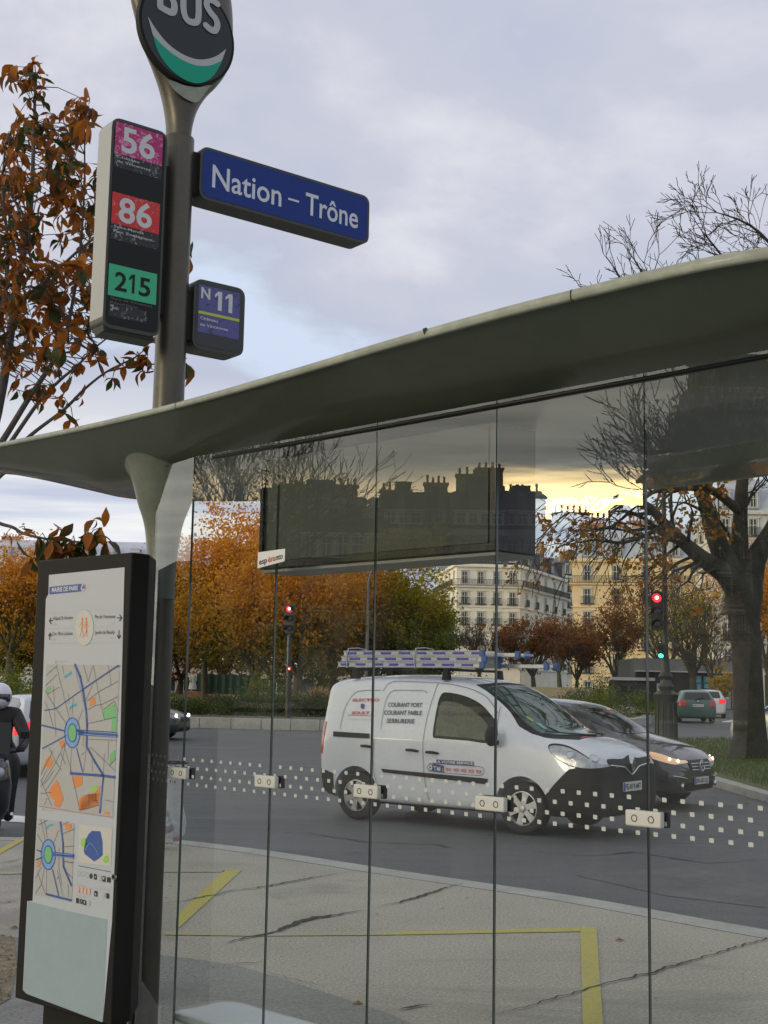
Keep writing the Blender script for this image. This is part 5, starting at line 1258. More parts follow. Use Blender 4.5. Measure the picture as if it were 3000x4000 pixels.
# ---------------------------------------------------------------- ordinary hatchbacks
def hatch(name, label, loc, rz, L, Wd, H, paint, tail=M_red, lamp=M_lens, detail=2, hood=.62, rear_x=0.0, plate_txt='', group='cars around the square', rimsp=5):
    root = thing(name, label, 'car', loc, rz, group); hw = Wd / 2; l = L / 2; k = H
    S_ = lambda fx, zb, wl, wm, zbe, wb, zt, wt, cr: (fx * l, zb * k, wl * hw, wm * hw, zbe * k, wb * hw, zt * k, wt * hw, cr * k)
    st = [S_(-1.0, .22, .82, .86, .50, .84, .58, .74, .60), S_(-.985, .16, .92, .95, .56, .93, .66, .80, .68), S_(-.94, .14, .95, .98, .60, .97, .74, .80, .76), S_(-.84, .13, .96, 1.0, .62, .99, .92, .72, .945), S_(-.66, .12, .96, 1.0, .625, .99, .965, .70, .99),
          S_(-.25, .12, .96, 1.0, .625, .99, .975, .70, 1.0), S_(.05, .12, .96, 1.0, .62, .985, .95, .69, .975), S_(.20, .12, .96, 1.0, .615, .98, .885, .70, .905), S_(.42, .12, .96, 1.0, .60, .975, .72, .76, .745), S_(.52, .12, .96, 1.0, .585, .97, .645, .77, .68), S_(.70, .12, .96, .99, .55, .95, .61, .74, .635), S_(.86, .13, .93, .95, .50, .90, .55, .70, .575), S_(.95, .15, .86, .88, .45, .82, .48, .64, .50), S_(1.0, .20, .70, .74, .38, .68, .40, .52, .41)]
    s0 = section_body(st, 2); r_ = H * .212; wx = (-.60 * l, .62 * l); wcut = MB()
    for x in wx:
        for s in (-1, 1): wcut.lathe([(r_ * 1.14, s * hw * .70), (r_ * 1.14, s * hw * 1.3)], (x, 0, r_ * 1.02), 28, axis='y')
    b = boolean(s0.copy(), wcut, 'DIFFERENCE'); setmat(b, paint); b.polygons.foreach_set('use_smooth', [True] * len(b.polygons)); b.set_sharp_from_angle(angle=R(38))
    bo = bpy.data.objects.new('body', b); COL.objects.link(bo); bo.parent = root
    a1 = inflated(b, .006); a2 = inflated(b, .012)
    for x in wx:
        for s in (-1, 1): make_wheel(root, x, s * hw * .86, r_, .19, rimsp, False)
    for s in (-1, 1):
        for pts in ([(-.80, .68), (-.76, .86), (-.60, .93), (-.27, .945), (-.27, .66)], [(-.245, .66), (-.245, .945), (.05, .92), (.20, .84), (.36, .70), (.36, .655)]):
            piece('window', a1, side_cut(rd2([(x * l, z * k) for x, z in pts], .04), s, hw * .45, hw * 1.3), M_cglass, root)
        mb = MB(); c = Vector((.33 * l, s * hw * 1.10, .68 * k)); mb.box(c, (.10, .17, .12)); mb.box(c + Vector((0, -s * .1, -.03)), (.05, .12, .04)); mb.build('door_mirror', paint, root, bevel=.03)
        piece('headlight', a2, MB().prism([(x * l, s * hw * .45, z * k) for x, z in sm2([(.74, .505), (.78, .525), (.86, .505), (.93, .47), (.985, .435), (.96, .415), (.90, .43), (.80, .465)], 3)], Vector((0, s * hw * .7, 0))), lamp, root)
        piece('tail_lamp', a2, MB().prism([(x * l, s * hw * .60, z * k) for x, z in [(-1.05, .50), (-.93, .50), (-.90, .66), (-1.05, .66)]], Vector((0, s * hw * .6, 0))), tail, root)
    piece('windscreen', a1, front_cut(sm2([(-.70 * hw, .70 * k), (0, .68 * k), (.70 * hw, .70 * k), (.62 * hw, .93 * k), (0, .955 * k), (-.62 * hw, .93 * k)], 3), .10 * l, .75 * l), M_cglass, root)
    piece('rear_window', a1, front_cut(rd2([(-.70 * hw, .69 * k), (.70 * hw, .69 * k), (.60 * hw, .92 * k), (-.60 * hw, .92 * k)], .06), -1.1 * l, -.7 * l), M_cglass, root)
    lo = [(-1.1 * l, .05), (-.82 * l, .05), (-.82 * l, .36 * k), (-1.1 * l, .38 * k)]
    bp = piece('rear_bumper', a1, MB().prism([(x, -1.2, z) for x, z in lo], Vector((0, 2.4, 0))), paint if detail > 1 else M_plast, root)
    bv = BVHTree.FromPolygons([v.co.copy() for v in a2.vertices], [tuple(p.vertices) for p in a2.polygons])
    gr_ = piece('grille', a2, front_cut(rd2([(-.40 * hw, .36 * k), (.40 * hw, .36 * k), (.46 * hw, .45 * k), (-.46 * hw, .45 * k)], .04), .8 * l, 1.1 * l), M_black, root)
    piece('air_intake', a2, front_cut(rd2([(-.6 * hw, .17 * k), (.6 * hw, .17 * k), (.55 * hw, .25 * k), (-.55 * hw, .25 * k)], .03), .8 * l, 1.1 * l), M_black, root)
    if plate_txt:
        plate(root, bv, 0, .52 * k, .50, .11, plate_txt, dirn=-1, xoff=.006)
        mb = MB(); h = bv.ray_cast(Vector((-4, 0, .64 * k)), Vector((1, 0, 0)))[0]; mb.lathe([(.001, -.02), (.045, -.015), (.05, 0)], h + Vector((-.004, 0, 0)), 14, axis='x'); mb.build('badge', M_chrome, root)
        mb = MB(); q = [(.10, .67), (-.05, .72), (-.32, .76)]; pts = [bv.ray_cast(Vector((-4, y, z * k)), Vector((1, 0, 0)))[0] + Vector((-.02, 0, 0)) for y, z in q]; mb.tube(pts, [.016, .012, .006], 5); mb.build('rear_wiper', M_black, root)
    return root, a2, bv, gr_
M_green = mat('paint_dark_green', (.045, .10, .085), .3, coat=.8); M_silver = mat('paint_silver', (.42, .44, .46), .3, metal=.3, coat=.8); M_wht = mat('paint_white', (.55, .57, .60), .3, coat=.8); M_blackp = mat('paint_black', (.020, .022, .028), .2, coat=1.0, spec=.6); M_dkgreen = mat('paint_bottle_green', (.02, .035, .03), .3, coat=.8)
def gz_at(x, y, d=(20, 90)):
    """where the sight line through a pixel meets the road"""
    q = Z(x, y, 0)
    for _ in range(12): q = Z(x, y, road_z(q.y))
    return q
q = gz_at(2719, 2826); hatch('green_car', 'dark green hatchback seen from behind, left of a white one, beside the iron lamp post', Vector((q.x + .25, q.y + 1.9, road_z(q.y + 1.9))), R(90 - 5), 3.8, 1.63, 1.42, M_green, plate_txt='5834 KD 75', detail=2)
q = gz_at(2806, 2806); hatch('white_hatchback', 'white hatchback with its red lamp lit, half hidden behind the green hatchback', Vector((q.x, q.y + 2, road_z(q.y + 2))), R(90 - 14), 4.0, 1.76, 1.46, M_wht, tail=M_redon, detail=2, plate_txt='CW-218-NT')
hatch('silver_car', 'silver car cut off by the right edge of the photo beyond the plane tree', Vector((12.25, 38.3, road_z(38))), R(128), 4.2, 1.76, 1.62, M_silver, detail=2)
hatch('silver_car', 'silver car with a lit red tail lamp behind the helmeted rider', Vector((-6.75, 25.9, road_z(26))), R(118), 4.3, 1.76, 1.50, M_silver, tail=M_redon, detail=2)
dkc, _a, dkb, _g = hatch('dark_car', 'dark green car with a bright headlamp emerging from behind the shelter post', Vector((-7.45, 37.5, road_z(37.5))), R(-8), 4.0, 1.70, 1.40, M_dkgreen, detail=2)
h_ = None
# black monospace beside the van
BC = Vector((3.26, 21.97, -.10)); BH = math.atan2(-.60, .80)
bz, ba2, bbv, bgr = hatch('black_car', 'black family car with lit headlamps half hidden behind the white van', BC, BH, 4.36, 1.80, 1.66, M_blackp, lamp=M_ambon, detail=2, rimsp=5)
mb = MB()
for z in (.60, .645, .69): mb.tube([onfront(-.34 + .04 * k * 2 * .85, z - .0, .010, bbv) for k in range(11)], .010, 6)
mb.build('grille_bar', M_chrome, bgr, smooth=True)
c = onfront(0, .655, .030, bbv); mb = MB(); mb.tube([c + Vector((0, .085 * math.cos(t), .085 * math.sin(t))) for t in [6.2832 * k / 28 for k in range(28)]], .008, 6, closed=True)
for a in (90, 210, 330): mb.tube([c, c + Vector((0, .083 * math.cos(R(a)), .083 * math.sin(R(a))))], [.012, .003], 6)
mb.build('badge', M_chrome, bgr, smooth=True)
plate(bz, bbv, 0, .43, .52, .11, 'DK-607-QL')
for s in (-1, 1):
    mb = MB(); mb.tube([onfront(s * (.50 + .04 * k), .475 + .006 * k, .006, bbv) for k in range(8)], .009, 6); mb.build('chrome_trim', M_chrome, bz, smooth=True)
    h = onfront(s * .62, .36, .004, bbv); mb = MB(); mb.lathe([(.001, .02), (.045, .012), (.055, 0)], h, 16, axis='x'); mb.build('fog_lamp', M_chrome, bz, smooth=True)

# lit bulbs of the black car and of the car behind the post
for s in (-1, 1):
    for y, z, rr in ((.66, .735, .035), (.76, .765, .028)):
        h = onfront(s * y, z, .006, bbv); mb = MB(); mb.add([h + Vector((.012, 0, 0))] + [h + Vector((-.01, rr * math.cos(t), rr * math.sin(t))) for t in [6.2832 * k / 12 for k in range(12)]], [(0, k + 1, (k + 1) % 12 + 1) for k in range(12)]); mb.build('bulb', mat('bulb_warm_lit', (.8, .6, .4), .3, emit=(1.0, .72, .42), estr=6.0), bz)
for s in (-1, 1):
    h = onfront(s * .60, .66, .01, dkb); mb = MB(); mb.lathe([(.001, .03), (.05, .02), (.06, -.02)], h, 14, axis='x'); mb.build('bulb', mat('bulb_white_lit', (.8, .8, .8), .3, emit=(1.0, .97, .9), estr=6.0), dkc)
# ================================================================ PEOPLE, LAMPS, FENCES
def skinned(name, verts, edges, radii, m, parent, root=0, lvl=2):
    me = bpy.data.meshes.new(name); me.from_pydata([tuple(v) for v in verts], edges, [])
    o = bpy.data.objects.new(name, me); COL.objects.link(o)
    sk_ = o.modifiers.new('skin', 'SKIN'); sk_.use_smooth_shade = True
    for i, v in enumerate(me.skin_vertices[0].data): r = radii[i]; v.radius = (r, r) if not hasattr(r, '__len__') else r; v.use_root = (i == root)
    ss = o.modifiers.new('ss', 'SUBSURF'); ss.levels = lvl; ss.render_levels = lvl
    r = evalmesh(o); bpy.data.objects.remove(o); r.materials.clear(); r.materials.append(m); r.polygons.foreach_set('use_smooth', [True] * len(r.polygons))
    ob = bpy.data.objects.new(name, r); COL.objects.link(ob); ob.parent = parent; return ob
M_cloth = mat('black_textile', (.012, .012, .014), .7, var=.3, vscale=6); M_skin = mat('skin', (.42, .25, .18), .5); M_helm = mat('helmet_white', (.62, .63, .66), .2, coat=1.0); M_visor = mat('visor', (.01, .01, .012), .08, coat=1.0, spec=.8)
RP = Vector((-4.48, 15.5, -.12)); RR = R(-78)
# scooter, local +x forward
sc_ = thing('scooter', 'large black motor scooter under the helmeted rider at the left edge', 'scooter', RP, RR)
mb = MB(); rows = []
for x, hw, z0, z1 in [(-.95, .03, .72, .80), (-.85, .14, .55, .84), (-.55, .19, .40, .86), (-.2, .20, .28, .80), (0.0, .19, .22, .55), (.25, .20, .20, .40), (.45, .22, .22, .62), (.58, .24, .30, .95), (.68, .22, .42, 1.02), (.80, .15, .50, .92), (.88, .05, .60, .80)]:
    rows.append([Vector((x, hw * math.copysign(abs(math.cos(a)) ** .6, math.cos(a)), (z0 + z1) / 2 + (z1 - z0) / 2 * math.copysign(abs(math.sin(a)) ** .7, math.sin(a)))) for a in [6.2832 * k / 18 for k in range(19)]])
mb.grid(rows); mb.build('body', M_blackp, sc_, smooth=True)
for x in (-.72, .78):
    mb = MB(); mb.lathe([(.16, -.055), (.25, -.05), (.275, 0), (.25, .05), (.16, .055), (.16, -.055)], (x, 0, .275), 28, axis='y', cap=False); wh_ = mb.build('wheel', M_tyre, sc_, smooth=True)
    mb = MB(); mb.lathe([(.165, -.03), (.15, -.035), (.04, -.03), (.04, .03), (.15, .035), (.165, .03)], (x, 0, .275), 24, axis='y'); mb.build('rim', M_rim, wh_, smooth=True)
mb = MB(); mb.tube([(.80, s * .07, .275) for s in (-1, 1)], .02, 8); 
for s in (-1, 1): mb.tube([(.80, s * .085, .28), (.70, s * .08, .60)], .022, 8)
mb.tube([(.55, -.36, 1.04), (.62, -.2, 1.02), (.64, 0, .99), (.62, .2, 1.02), (.55, .36, 1.04)], .016, 8); mb.build('handlebar', M_plast, sc_, smooth=True)
mb = MB(); rows = [[Vector((.66 + .02 * k + .0 - .10 * j / 5, y, .98 + .38 * j / 5)) for y in [-.20 + .05 * i for i in range(9)]] for j, k in ((0, 0), (1, 0), (2, 0), (3, 0), (4, 0), (5, 0))]; mb.grid(rows)
ob = mb.build('windshield', mat('smoked_screen', (.012, .012, .012), .35), sc_); sm_ = ob.modifiers.new('s', 'SOLIDIFY'); sm_.thickness = .005
for s in (-1, 1):
    mb = MB(); mb.lathe([(.001, .03), (.05, .02), (.06, -.02), (.03, -.05)], (.83, s * .11, .80), 14, axis='x'); mb.build('headlight', M_lens, sc_, smooth=True)
    mb = MB(); mb.tube([(.60, s * .28, 1.05), (.62, s * .36, 1.18)], .008, 6); mb.box((.62, s * .37, 1.22), (.03, .13, .08)); mb.build('mirror', M_plast, sc_, bevel=.01)
mb = MB(); mb.box((-.35, 0, .84), (.62, .30, .08)); mb.build('saddle', M_cloth, sc_, bevel=.03)
mb = MB(); mb.tube([(.10, -.23, .22), (.45, -.25, .30)], .02, 6); mb.tube([(.10, .23, .22), (.45, .25, .30)], .02, 6); mb.build('trim', M_chrome, sc_)
# rider
rd = thing('person', 'person in black wearing a white full face helmet, seated on the scooter', 'person', RP, RR)
V_ = [(-.32, 0, .92), (-.30, 0, 1.10), (-.24, 0, 1.30), (-.19, 0, 1.44), (-.17, 0, 1.53),
      (-.20, .20, 1.43), (.02, .33, 1.20), (.30, .33, 1.08), (.52, .31, 1.06), (-.20, -.20, 1.43), (.02, -.33, 1.20), (.30, -.33, 1.08), (.52, -.31, 1.06),
      (-.22, .13, .92), (.22, .22, .86), (.24, .20, .45), (.22, .20, .27), (.38, .20, .24), (-.22, -.13, .92), (.22, -.22, .86), (.24, -.20, .45), (.22, -.20, .27), (.38, -.20, .24)]
E_ = [(0, 1), (1, 2), (2, 3), (3, 4), (3, 5), (5, 6), (6, 7), (7, 8), (3, 9), (9, 10), (10, 11), (11, 12), (0, 13), (13, 14), (14, 15), (15, 16), (16, 17), (0, 18), (18, 19), (19, 20), (20, 21), (21, 22)]
Rr_ = [.17, .165, .18, .14, .075, .10, .075, .058, .045, .10, .075, .058, .045, .13, .10, .075, .065, .05, .13, .10, .075, .065, .05]
skinned('body', V_, E_, Rr_, M_cloth, rd)
hc = Vector((-.12, 0, 1.66)); mb = MB(); rows = []
for i in range(15):
    th = math.pi * i / 14; row = []
    for k in range(29):
        ph = 2 * math.pi * k / 28; x, y, z = math.sin(th) * math.cos(ph), math.sin(th) * math.sin(ph), math.cos(th)
        chin = 1.0 + .14 * max(0, x) * max(0, -z + .2); row.append(hc + Vector((x * .17 * chin, y * .146, z * .162 + (-.02 * max(0, x) if z < 0 else 0))))
    rows.append(row)
mb.grid(rows); hm_ = mb.build('helmet', M_helm, rd, smooth=True)
mb = MB(); mb.grid([[hc + Vector((math.cos(ph) * .17 * 1.045 * math.cos(el), math.sin(ph) * .146 * 1.05 * math.cos(el), math.sin(el) * .162 - .005)) for ph in [-1.05 + 2.1 * k / 16 for k in range(17)]] for el in [-.42 + .62 * j / 6 for j in range(7)]])
mb.build('visor', M_visor, hm_, smooth=True)
mb = MB(); mb.tube([(-.15, 0, 1.50), (-.15, 0, 1.56)], [.085, .09], 14); mb.build('collar', M_cloth, rd)
for s in (-1, 1):
    hv = [(.50, s * .31, 1.06), (.56, s * .315, 1.065)]; mb = MB()
    V2 = [(.50, s * .31, 1.06), (.55, s * .31, 1.07)]; E2 = [(0, 1)]; R2 = [.04, .036]
    for f_ in range(4):
        y = s * (.345 - .022 * f_); b0 = len(V2); V2 += [(.575, y, 1.075), (.60, y, 1.055), (.585, y, 1.02)]; E2 += [(1, b0), (b0, b0 + 1), (b0 + 1, b0 + 2)]; R2 += [.012, .011, .010]
    b0 = len(V2); V2 += [(.55, s * .27, 1.045), (.585, s * .262, 1.03)]; E2 += [(1, b0), (b0, b0 + 1)]; R2 += [.013, .011]
    skinned('glove', V2, E2, R2, M_cloth, rd, lvl=1)

sc_.scale = (.965,) * 3; rd.scale = (.965,) * 3
# person in white far behind the glass
q = P(752, 2700, 93); pz = lawn_z(93); ps = thing('person', 'person in a long white coat standing left of the green screen fence', 'person', Vector((q.x, 93, pz)), R(-60))
M_coat = mat('white_coat', (.60, .60, .58), .7, var=.1, vscale=6); M_hair = mat('ginger_hair', (.30, .10, .03), .7)
V_ = [(0, 0, .92), (0, 0, 1.12), (0, 0, 1.32), (0, 0, 1.43), (.01, 0, 1.50), (.03, 0, 1.60), (0, .17, 1.38), (.03, .23, 1.12), (.16, .16, .98), (.22, .12, .98), (0, -.17, 1.38), (.03, -.24, 1.12), (.12, -.20, .92), (.18, -.19, .88), (0, .09, .88), (.02, .10, .48), (-.02, .10, .08), (.10, .11, .03), (0, -.09, .88), (.06, -.10, .48), (.04, -.10, .08), (.16, -.11, .03)]
E_ = [(0, 1), (1, 2), (2, 3), (3, 4), (4, 5), (3, 6), (6, 7), (7, 8), (8, 9), (3, 10), (10, 11), (11, 12), (12, 13), (0, 14), (14, 15), (15, 16), (16, 17), (0, 18), (18, 19), (19, 20), (20, 21)]
skinned('body', V_, E_, [.14, .12, .15, .10, .05, .09, .07, .05, .035, .03, .07, .05, .035, .03, .09, .06, .045, .04, .09, .06, .045, .04], M_skin, ps)
mb = MB(); mb.lathe([(.30, .42), (.26, .70), (.19, 1.0), (.17, 1.15), (.20, 1.35), (.15, 1.44), (.07, 1.48)], (0, 0, 0), 20, cap=False)
for s in (-1, 1): mb.tube([(0, s * .17, 1.39), (.03, s * .235, 1.13), (.14, s * .18, .98)], [.075, .062, .05], 10)
mb.build('coat', M_coat, ps, smooth=True)
mb = MB(); mb.lathe([(.001, 1.74), (.07, 1.73), (.105, 1.67), (.11, 1.60), (.09, 1.50), (.07, 1.46)], (-.015, 0, 0), 16, cap=False); mb.build('hair', M_hair, ps, smooth=True)

# ---- green screen fence, beyond the lawn
M_net = mat('green_screen_net', (.008, .045, .032), .75, var=.35, vscale=2.5); M_fpost = mat('fence_post_green', (.05, .07, .05), .6)
def at2(x, Y, z): q_ = P(x, 2700, Y); return Vector((q_.x, Y, z))
fn = thing('screen_fence', 'long dark green screened fence standing on the island lawn', 'fence', at2(890, 94, lawn_z(94)))
x0, x1 = at2(768, 94, 0).x, at2(1010, 94, 0).x; fx0 = x0 - fn.location.x; fx1 = x1 - fn.location.x
n_ = 40; rows = [[Vector((fx0 + (fx1 - fx0) * i / n_, .04 * math.sin(i * 1.3), z + .04 * math.sin(i * .9) * (z > 1))) for i in range(n_ + 1)] for z in (.12, .8, 1.52)]
mb = MB(); mb.grid(rows); o = mb.build('screen_net', M_net, fn); s_ = o.modifiers.new('s', 'SOLIDIFY'); s_.thickness = .02
for k in range(5):
    mb = MB(); mb.box((fx0 + (fx1 - fx0) * k / 4, .08, .78), (.05, .05, 1.56)); mb.build('fence_post', M_fpost, fn)
mb = MB(); mb.box(((fx0 + fx1) / 2, -.04, .05), (fx1 - fx0, .06, .06)); mb.build('bottom_rail', M_kerb, fn)

# ---- traffic lights
M_tl = mat('signal_green_black', (.020, .022, .018), .5); M_tlpole = mat('signal_pole', (.04, .035, .03), .5); M_tlgrey = mat('pole_grey', (.25, .25, .23), .4)
M_lred = mat('signal_red_lit', (.6, .02, .02), .3, emit=(1.0, .02, .03), estr=2.4); M_lgreen = mat('signal_green_lit', (.02, .5, .3), .3, emit=(.05, 1.0, .55), estr=2.4); M_loff = mat('signal_lens_off', (.03, .03, .03), .15, coat=.6)
M_hot = mat('signal_core_lit', (.9, .6, .5), .3, emit=(1.0, .55, .35), estr=9.0)
def signal_head(root, c, face, n_l, pitch, r_, lit, litm, hooded=True):
    """c = centre of the top lens, face = direction it looks"""
    f = face.normalized(); u = Vector((0, 0, 1)).cross(f).normalized(); z_ = Vector((0, 0, 1))
    mb = MB(); H_ = pitch * (n_l - 1) + r_ * 2.9
    pts = rounded([(-r_ * 1.35, -H_ + r_ * 1.45, 0), (r_ * 1.35, -H_ + r_ * 1.45, 0), (r_ * 1.35, r_ * 1.45, 0), (-r_ * 1.35, r_ * 1.45, 0)], .06, 4)
    mb.prism([c + u * p.x + z_ * p.y for p in pts], -f * r_ * 1.3); h_ = mb.build('signal_head', M_tl, root, angle=40)
    for i in range(n_l):
        cc = c - z_ * pitch * i; mb = MB(); a = [6.2832 * k / 20 for k in range(20)]
        mb.add([cc + f * .022] + [cc + f * .006 + (u * math.cos(t) + z_ * math.sin(t)) * r_ for t in a], [(0, k + 1, (k + 1) % 20 + 1) for k in range(20)])
        mb.build('lens', litm if i == lit else M_loff, h_, smooth=True)
        if i == lit:
            mb = MB(); mb.add([cc + f * .034] + [cc + f * .026 + (u * math.cos(t) + z_ * math.sin(t)) * r_ * .38 for t in a], [(0, k + 1, (k + 1) % 20 + 1) for k in range(20)]); mb.build('lens_core', M_hot if litm is M_lred else M_lgreen, h_, smooth=True)
        if hooded:
            rows = []
            for (d, ext) in ((0.0, 0), (r_ * 1.7, 1)):
                rows.append([cc + f * (d if math.sin(t) > -.2 else d * .5) + (u * math.cos(t) + z_ * math.sin(t)) * r_ * 1.12 + z_ * (-.03 * ext) for t in [R(-20) + R(220) * k / 14 for k in range(15)]])
            mb = MB(); mb.grid(rows); o_ = mb.build('hood', M_tl, h_, smooth=True); s2 = o_.modifiers.new('s', 'SOLIDIFY'); s2.thickness = .006
    return h_
fa_ = (Vector((-.35, -1, 0))).normalized()
tb_ = P(1120, 2800, 44.8); tz = road_z(44.8) + .34; t1 = thing('traffic_light', 'slim island traffic light with a red top lamp and a small red repeater', 'traffic light', Vector((tb_.x, 44.8, tz)))
def TL_(x, y): p = P(x, y, 44.7); return Vector((p.x - tb_.x, -.1, p.z - tz))
htop = TL_(1119, 2378); mb = MB(); hz_ = htop.z
mb.tube([(0.04, 0, -.1), (.04, 0, 1.36)], .10, 14); mb.tube([(.04, 0, 1.36), (.04, 0, hz_ + .1)], .052, 12); mb.build('pole', M_tlpole, t1, smooth=False)
mb = MB(); mb.tube([(-.02, -.04, 1.5), (-.02, -.04, hz_ - .9)], .022, 8); mb.build('conduit', M_tlgrey, t1)
signal_head(t1, Vector((.0, -.12, hz_)), fa_, 3, .335, .115, 0, M_lred)
rz_ = TL_(1127, 2612).z; signal_head(t1, Vector((.05, -.10, rz_)), fa_, 1, .2, .05, 0, M_lred, False)

# ---- cast iron lamp post with its own signals
LB = P(2603, 2900, 30.5); LB.z = grass_z(30.5) - .02; lp = thing('lamp_post', 'ornate dark green cast iron lamp post with fluted pedestal on the grass island', 'lamp post', LB)
M_iron = mat('cast_iron_green', (.030, .034, .026), .45, var=.3, vscale=4, bump=.3, bscale=25)
def lz(y): return P(2600, y, 30.5).z - LB.z
def rad(px): return px / 5100 * 30.5 / 2
prof = [(.36, 0), (.36, .10), (.33, .14), (.30, .30), (rad(82), lz(2880)), (rad(80), lz(2742)), (rad(92), lz(2726)), (rad(98), lz(2712)), (rad(72), lz(2704)), (rad(46), lz(2696)), (rad(60), lz(2682)), (rad(44), lz(2668)), (rad(40), lz(2655)), (rad(58), lz(2642)), (rad(40), lz(2630)), (rad(36), lz(2618)), (rad(30), lz(2570)), (rad(24), lz(2560)), (rad(22), lz(2480)), (rad(19), lz(2200)), (rad(17), lz(1900)), (rad(16), lz(1750))]
mb = MB(); vs = []; nseg = 32
mb.lathe(prof, (0, 0, 0), nseg); mb.build('column', M_iron, lp, angle=35)
mb = MB()
for k in range(12):
    a = 6.2832 * k / 12; mb.tube([(math.cos(a) * .255, math.sin(a) * .255, .34), (math.cos(a) * .245, math.sin(a) * .245, lz(2745))], .018, 6)
mb.build('flute', M_iron, lp)
lt = lz(1750); mb = MB(); mb.tube([(0, 0, lt), (0, 0, lt + .5)], .04, 8)
mb.lathe([(.10, lt + .5), (.22, lt + .62), (.28, lt + 1.0), (.20, lt + 1.12), (.05, lt + 1.25)], (0, 0, 0), 16); mb.build('lantern', M_iron, lp, smooth=True)
ft = Vector((-.30, -1, 0)).normalized(); cA = P(2566, 2335, 30.2) - LB
signal_head(lp, Vector((cA.x, cA.y, cA.z)), ft, 3, .30, .105, 0, M_lred)
mb = MB(); mb.box((cA.x / 2 + .02, cA.y * .6, cA.z - .05), (abs(cA.x) + .08, .06, .05)); mb.build('bracket', M_tl, lp); mb = MB(); mb.box((cA.x / 2 + .02, cA.y * .6, cA.z - .58), (abs(cA.x) + .08, .06, .05)); mb.build('bracket', M_tl, lp)
cB = P(2582, 2527, 30.2) - LB; signal_head(lp, Vector((cB.x, cB.y, cB.z)), ft, 2, .19, .062, 1, M_lgreen)

# tall street lamps far behind
M_lamp = mat('street_lamp_grey', (.16, .17, .17), .5)
def street_lamp(x, Y, ytop, lb, side=1):
    b = at2(x, Y, lawn_z(Y)); h = P(x, ytop, Y).z - b.z; r_ = thing('street_lamp', lb, 'street lamp', b)
    mb = MB(); pts = [(0, 0, 0), (0, 0, h * .5), (0, 0, h * .88), (side * .12, 0, h * .96), (side * .5, 0, h), (side * 1.0, 0, h * .99)]
    mb.tube(pts, [.11, .09, .06, .05, .045, .04], 10); mb.build('pole', M_lamp, r_, smooth=True)
    mb = MB(); mb.lathe([(.02, .18), (.16, .12), (.30, .02), (.30, -.03), (.10, -.10), (.01, -.12)], (side * 1.15, 0, h * .985), 18); mb.build('lamp_head', mat('lamp_shell', (.20, .24, .24), .35), r_, smooth=True)
street_lamp(1430, 70, 2215, 'tall grey street lamp above the left end of the ladder')

# ---- clear rubbish bag on a hoop
RBp = Z(652, 3225, -.0); q = P(662, 3220, 13.6); rbz = 0.0
rb_ = thing('rubbish_bag', 'clear plastic rubbish bag hanging from a hoop at the kerb behind the shelter', 'rubbish bag', Vector((q.x, 13.6, 0)))
M_bag = bpy.data.materials.new('clear_plastic'); M_bag.use_nodes = True; tt = NT(M_bag.node_tree); pb_ = tt.n['Principled BSDF']; pb_.inputs['Base Color'].default_value = (.62, .64, .66, 1); pb_.inputs['Roughness'].default_value = .15
tcn = tt.node('ShaderNodeTexCoord'); bn = tt.node('ShaderNodeBump'); bn.inputs['Strength'].default_value = 1; bn.inputs['Distance'].default_value = .03; tt.l.new(tt.noise(tcn.outputs['Object'], 14, 4), bn.inputs['Height']); tt.l.new(bn.outputs[0], pb_.inputs['Normal'])
trn = tt.node('ShaderNodeBsdfTransparent'); mxx = tt.node('ShaderNodeMixShader'); mxx.inputs[0].default_value = .42; tt.l.new(trn.outputs[0], mxx.inputs[1]); tt.l.new(pb_.outputs[0], mxx.inputs[2]); tt.l.new(mxx.outputs[0], tt.n['Material Output'].inputs[0])
rg = random.Random(8); rows = []
for z, r_ in [(.86, .16), (.82, .16), (.6, .11), (.45, .12), (.28, .16), (.14, .155), (.07, .09), (.05, .01)]:
    rows.append([Vector((math.cos(a) * r_ * (1 + rg.uniform(-.10, .10)), math.sin(a) * r_ * (1 + rg.uniform(-.10, .10)), z + rg.uniform(-.01, .01))) for a in [6.2832 * k / 20 for k in range(20)]]); rows[-1].append(rows[-1][0])
mb = MB(); mb.grid(rows); mb.build('bag', M_bag, rb_, smooth=True)
mb = MB(); mb.tube([(.165 * math.cos(a), .165 * math.sin(a), .86) for a in [6.2832 * k / 20 for k in range(20)]], .010, 6, closed=True); mb.tube([(-.18, 0, 0), (-.18, 0, .9)], .018, 8); mb.build('hoop', M_tlpole, rb_)
for k, (m_, s_) in enumerate(((M_red, .06), (M_paper, .08), (M_dark, .09), (M_paper, .07), (M_cy if 'M_cy' in globals() else C_cy, .05), (M_dark, .07))):
    mb = MB(); mb.box((rg.uniform(-.08, .10), rg.uniform(-.12, .0), .10 + .05 * k), (s_, s_ * .7, s_ * .6), Matrix.Rotation(rg.uniform(0, 3), 3, Vector((rg.random(), rg.random(), .3)).normalized())); tag(mb.build('litter', m_, rb_, bevel=.008), None)

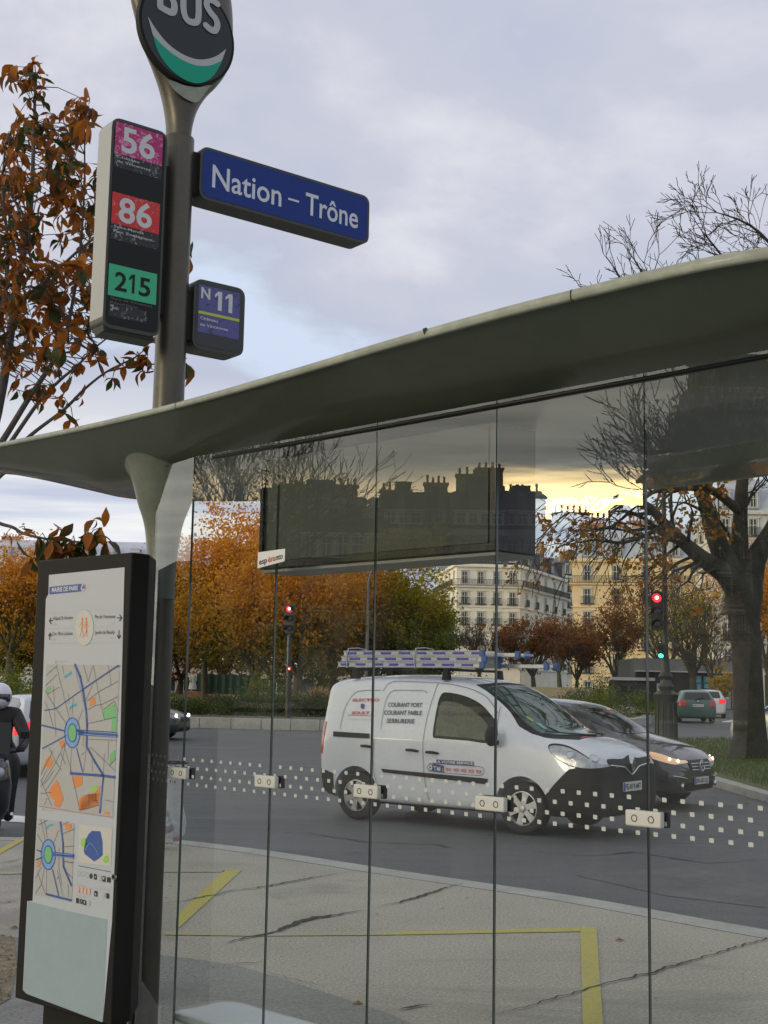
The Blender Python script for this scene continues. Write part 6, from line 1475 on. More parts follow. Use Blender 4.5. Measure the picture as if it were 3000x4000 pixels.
# ---- railings and kiosk roof behind the rider, pale stone, sign on a stick
rl = thing('railing', 'grey railing with two bars behind the rider at the left edge', 'railing', at2(80, 50, road_z(50) + .33)); mb = MB()
for z in (.45, .95): mb.box((0, 0, z), (5.2, .05, .06))
mb.build('bar', M_lamp, rl)
for k in range(5):
    mb = MB(); mb.box((-2.5 + 1.25 * k, 0, .5), (.06, .06, 1.0)); mb.build('railing_post', M_lamp, rl)
sx = at2(735, 91, 0); mb = MB(); mb.prism([(0, 0, 0), (1.6, 0, 0), (1.5, .05, .35), (.1, .05, .4)], Vector((0, .5, 0))); o = mb.build('brick_step', mat('terracotta', (.26, .11, .06), .85, var=.3, vscale=5)); o.location = (sx.x, 88.5, lawn_z(88.5) - .05); tag(o, 'terracotta coloured low block in front of the person in white', 'block')
mb = MB(); mb.add([(0, 0, 0), (.5, 0, 0), (.55, .3, 0), (.1, .35, 0), (.15, .05, .5), (.45, .08, .55), (.42, .28, .48), (.2, .28, .45)], [(0, 1, 5, 4), (1, 2, 6, 5), (2, 3, 7, 6), (3, 0, 4, 7), (4, 5, 6, 7)]); o = mb.build('pale_stone', mat('pale_stone', (.36, .27, .21), .8, var=.2, vscale=4), bevel=.03); o.location = at2(893, 62, lawn_z(62) - .05); tag(o, 'pale pinkish stone on the lawn below the green screen fence', 'stone')
# tile-roofed wall piece right of the van roof
o = MB().box((0, 0, .55), (4.6, .3, 1.1)).build('garden_wall', mat('sand_wall', (.42, .34, .21), .85, var=.1, vscale=2)); o.location = at2(2190, 76, lawn_z(76)); tag(o, 'low sand coloured wall behind the pale grasses above the van windscreen', 'wall')
# ================================================================ VEGETATION
M_bark = mat('bark_grey', (.055, .048, .036), .9, var=.5, vscale=2.2, vcol=(.10, .095, .06), bump=1.0, bscale=14)
M_plane = mat('plane_bark', (.018, .017, .012), .95, var=.4, vscale=2.6, vcol=(.055, .052, .038), bump=1.0, bscale=9)
M_twig = mat('twig_grey', (.085, .078, .072), .85, var=.3, vscale=6)
M_dtwig = mat('twig_dark', (.030, .026, .022), .9, var=.3, vscale=4)
M_chest = leafmat('chestnut_leaf', [(.10, (.03, .055, .012)), (.34, (.055, .065, .018)), (.42, (.13, .05, .015)), (.60, (.36, .12, .015)), (.78, (.42, .15, .02)), (1.0, (.14, .022, .012))], nscale=2.6, trans=.4)
M_autumn = leafmat('autumn_leaf', [(.0, (.08, .10, .010)), (.22, (.20, .14, .012)), (.5, (.46, .21, .018)), (.8, (.58, .24, .018)), (1.0, (.62, .30, .03))], nscale=.35, zg=.12, z0=5.0)
M_gold = leafmat('golden_leaf', [(.0, (.05, .075, .010)), (.25, (.14, .14, .012)), (.5, (.50, .27, .018)), (.8, (.68, .36, .025)), (1.0, (.66, .28, .02))], nscale=.3, zg=.12, z0=4.6)
M_rust = leafmat('rust_leaf', [(.0, (.09, .05, .015)), (.5, (.24, .085, .018)), (1.0, (.36, .14, .022))], nscale=.3)
M_olive = leafmat('olive_leaf', [(.0, (.05, .09, .010)), (.4, (.17, .20, .016)), (.75, (.40, .32, .02)), (1.0, (.60, .42, .03))], nscale=.4, zg=.07, z0=4.6)
M_planel = leafmat('plane_leaf', [(.0, (.09, .11, .015)), (.4, (.30, .16, .02)), (.75, (.36, .10, .015)), (1.0, (.20, .04, .015))], nscale=1.2, trans=.4)
M_bush = leafmat('shrub_leaf', [(.0, (.025, .045, .012)), (.5, (.06, .095, .020)), (1.0, (.14, .14, .04))], nscale=.8)
M_bushr = leafmat('red_shrub_leaf', [(.0, (.06, .03, .02)), (.5, (.16, .06, .03)), (1.0, (.22, .12, .06))], nscale=.8)
M_straw = leafmat('straw_grass', [(.0, (.28, .21, .10)), (1.0, (.48, .38, .20))], nscale=1.0)
M_yleaf = leafmat('yellow_leaf', [(.0, (.35, .24, .02)), (1.0, (.55, .38, .03))], nscale=1.0)
M_hedge = leafmat('hedge_leaf', [(.0, (.010, .028, .012)), (1.0, (.03, .06, .02))], nscale=1.0)

def leaf_mesh(name, cen, size, rng, m, flat=.0, aspect=.6, bend=True):
    """many separate small leaves: each a folded four-cornered blade, random tilt"""
    cen = np.asarray(cen, dtype=float); n = len(cen)
    a = rng.normal(size=(n, 3)); a /= np.linalg.norm(a, axis=1)[:, None] + 1e-9
    b = rng.normal(size=(n, 3)); b[:, 2] -= flat; b -= a * (a * b).sum(1)[:, None]; b /= np.linalg.norm(b, axis=1)[:, None] + 1e-9
    s = size * rng.uniform(.6, 1.35, n)[:, None]
    c = np.cross(a, b)
    v0 = cen - b * s * .5; v1 = cen + a * s * .5 * aspect + c * s * .10; v2 = cen + b * s * .55; v3 = cen - a * s * .5 * aspect + c * s * .10
    V = np.stack([v0, v1, v2, v3], 1).reshape(-1, 3)
    me = bpy.data.meshes.new(name); me.vertices.add(len(V)); me.vertices.foreach_set('co', V.ravel())
    me.loops.add(n * 6); me.polygons.add(n * 2)
    idx = (np.arange(n) * 4)[:, None] + np.array([0, 1, 2, 0, 2, 3])[None]
    me.loops.foreach_set('vertex_index', idx.ravel().astype(np.int32))
    me.polygons.foreach_set('loop_start', np.arange(0, n * 6, 3, dtype=np.int32))
    me.materials.append(m); me.update(calc_edges=True); me.validate()
    return me
def link(name, me, parent=None):
    o = bpy.data.objects.new(name, me); COL.objects.link(o); o.parent = parent; return o

def grow(mb, p, d, L, r, depth, rng, tips, droop=0.0, spread=.55, sides=(8, 6, 5, 4, 3, 3), up=.12, kids=(2, 3), minr=.004, shrink=.72, mi=0):
    """one limb and everything that grows from it"""
    n = 4; pts = [p.copy()]; rad = [r]; q = p.copy(); dd = d.normalized()
    for i in range(n):
        dd = (dd + Vector((rng.uniform(-1, 1), rng.uniform(-1, 1), rng.uniform(-1, 1))) * .13 + Vector((0, 0, up - droop))* .25).normalized()
        q = q + dd * (L / n); pts.append(q.copy()); rad.append(max(minr, r * (1 - .38 * (i + 1) / n)))
    lvl = min(len(sides) - 1, max(0, len(sides) - 1 - depth))
    mb.tube(pts, rad, sides[lvl], mi, cap=False)
    if depth <= 0:
        tips.append(q.copy()); return
    k = rng.randint(*kids)
    for j in range(k + 1):
        at = n if j < 2 else rng.randint(1, n - 1)
        ax = Vector((rng.uniform(-1, 1), rng.uniform(-1, 1), rng.uniform(-1, 1))).cross(dd)
        if ax.length < .01: continue
        nd = (dd + ax.normalized() * math.tan(spread * rng.uniform(.5, 1.25))).normalized()
        grow(mb, pts[at], nd, L * shrink * rng.uniform(.8, 1.15), max(minr, rad[at] * rng.uniform(.6, .8)), depth - 1, rng, tips, droop, spread, sides, up, kids, minr, shrink, mi)
    if depth <= 2: tips.append(q.copy())

def fluffy_tree(name, label, cat, base, H, W, trunk_h, leafm, nl, seed, leaf=.19, group=None, barkm=None, depth=4, dens=1.0, egg=.5):
    """a whole tree: tapered trunk, limbs, and a crown of separate leaves gathered in clumps"""
    rng = random.Random(seed); nr = np.random.default_rng(seed)
    root = thing(name, label, cat, base, 0, group)
    mb = MB(); tips = []; r0 = H * .022 + .05
    top = Vector((rng.uniform(-.2, .2), rng.uniform(-.2, .2), trunk_h))
    mb.tube([(0, 0, -.1), (0, 0, .15), (top.x * .5, top.y * .5, trunk_h * .5), top], [r0 * 1.6, r0 * 1.15, r0, r0 * .85], 9, cap=False)
    for j in range(5):
        a = j * 1.26 + rng.uniform(-.3, .3); tl = rng.uniform(.35, .8)
        grow(mb, top, Vector((math.cos(a) * tl, math.sin(a) * tl, 1)), H * .24, r0 * .55, depth - 1, rng, tips, up=.25, shrink=.74, minr=.012)
    mb.build('trunk', barkm or M_bark, root, smooth=True)
    # clumps of leaves: on limb ends and through the crown
    cz = (trunk_h + H) / 2; hz = (H - trunk_h) / 2 + .3; hx = W / 2
    cl = []
    for t in tips:
        e = Vector((t.x / hx, t.y / hx, (t.z - cz) / hz)).length
        if e > 1.02: t = Vector((t.x / e, t.y / e, cz + (t.z - cz) / e))
        cl.append(t)
    k = int(90 * dens)
    while len(cl) < len(tips) + k:
        v = Vector((rng.gauss(0, 1), rng.gauss(0, 1), rng.gauss(0, 1))).normalized() * (rng.random() ** .38)
        zz = v.z; wd = 1 - egg * max(0, zz) ** 2 * .6
        cl.append(Vector((v.x * hx * wd, v.y * hx * wd, cz + zz * hz)))
    cl = np.array([tuple(c) for c in cl]); pick = nr.integers(0, len(cl), nl)
    cs = H * .050
    sig = (cs * nr.uniform(.4, 1.15, len(cl)))[pick][:, None]
    cen = cl[pick] + nr.normal(size=(nl, 3)) * sig * np.array([1, 1, .75])
    cen[:, 2] = np.where(cen[:, 2] < trunk_h * .6, trunk_h * .6 + nr.uniform(0, 1.6, nl), cen[:, 2])
    link('crown', leaf_mesh('crown', cen, leaf, nr, leafm, .3), root)
    return root

def bush(name, label, cat, base, w_, d_, h_, leafm, nl, seed, leaf=.07, group=None):
    nr = np.random.default_rng(seed); root = thing(name, label, cat, base, 0, group)
    k = 16; cl = np.column_stack([nr.uniform(-w_ / 2, w_ / 2, k), nr.uniform(-d_ / 2, d_ / 2, k), nr.uniform(.15, .75, k) * h_])
    hh = 1 - (cl[:, 0] / (w_ / 2)) ** 2 * .45; cl[:, 2] *= hh
    pick = nr.integers(0, k, nl); cen = cl[pick] + nr.normal(size=(nl, 3)) * np.array([w_ * .11, d_ * .14, h_ * .17])
    cen[:, 2] = np.abs(cen[:, 2])
    link('foliage', leaf_mesh('foliage', cen, leaf, nr, leafm, -.2, .5), root)
    mb = MB()
    for i in range(7):
        c = cl[i]; mb.tube([(c[0] * .3, c[1] * .3, -.05), (c[0] * .7, c[1] * .7, c[2] * .6), tuple(c)], [.016, .011, .005], 4, cap=False)
    mb.build('stems', M_bark, root)
    return root

# ---- trees on the island, left to right (photo x of trunk, depth, height above ground, crown width ...)
def gxy(x, Y, z=None):
    q = P(x, 2700, Y); return Vector((q.x, Y, lawn_z(Y) if z is None else z))
SPEC = [
 ('autumn_tree', 'orange leaved tree left of the map panel, leftmost of the island trees', 40, 78, 9.6, 8.0, 2.4, M_autumn, 9000, 2.0),
 ('autumn_tree', 'thin orange tree half hidden behind the map panel', 330, 95, 10.0, 8.0, 2.6, M_autumn, 7000, 1.0),
 ('autumn_tree', 'sparse orange tree seen just left of the shelter post', 640, 92, 11.0, 6.5, 2.8, M_rust, 5500, 1.0),
 ('autumn_tree', 'tall golden orange tree right of the shelter post, its crown the highest', 985, 80, 14.0, 9.2, 1.3, M_gold, 30000, 2.2),
 ('autumn_tree', 'ochre tree with two leaning trunks right behind the green screen fence', 1150, 72, 10.2, 7.6, 1.3, M_autumn, 20000, 2.0),
 ('autumn_tree', 'broad orange brown tree behind the traffic light with the small red lamp', 1290, 84, 11.8, 9.0, 1.3, M_autumn, 24000, 2.0),
 ('autumn_tree', 'orange topped tree behind the rear end of the ladder', 1440, 88, 11.0, 9.0, 1.3, M_gold, 22000, 2.0),
 ('autumn_tree', 'yellow green tree standing left of the cream building', 1575, 86, 10.2, 6.6, 1.2, M_olive, 19000, 2.0),
 ('autumn_tree', 'dark green low tree against the left edge of the cream building', 1690, 100, 6.6, 4.0, 1.2, M_bush, 9000, 1.6),
 ('autumn_tree', 'small orange tree with two trunks behind the left end of the green screen', 800, 86, 7.4, 7.0, 2.2, M_autumn, 9000, 1.4),
]
for i, (nm, lb, x, Y, H, W, th, m_, nl, dn) in enumerate(SPEC):
    fluffy_tree(nm, lb, 'tree', gxy(x, Y), H, W, th, m_, nl, 100 + i, leaf=.21, group='autumn trees on the roundabout island', dens=dn)
# trees in front of the buildings on the right
SPEC = [
 ('bare_tree', 'almost bare tree in front of the left half of the cream building', 1880, 112, 7.2, 6.5, 2.0, M_rust, 500, 5),
 ('rust_tree', 'rusty brown tree in front of the right corner of the cream building', 2090, 104, 6.8, 6.4, 1.8, M_rust, 8000, 5),
 ('rust_tree', 'low red brown tree right of the rusty one, before the gap between buildings', 2250, 108, 5.6, 6.4, 1.6, M_rust, 5000, 5),
 ('bare_tree', 'dark twigged tree with few leaves before the left of the ochre building', 2190, 128, 8.6, 8.0, 2.4, M_rust, 1800, 5),
 ('bare_tree', 'thin leaved forked tree in front of the right part of the ochre building', 2400, 112, 8.6, 8.0, 2.0, M_rust, 4500, 5),
 ('bare_tree', 'bare tree just right of the iron lamp post', 2710, 96, 10.5, 9.0, 2.4, M_olive, 1300, 5),
 ('bare_tree', 'small bare tree above the turquoise posters', 2795, 84, 6.6, 5.4, 1.9, M_rust, 150, 5),
 ('bare_tree', 'bare brown tree far behind the red traffic lamp', 2610, 118, 13.5, 11.0, 3.0, M_rust, 3400, 5),
 ('autumn_tree', 'orange leaved tree at the right edge beyond the plane tree trunk', 3010, 92, 12.5, 8.5, 2.6, M_autumn, 15000, 4),
]
for i, (nm, lb, x, Y, H, W, th, m_, nl, dp) in enumerate(SPEC):
    q = P(x, 2700, Y)
    fluffy_tree(nm, lb, 'tree', Vector((q.x, Y, lawn_z(Y) if x < 2500 else .5)), H, W, th, m_, nl, 200 + i, leaf=.22, group='trees before the buildings', barkm=M_bark, depth=dp, dens=.5)
for i, (x, Y, H, W, m_) in enumerate([(60, 104, 9, 9, M_autumn), (250, 108, 9, 9, M_olive), (480, 104, 9.5, 8, M_autumn), (700, 106, 9.5, 8, M_rust), (860, 100, 9.5, 8.5, M_autumn), (1060, 102, 11, 9, M_autumn), (1240, 104, 10, 9, M_olive), (1400, 104, 10, 9, M_olive), (1530, 108, 9, 7.5, M_olive), (1640, 112, 8.4, 6, M_bush)]):
    fluffy_tree('autumn_tree', 'dull autumn tree of the far row closing the view behind the island trees', 'tree', gxy(x, Y), H, W, 1.0, m_, 10500, 260 + i, leaf=.27, group='far row of autumn trees', dens=2.0, depth=3)
# small yellow tree by the shop front
q = P(2822, 2700, 82)
fluffy_tree('young_tree', 'small bright yellow young tree right of the turquoise posters', 'tree', Vector((q.x, 82, .5)), 2.9, 1.7, .8, M_yleaf, 1300, 300, leaf=.16, depth=3, dens=.3)

# ---- shrubs along the island kerb
def bpx(x, Y): q = P(x, 2750, Y); return Vector((q.x, Y, road_z(Y) + .34 if Y < 60 else lawn_z(Y)))
sh = [(790, 46.5, 1.5, .62, M_bush, 'low dark shrub at the left end of the island kerb, below the person in white'), (845, 49.5, 1.4, .7, M_bushr, 'reddish shrub behind the kerb just left of the pale stone'),
      (905, 47.2, 1.5, .78, M_bush, 'dark shrub below the middle of the green screen fence'), (975, 47.0, 1.4, .85, M_bush, 'green shrub left of the tall olive bush by the kerb'),
      (1040, 49.0, 2.0, 1.75, M_olive, 'tall olive bush left of the traffic light with the small red lamp'), (1100, 46.8, 1.1, .85, M_bush, 'bright green shrub touching the foot of the island traffic light'),
      (1165, 47.2, 1.4, .95, M_bush, 'dark shrub right of the island traffic light'), (1235, 48.0, 1.3, 1.0, M_bushr, 'red brown shrub near the tail of the white van'),
      (1290, 47.0, 1.3, .85, M_bush, 'dark shrub touching the rear edge of the white van'), (640, 47, 2.0, .8, M_bush, 'dark shrub behind the shelter post'),
      (1600, 60, 3.0, 1.6, M_bush, 'dark shrub above the roof of the white van, left'), (1850, 62, 2.4, 1.5, M_bush, 'shrub above the van roof, below the cream building'),
      (2300, 56, 2.3, 1.5, M_bush, 'dark bush above the windscreen of the white van'), (2410, 54, 2.6, 1.3, M_olive, 'broad olive bush left of the iron lamp post'), (2350, 66, 2.6, 2.1, M_hedge, 'rounded dark bush behind the olive one'), (2490, 57, 1.5, 1.0, M_bush, 'low bush against the iron lamp post'),
      (60, 46, 2.6, 2.0, M_olive, 'light green bush above the white helmet of the rider'), (10, 52, 2.6, 1.7, M_olive, 'green bush at the left edge behind the rider')]
for i, (x, Y, w_, h_, m_, lb) in enumerate(sh):
    bush('shrub', lb, 'shrub', bpx(x, Y), w_, w_ * .8, h_, m_, int(900 + 700 * w_), 400 + i, leaf=.085, group='shrubs on the island')
# ornamental pale grasses, each tuft its own
def tuft(x, Y, w_, h_, seed, lb):
    nr = np.random.default_rng(seed); n = 160
    mb = MB()
    for k in range(n):
        a = nr.uniform(0, 6.28); r = nr.uniform(0, w_ * .25); b = Vector((math.cos(a) * r, math.sin(a) * r, 0))
        o_ = Vector((math.cos(a), math.sin(a), 0)) * w_ * nr.uniform(.1, .5); h = h_ * nr.uniform(.6, 1.05)
        s_ = Vector((-math.sin(a), math.cos(a), 0)) * .014
        mb.add([b - s_, b + s_, b + o_ * .4 + Vector((0, 0, h * .6)) + s_ * 1.6, b + o_ * .4 + Vector((0, 0, h * .6)) - s_ * 1.6, b + o_ + Vector((0, 0, h))], [(0, 1, 2, 3), (3, 2, 4)])
    o = mb.build('grass_tuft', M_straw); o.location = bpx(x, Y); tag(o, lb, 'ornamental grass', 'straw coloured grass tufts on the island')
for i, (x, Y, w_, h_, lb) in enumerate([(1160, 58, 1.1, .75, 'straw coloured grass tuft right of the island traffic light'), (1195, 60, .9, .7, 'small pale grass tuft between two larger ones'), (1245, 58, 1.2, 1.0, 'largest pale grass tuft left of the van tail'), (1285, 59, 1.0, .8, 'pale grass tuft touching the van tail'),
        (2130, 58, 1.5, .75, 'pale grass tuft above the van windscreen, leftmost'), (2180, 57, 1.5, .8, 'pale grass tuft above the middle of the van windscreen'), (2235, 58, 1.4, .7, 'pale grass tuft left of the dark bush above the windscreen')]):
    tuft(x, Y, w_, h_, 500 + i, lb)

# ---- grass blades and fallen leaves on the near grass island
nr = np.random.default_rng(5)
cand = np.column_stack([nr.uniform(6.3, 15, 60000), nr.uniform(21, 39.5, 60000)])
gpoly = [(p.x, p.y) for p in gk]
cand = [c for c in cand if inpoly(c[0], c[1], gpoly)][:26000]
cen = np.array([(c[0], c[1], road_z(c[1]) + .24) for c in cand])
V = []; Fc = []
a = nr.uniform(0, 6.28, len(cen)); h = nr.uniform(.03, .075, len(cen)); lean = nr.uniform(-.03, .03, (len(cen), 2))
v0 = cen + np.column_stack([np.cos(a) * .008, np.sin(a) * .008, -np.full(len(a), .05)]); v1 = cen - np.column_stack([np.cos(a) * .008, np.sin(a) * .008, np.full(len(a), .05)])
v2 = cen + np.column_stack([lean[:, 0], lean[:, 1], h])
V = np.stack([v0, v1, v2], 1).reshape(-1, 3)
M_blade = leafmat('grass_blade', [(.0, (.045, .085, .015)), (.6, (.075, .13, .025)), (1.0, (.13, .14, .04))], nscale=.5)
mb = MB(); me = bpy.data.meshes.new('grass'); me.from_pydata(V.tolist(), [], [(i, i + 1, i + 2) for i in range(0, len(V), 3)]); me.materials.append(M_blade)
tag(link('grass', me), 'short green grass around the plane tree', 'grass', kind='stuff')
def fallen(name, n, xr, yr, zf, poly, size, lb, seed):
    nr = np.random.default_rng(seed); c = []
    while len(c) < n:
        x, y = nr.uniform(*xr), nr.uniform(*yr)
        if poly is None or inpoly(x, y, poly): c.append((x, y, zf(y)))
    me = leaf_mesh(name, c, size, nr, M_planel, 0)
    co = np.zeros(len(me.vertices) * 3); me.vertices.foreach_get('co', co); co = co.reshape(-1, 3)
    cc = np.repeat(np.array(c), 4, axis=0); co[:, 2] = cc[:, 2] + np.abs(co[:, 2] - cc[:, 2]) * .35; me.vertices.foreach_set('co', co.ravel())
    tag(link(name, me), lb, 'fallen leaves', kind='stuff')
fallen('fallen_leaves', 260, (6.3, 14), (20, 39), lambda y: road_z(y) + .27, gpoly, .13, 'orange and yellow leaves lying on the grass round the plane tree', 9)
fallen('fallen_leaves', 34, (-2.5, 3.5), (6.5, 14), lambda y: .012, [(e.x, e.y) for e in inn] + [(40, -80), (-80, -80), (-80, 30)], .045, 'small dry leaves scattered over the pavement', 12)
fallen('fallen_leaves', 70, (5.4, 6.5), (19, 27), lambda y: road_z(y) + .01, None, .10, 'brown leaves blown against the kerb of the grass island', 10)
for px, py, lb in [(1398, 3925, 'single orange leaf lying on the pavement behind the second clamp'), (2420, 3676, 'single ochre leaf on the pavement right of the yellow line'), (55, 3628, 'single brown leaf on the pavement at the left edge')]:
    q = Z(px, py, 0); mb = MB(); s_ = .035
    mb.add([q + Vector((-s_, 0, .004)), q + Vector((-s_ * .2, -s_ * .6, .010)), q + Vector((s_, -.01, .005)), q + Vector((.1 * s_, s_ * .7, .018)), q + Vector((0, 0, .02))], [(0, 1, 4), (1, 2, 4), (2, 3, 4), (3, 0, 4)])
    tag(mb.build('fallen_leaf', M_planel), lb, 'leaf', 'single leaves on the pavement')

# ================================================================ plane tree on the right
rng = random.Random(77); nr = np.random.default_rng(77)
PTB = P(2925, 2990, 31); PTB.z = grass_z(31)
pt = thing('plane_tree', 'large plane tree on the grass island at the right, few leaves left', 'tree', PTB)
mb = MB(); tips = []
inv = -PTB
def LP(x, y, Y): return P(x, y, Y) - PTB
mb.tube([Vector((0, 0, -.15)), Vector((0, 0, .12)), LP(2930, 2880, 31), LP(2925, 2760, 31), LP(2920, 2620, 31), LP(2915, 2500, 31), LP(2905, 2400, 31), LP(2905, 2310, 31)], [.54, .46, .39, .36, .345, .345, .38, .46], 22, cap=False)
def limb(px, radii, Y0, Y1, sub=5, dep=3, ln=1.3, droop=0.0, every=2):
    pts = [LP(x, y, Y0 + (Y1 - Y0) * i / (len(px) - 1)) for i, (x, y) in enumerate(px)]
    pts = catmull(pts, 3); rr = list(np.interp(np.linspace(0, 1, len(pts)), np.linspace(0, 1, len(radii)), radii))
    mb.tube(pts, rr, 10, cap=False)
    for i in range(max(2, len(pts) // 4), len(pts), every):
        d = (pts[min(i + 1, len(pts) - 1)] - pts[i - 1]).normalized()
        for k in range(1 + (rng.random() < .5)):
            ax = Vector((rng.uniform(-1, 1), rng.uniform(-1, 1), rng.uniform(-1, 1))).cross(d)
            nd = (d * .8 + ax.normalized() * rng.uniform(.5, 1.1))
            grow(mb, pts[i], nd, ln * rng.uniform(.7, 1.2), max(.012, min(rr[i] * .5, .05)), dep, rng, tips, droop=droop, spread=.6, up=.1, minr=.008, shrink=.7, kids=(1, 2), sides=(7, 6, 5, 4, 3, 3))
    grow(mb, pts[-1], (pts[-1] - pts[-2]), ln, rr[-1], dep, rng, tips, droop=droop, spread=.5, up=.1, minr=.008, shrink=.7, kids=(1, 2), sides=(7, 6, 5, 4, 3, 3))
limb([(2890, 2310), (2830, 2240), (2750, 2186), (2660, 2110), (2600, 2050), (2540, 1985), (2480, 1950)], [.34, .25, .20, .15, .12, .10, .07], 31, 29, ln=1.1, droop=.35)
limb([(2790, 2215), (2700, 2140), (2610, 2094), (2560, 2060)], [.16, .12, .09, .06], 30.6, 29.6, ln=.9, droop=.3)
limb([(2900, 2320), (2850, 2222), (2800, 2110), (2752, 1958), (2724, 1882), (2690, 1700), (2660, 1450), (2600, 1250), (2540, 1120)], [.36, .30, .24, .17, .14, .11, .08, .05, .03], 31, 30, ln=.75)
limb([(2910, 2320), (2888, 2230), (2892, 2013), (2903, 1850), (2940, 1600), (2990, 1300), (3010, 1080)], [.38, .26, .17, .14, .12, .08, .04], 31, 31.5, ln=1.1)
limb([(2920, 2310), (2950, 2186), (3010, 2080), (3100, 1900), (3230, 1600), (3350, 1300)], [.36, .26, .2, .16, .1, .05], 31, 31, ln=1.1)
limb([(2880, 1990), (2789, 1920), (2697, 1905), (2600, 1915), (2545, 1925), (2470, 1990)], [.12, .10, .08, .07, .05, .03], 31, 29.5, ln=.9, droop=.3)
limb([(2540, 1985), (2440, 1960), (2380, 1985), (2300, 2010), (2230, 2000), (2170, 2040)], [.06, .05, .04, .035, .025, .015], 29, 28, ln=.8, droop=.5, dep=2)
limb([(2600, 2050), (2500, 2100), (2420, 2120), (2330, 2110), (2250, 2120)], [.06, .045, .035, .025, .015], 29.4, 28, ln=.8, droop=.6, dep=2)
limb([(2640, 1330), (2540, 1200), (2440, 1110), (2400, 1050)], [.045, .035, .025, .012], 30, 29, ln=.5, dep=2, droop=.0)
limb([(2990, 1300), (2900, 1120), (2820, 1000), (2740, 900)], [.06, .05, .03, .012], 31.5, 30.5, ln=.55, dep=3, every=1)
limb([(3230, 1600), (3140, 1250), (3040, 1000), (2930, 880), (2800, 830)], [.09, .06, .045, .03, .012], 31.5, 30.5, ln=.62, dep=3, every=1)
limb([(2640, 1420), (2500, 1300), (2380, 1200), (2300, 1150)], [.07, .05, .03, .015], 30.5, 29.5, ln=.5, dep=2)
limb([(2690, 1700), (2560, 1560), (2450, 1480), (2330, 1400)], [.08, .06, .04, .02], 30.5, 29, ln=.6, dep=2)
mb.build('trunk', M_plane, pt, smooth=True)
low = [t for t in tips if 1.5 < t.z < 6.3]
cl = []
for t in low:
    pxx = t + PTB
    if rng.random() < .13:
        for k in range(rng.randint(3, 12)): cl.append(tuple(t + Vector((rng.gauss(0, .16), rng.gauss(0, .16), rng.gauss(-.12, .16)))))
for (x, y, Y, k) in [(2130, 2030, 28, 60), (2150, 2090, 28, 50), (2110, 2140, 28, 26), (2300, 2010, 28.5, 40), (2240, 2050, 28.3, 30), (2265, 2110, 28, 30), (2330, 2090, 28, 16), (2390, 2120, 28, 16), (2215, 2170, 28, 16), (2380, 2170, 28, 26), (2430, 2195, 28, 26), (2260, 1960, 28.5, 30), (2480, 2200, 28.5, 16), (2475, 2280, 28.5, 10),
                     (2600, 2080, 29.5, 60), (2580, 2130, 29.5, 50), (2640, 2030, 29.5, 40), (2750, 1950, 30, 50), (2810, 1900, 30, 60), (2700, 2060, 29.6, 60), (2780, 2080, 29.6, 40), (2610, 2200, 29.5, 60), (2640, 2260, 29.5, 20), (2560, 2190, 29.5, 50), (2850, 2100, 30, 30), (2820, 2010, 30, 40)]:
    b = LP(x, y, Y)
    for j in range(int(k * .5)): cl.append(tuple(b + Vector((rng.gauss(0, .12), rng.gauss(0, .15), rng.gauss(0, .11)))))
link('crown', leaf_mesh('crown', cl, .12, nr, M_planel, .6, .8), pt)
# a few leaves stuck at the foot of the trunk are part of the leaf litter above

# ================================================================ near chestnut tree on the left
rng = random.Random(5)
CB = Vector((-3.9, 10.4, 0)); ct = thing('chestnut_tree', 'young chestnut tree with curled rust and green leaves at the left edge, nearest tree', 'tree', CB)
mb = MB()
def CP(x, y, Y): return P(x, y, Y) - CB
BR = []
def cb(px, r0, r1, Y0, Y1):
    pts = catmull([CP(x, y, Y0 + (Y1 - Y0) * i / (len(px) - 1)) for i, (x, y) in enumerate(px)], 5)
    rr = list(np.linspace(r0, r1, len(pts))); mb.tube(pts, rr, 8, cap=False); BR.extend(pts[2:]); return pts
mb.tube([Vector((0, 0, -.05)), Vector((0, 0, .3)), CP(-330, 2900, 10.4), CP(-200, 2300, 10.4), CP(-90, 1900, 10.4), CP(-10, 1600, 10.4)], [.13, .10, .09, .075, .06, .045], 12, cap=False)
cb([(-10, 1600), (20, 1450), (58, 1184), (90, 1000), (115, 873), (128, 650), (137, 367), (140, 300)], .045, .006, 10.4, 10.2)
cb([(-60, 1830), (30, 1690), (110, 1560), (190, 1440), (240, 1360), (270, 1250), (300, 1080), (320, 900), (330, 700), (330, 480)], .028, .005, 10.4, 10.0)
cb([(-40, 1850), (60, 1700), (160, 1560), (240, 1480), (300, 1430), (370, 1360), (420, 1320)], .020, .005, 10.3, 9.8)
cb([(30, 1790), (120, 1700), (250, 1600), (330, 1520), (420, 1450), (520, 1400), (560, 1370)], .018, .004, 10.3, 9.9)
cb([(-80, 1960), (-10, 1870), (45, 1830), (160, 1770)], .022, .012, 10.3, 10.2)
cb([(-60, 1500), (-10, 1300), (20, 1150), (30, 950), (10, 750), (20, 560)], .03, .006, 10.5, 10.6)
cb([(-80, 2010), (0, 2045), (50, 2060), (95, 2085), (180, 2105), (260, 2112), (330, 2120)], .016, .006, 10.2, 9.9)
cb([(58, 1184), (150, 1120), (250, 1030), (330, 960), (430, 900), (560, 930), (700, 990), (745, 1000)], .016, .004, 10.5, 10.9)
cb([(420, 1450), (520, 1430), (620, 1420), (730, 1400)], .009, .004, 10.0, 10.1)
cb([(115, 873), (60, 790), (0, 700), (-50, 620)], .012, .004, 10.2, 10.1)
cb([(270, 1250), (200, 1180), (140, 1060), (110, 960)], .010, .004, 10.1, 9.9)
zones = [([(20, 215), (150, 235), (230, 420), (210, 310), (60, 340), (10, 560), (0, 900), (380, 860), (400, 700), (330, 400), (260, 380)], 0)]
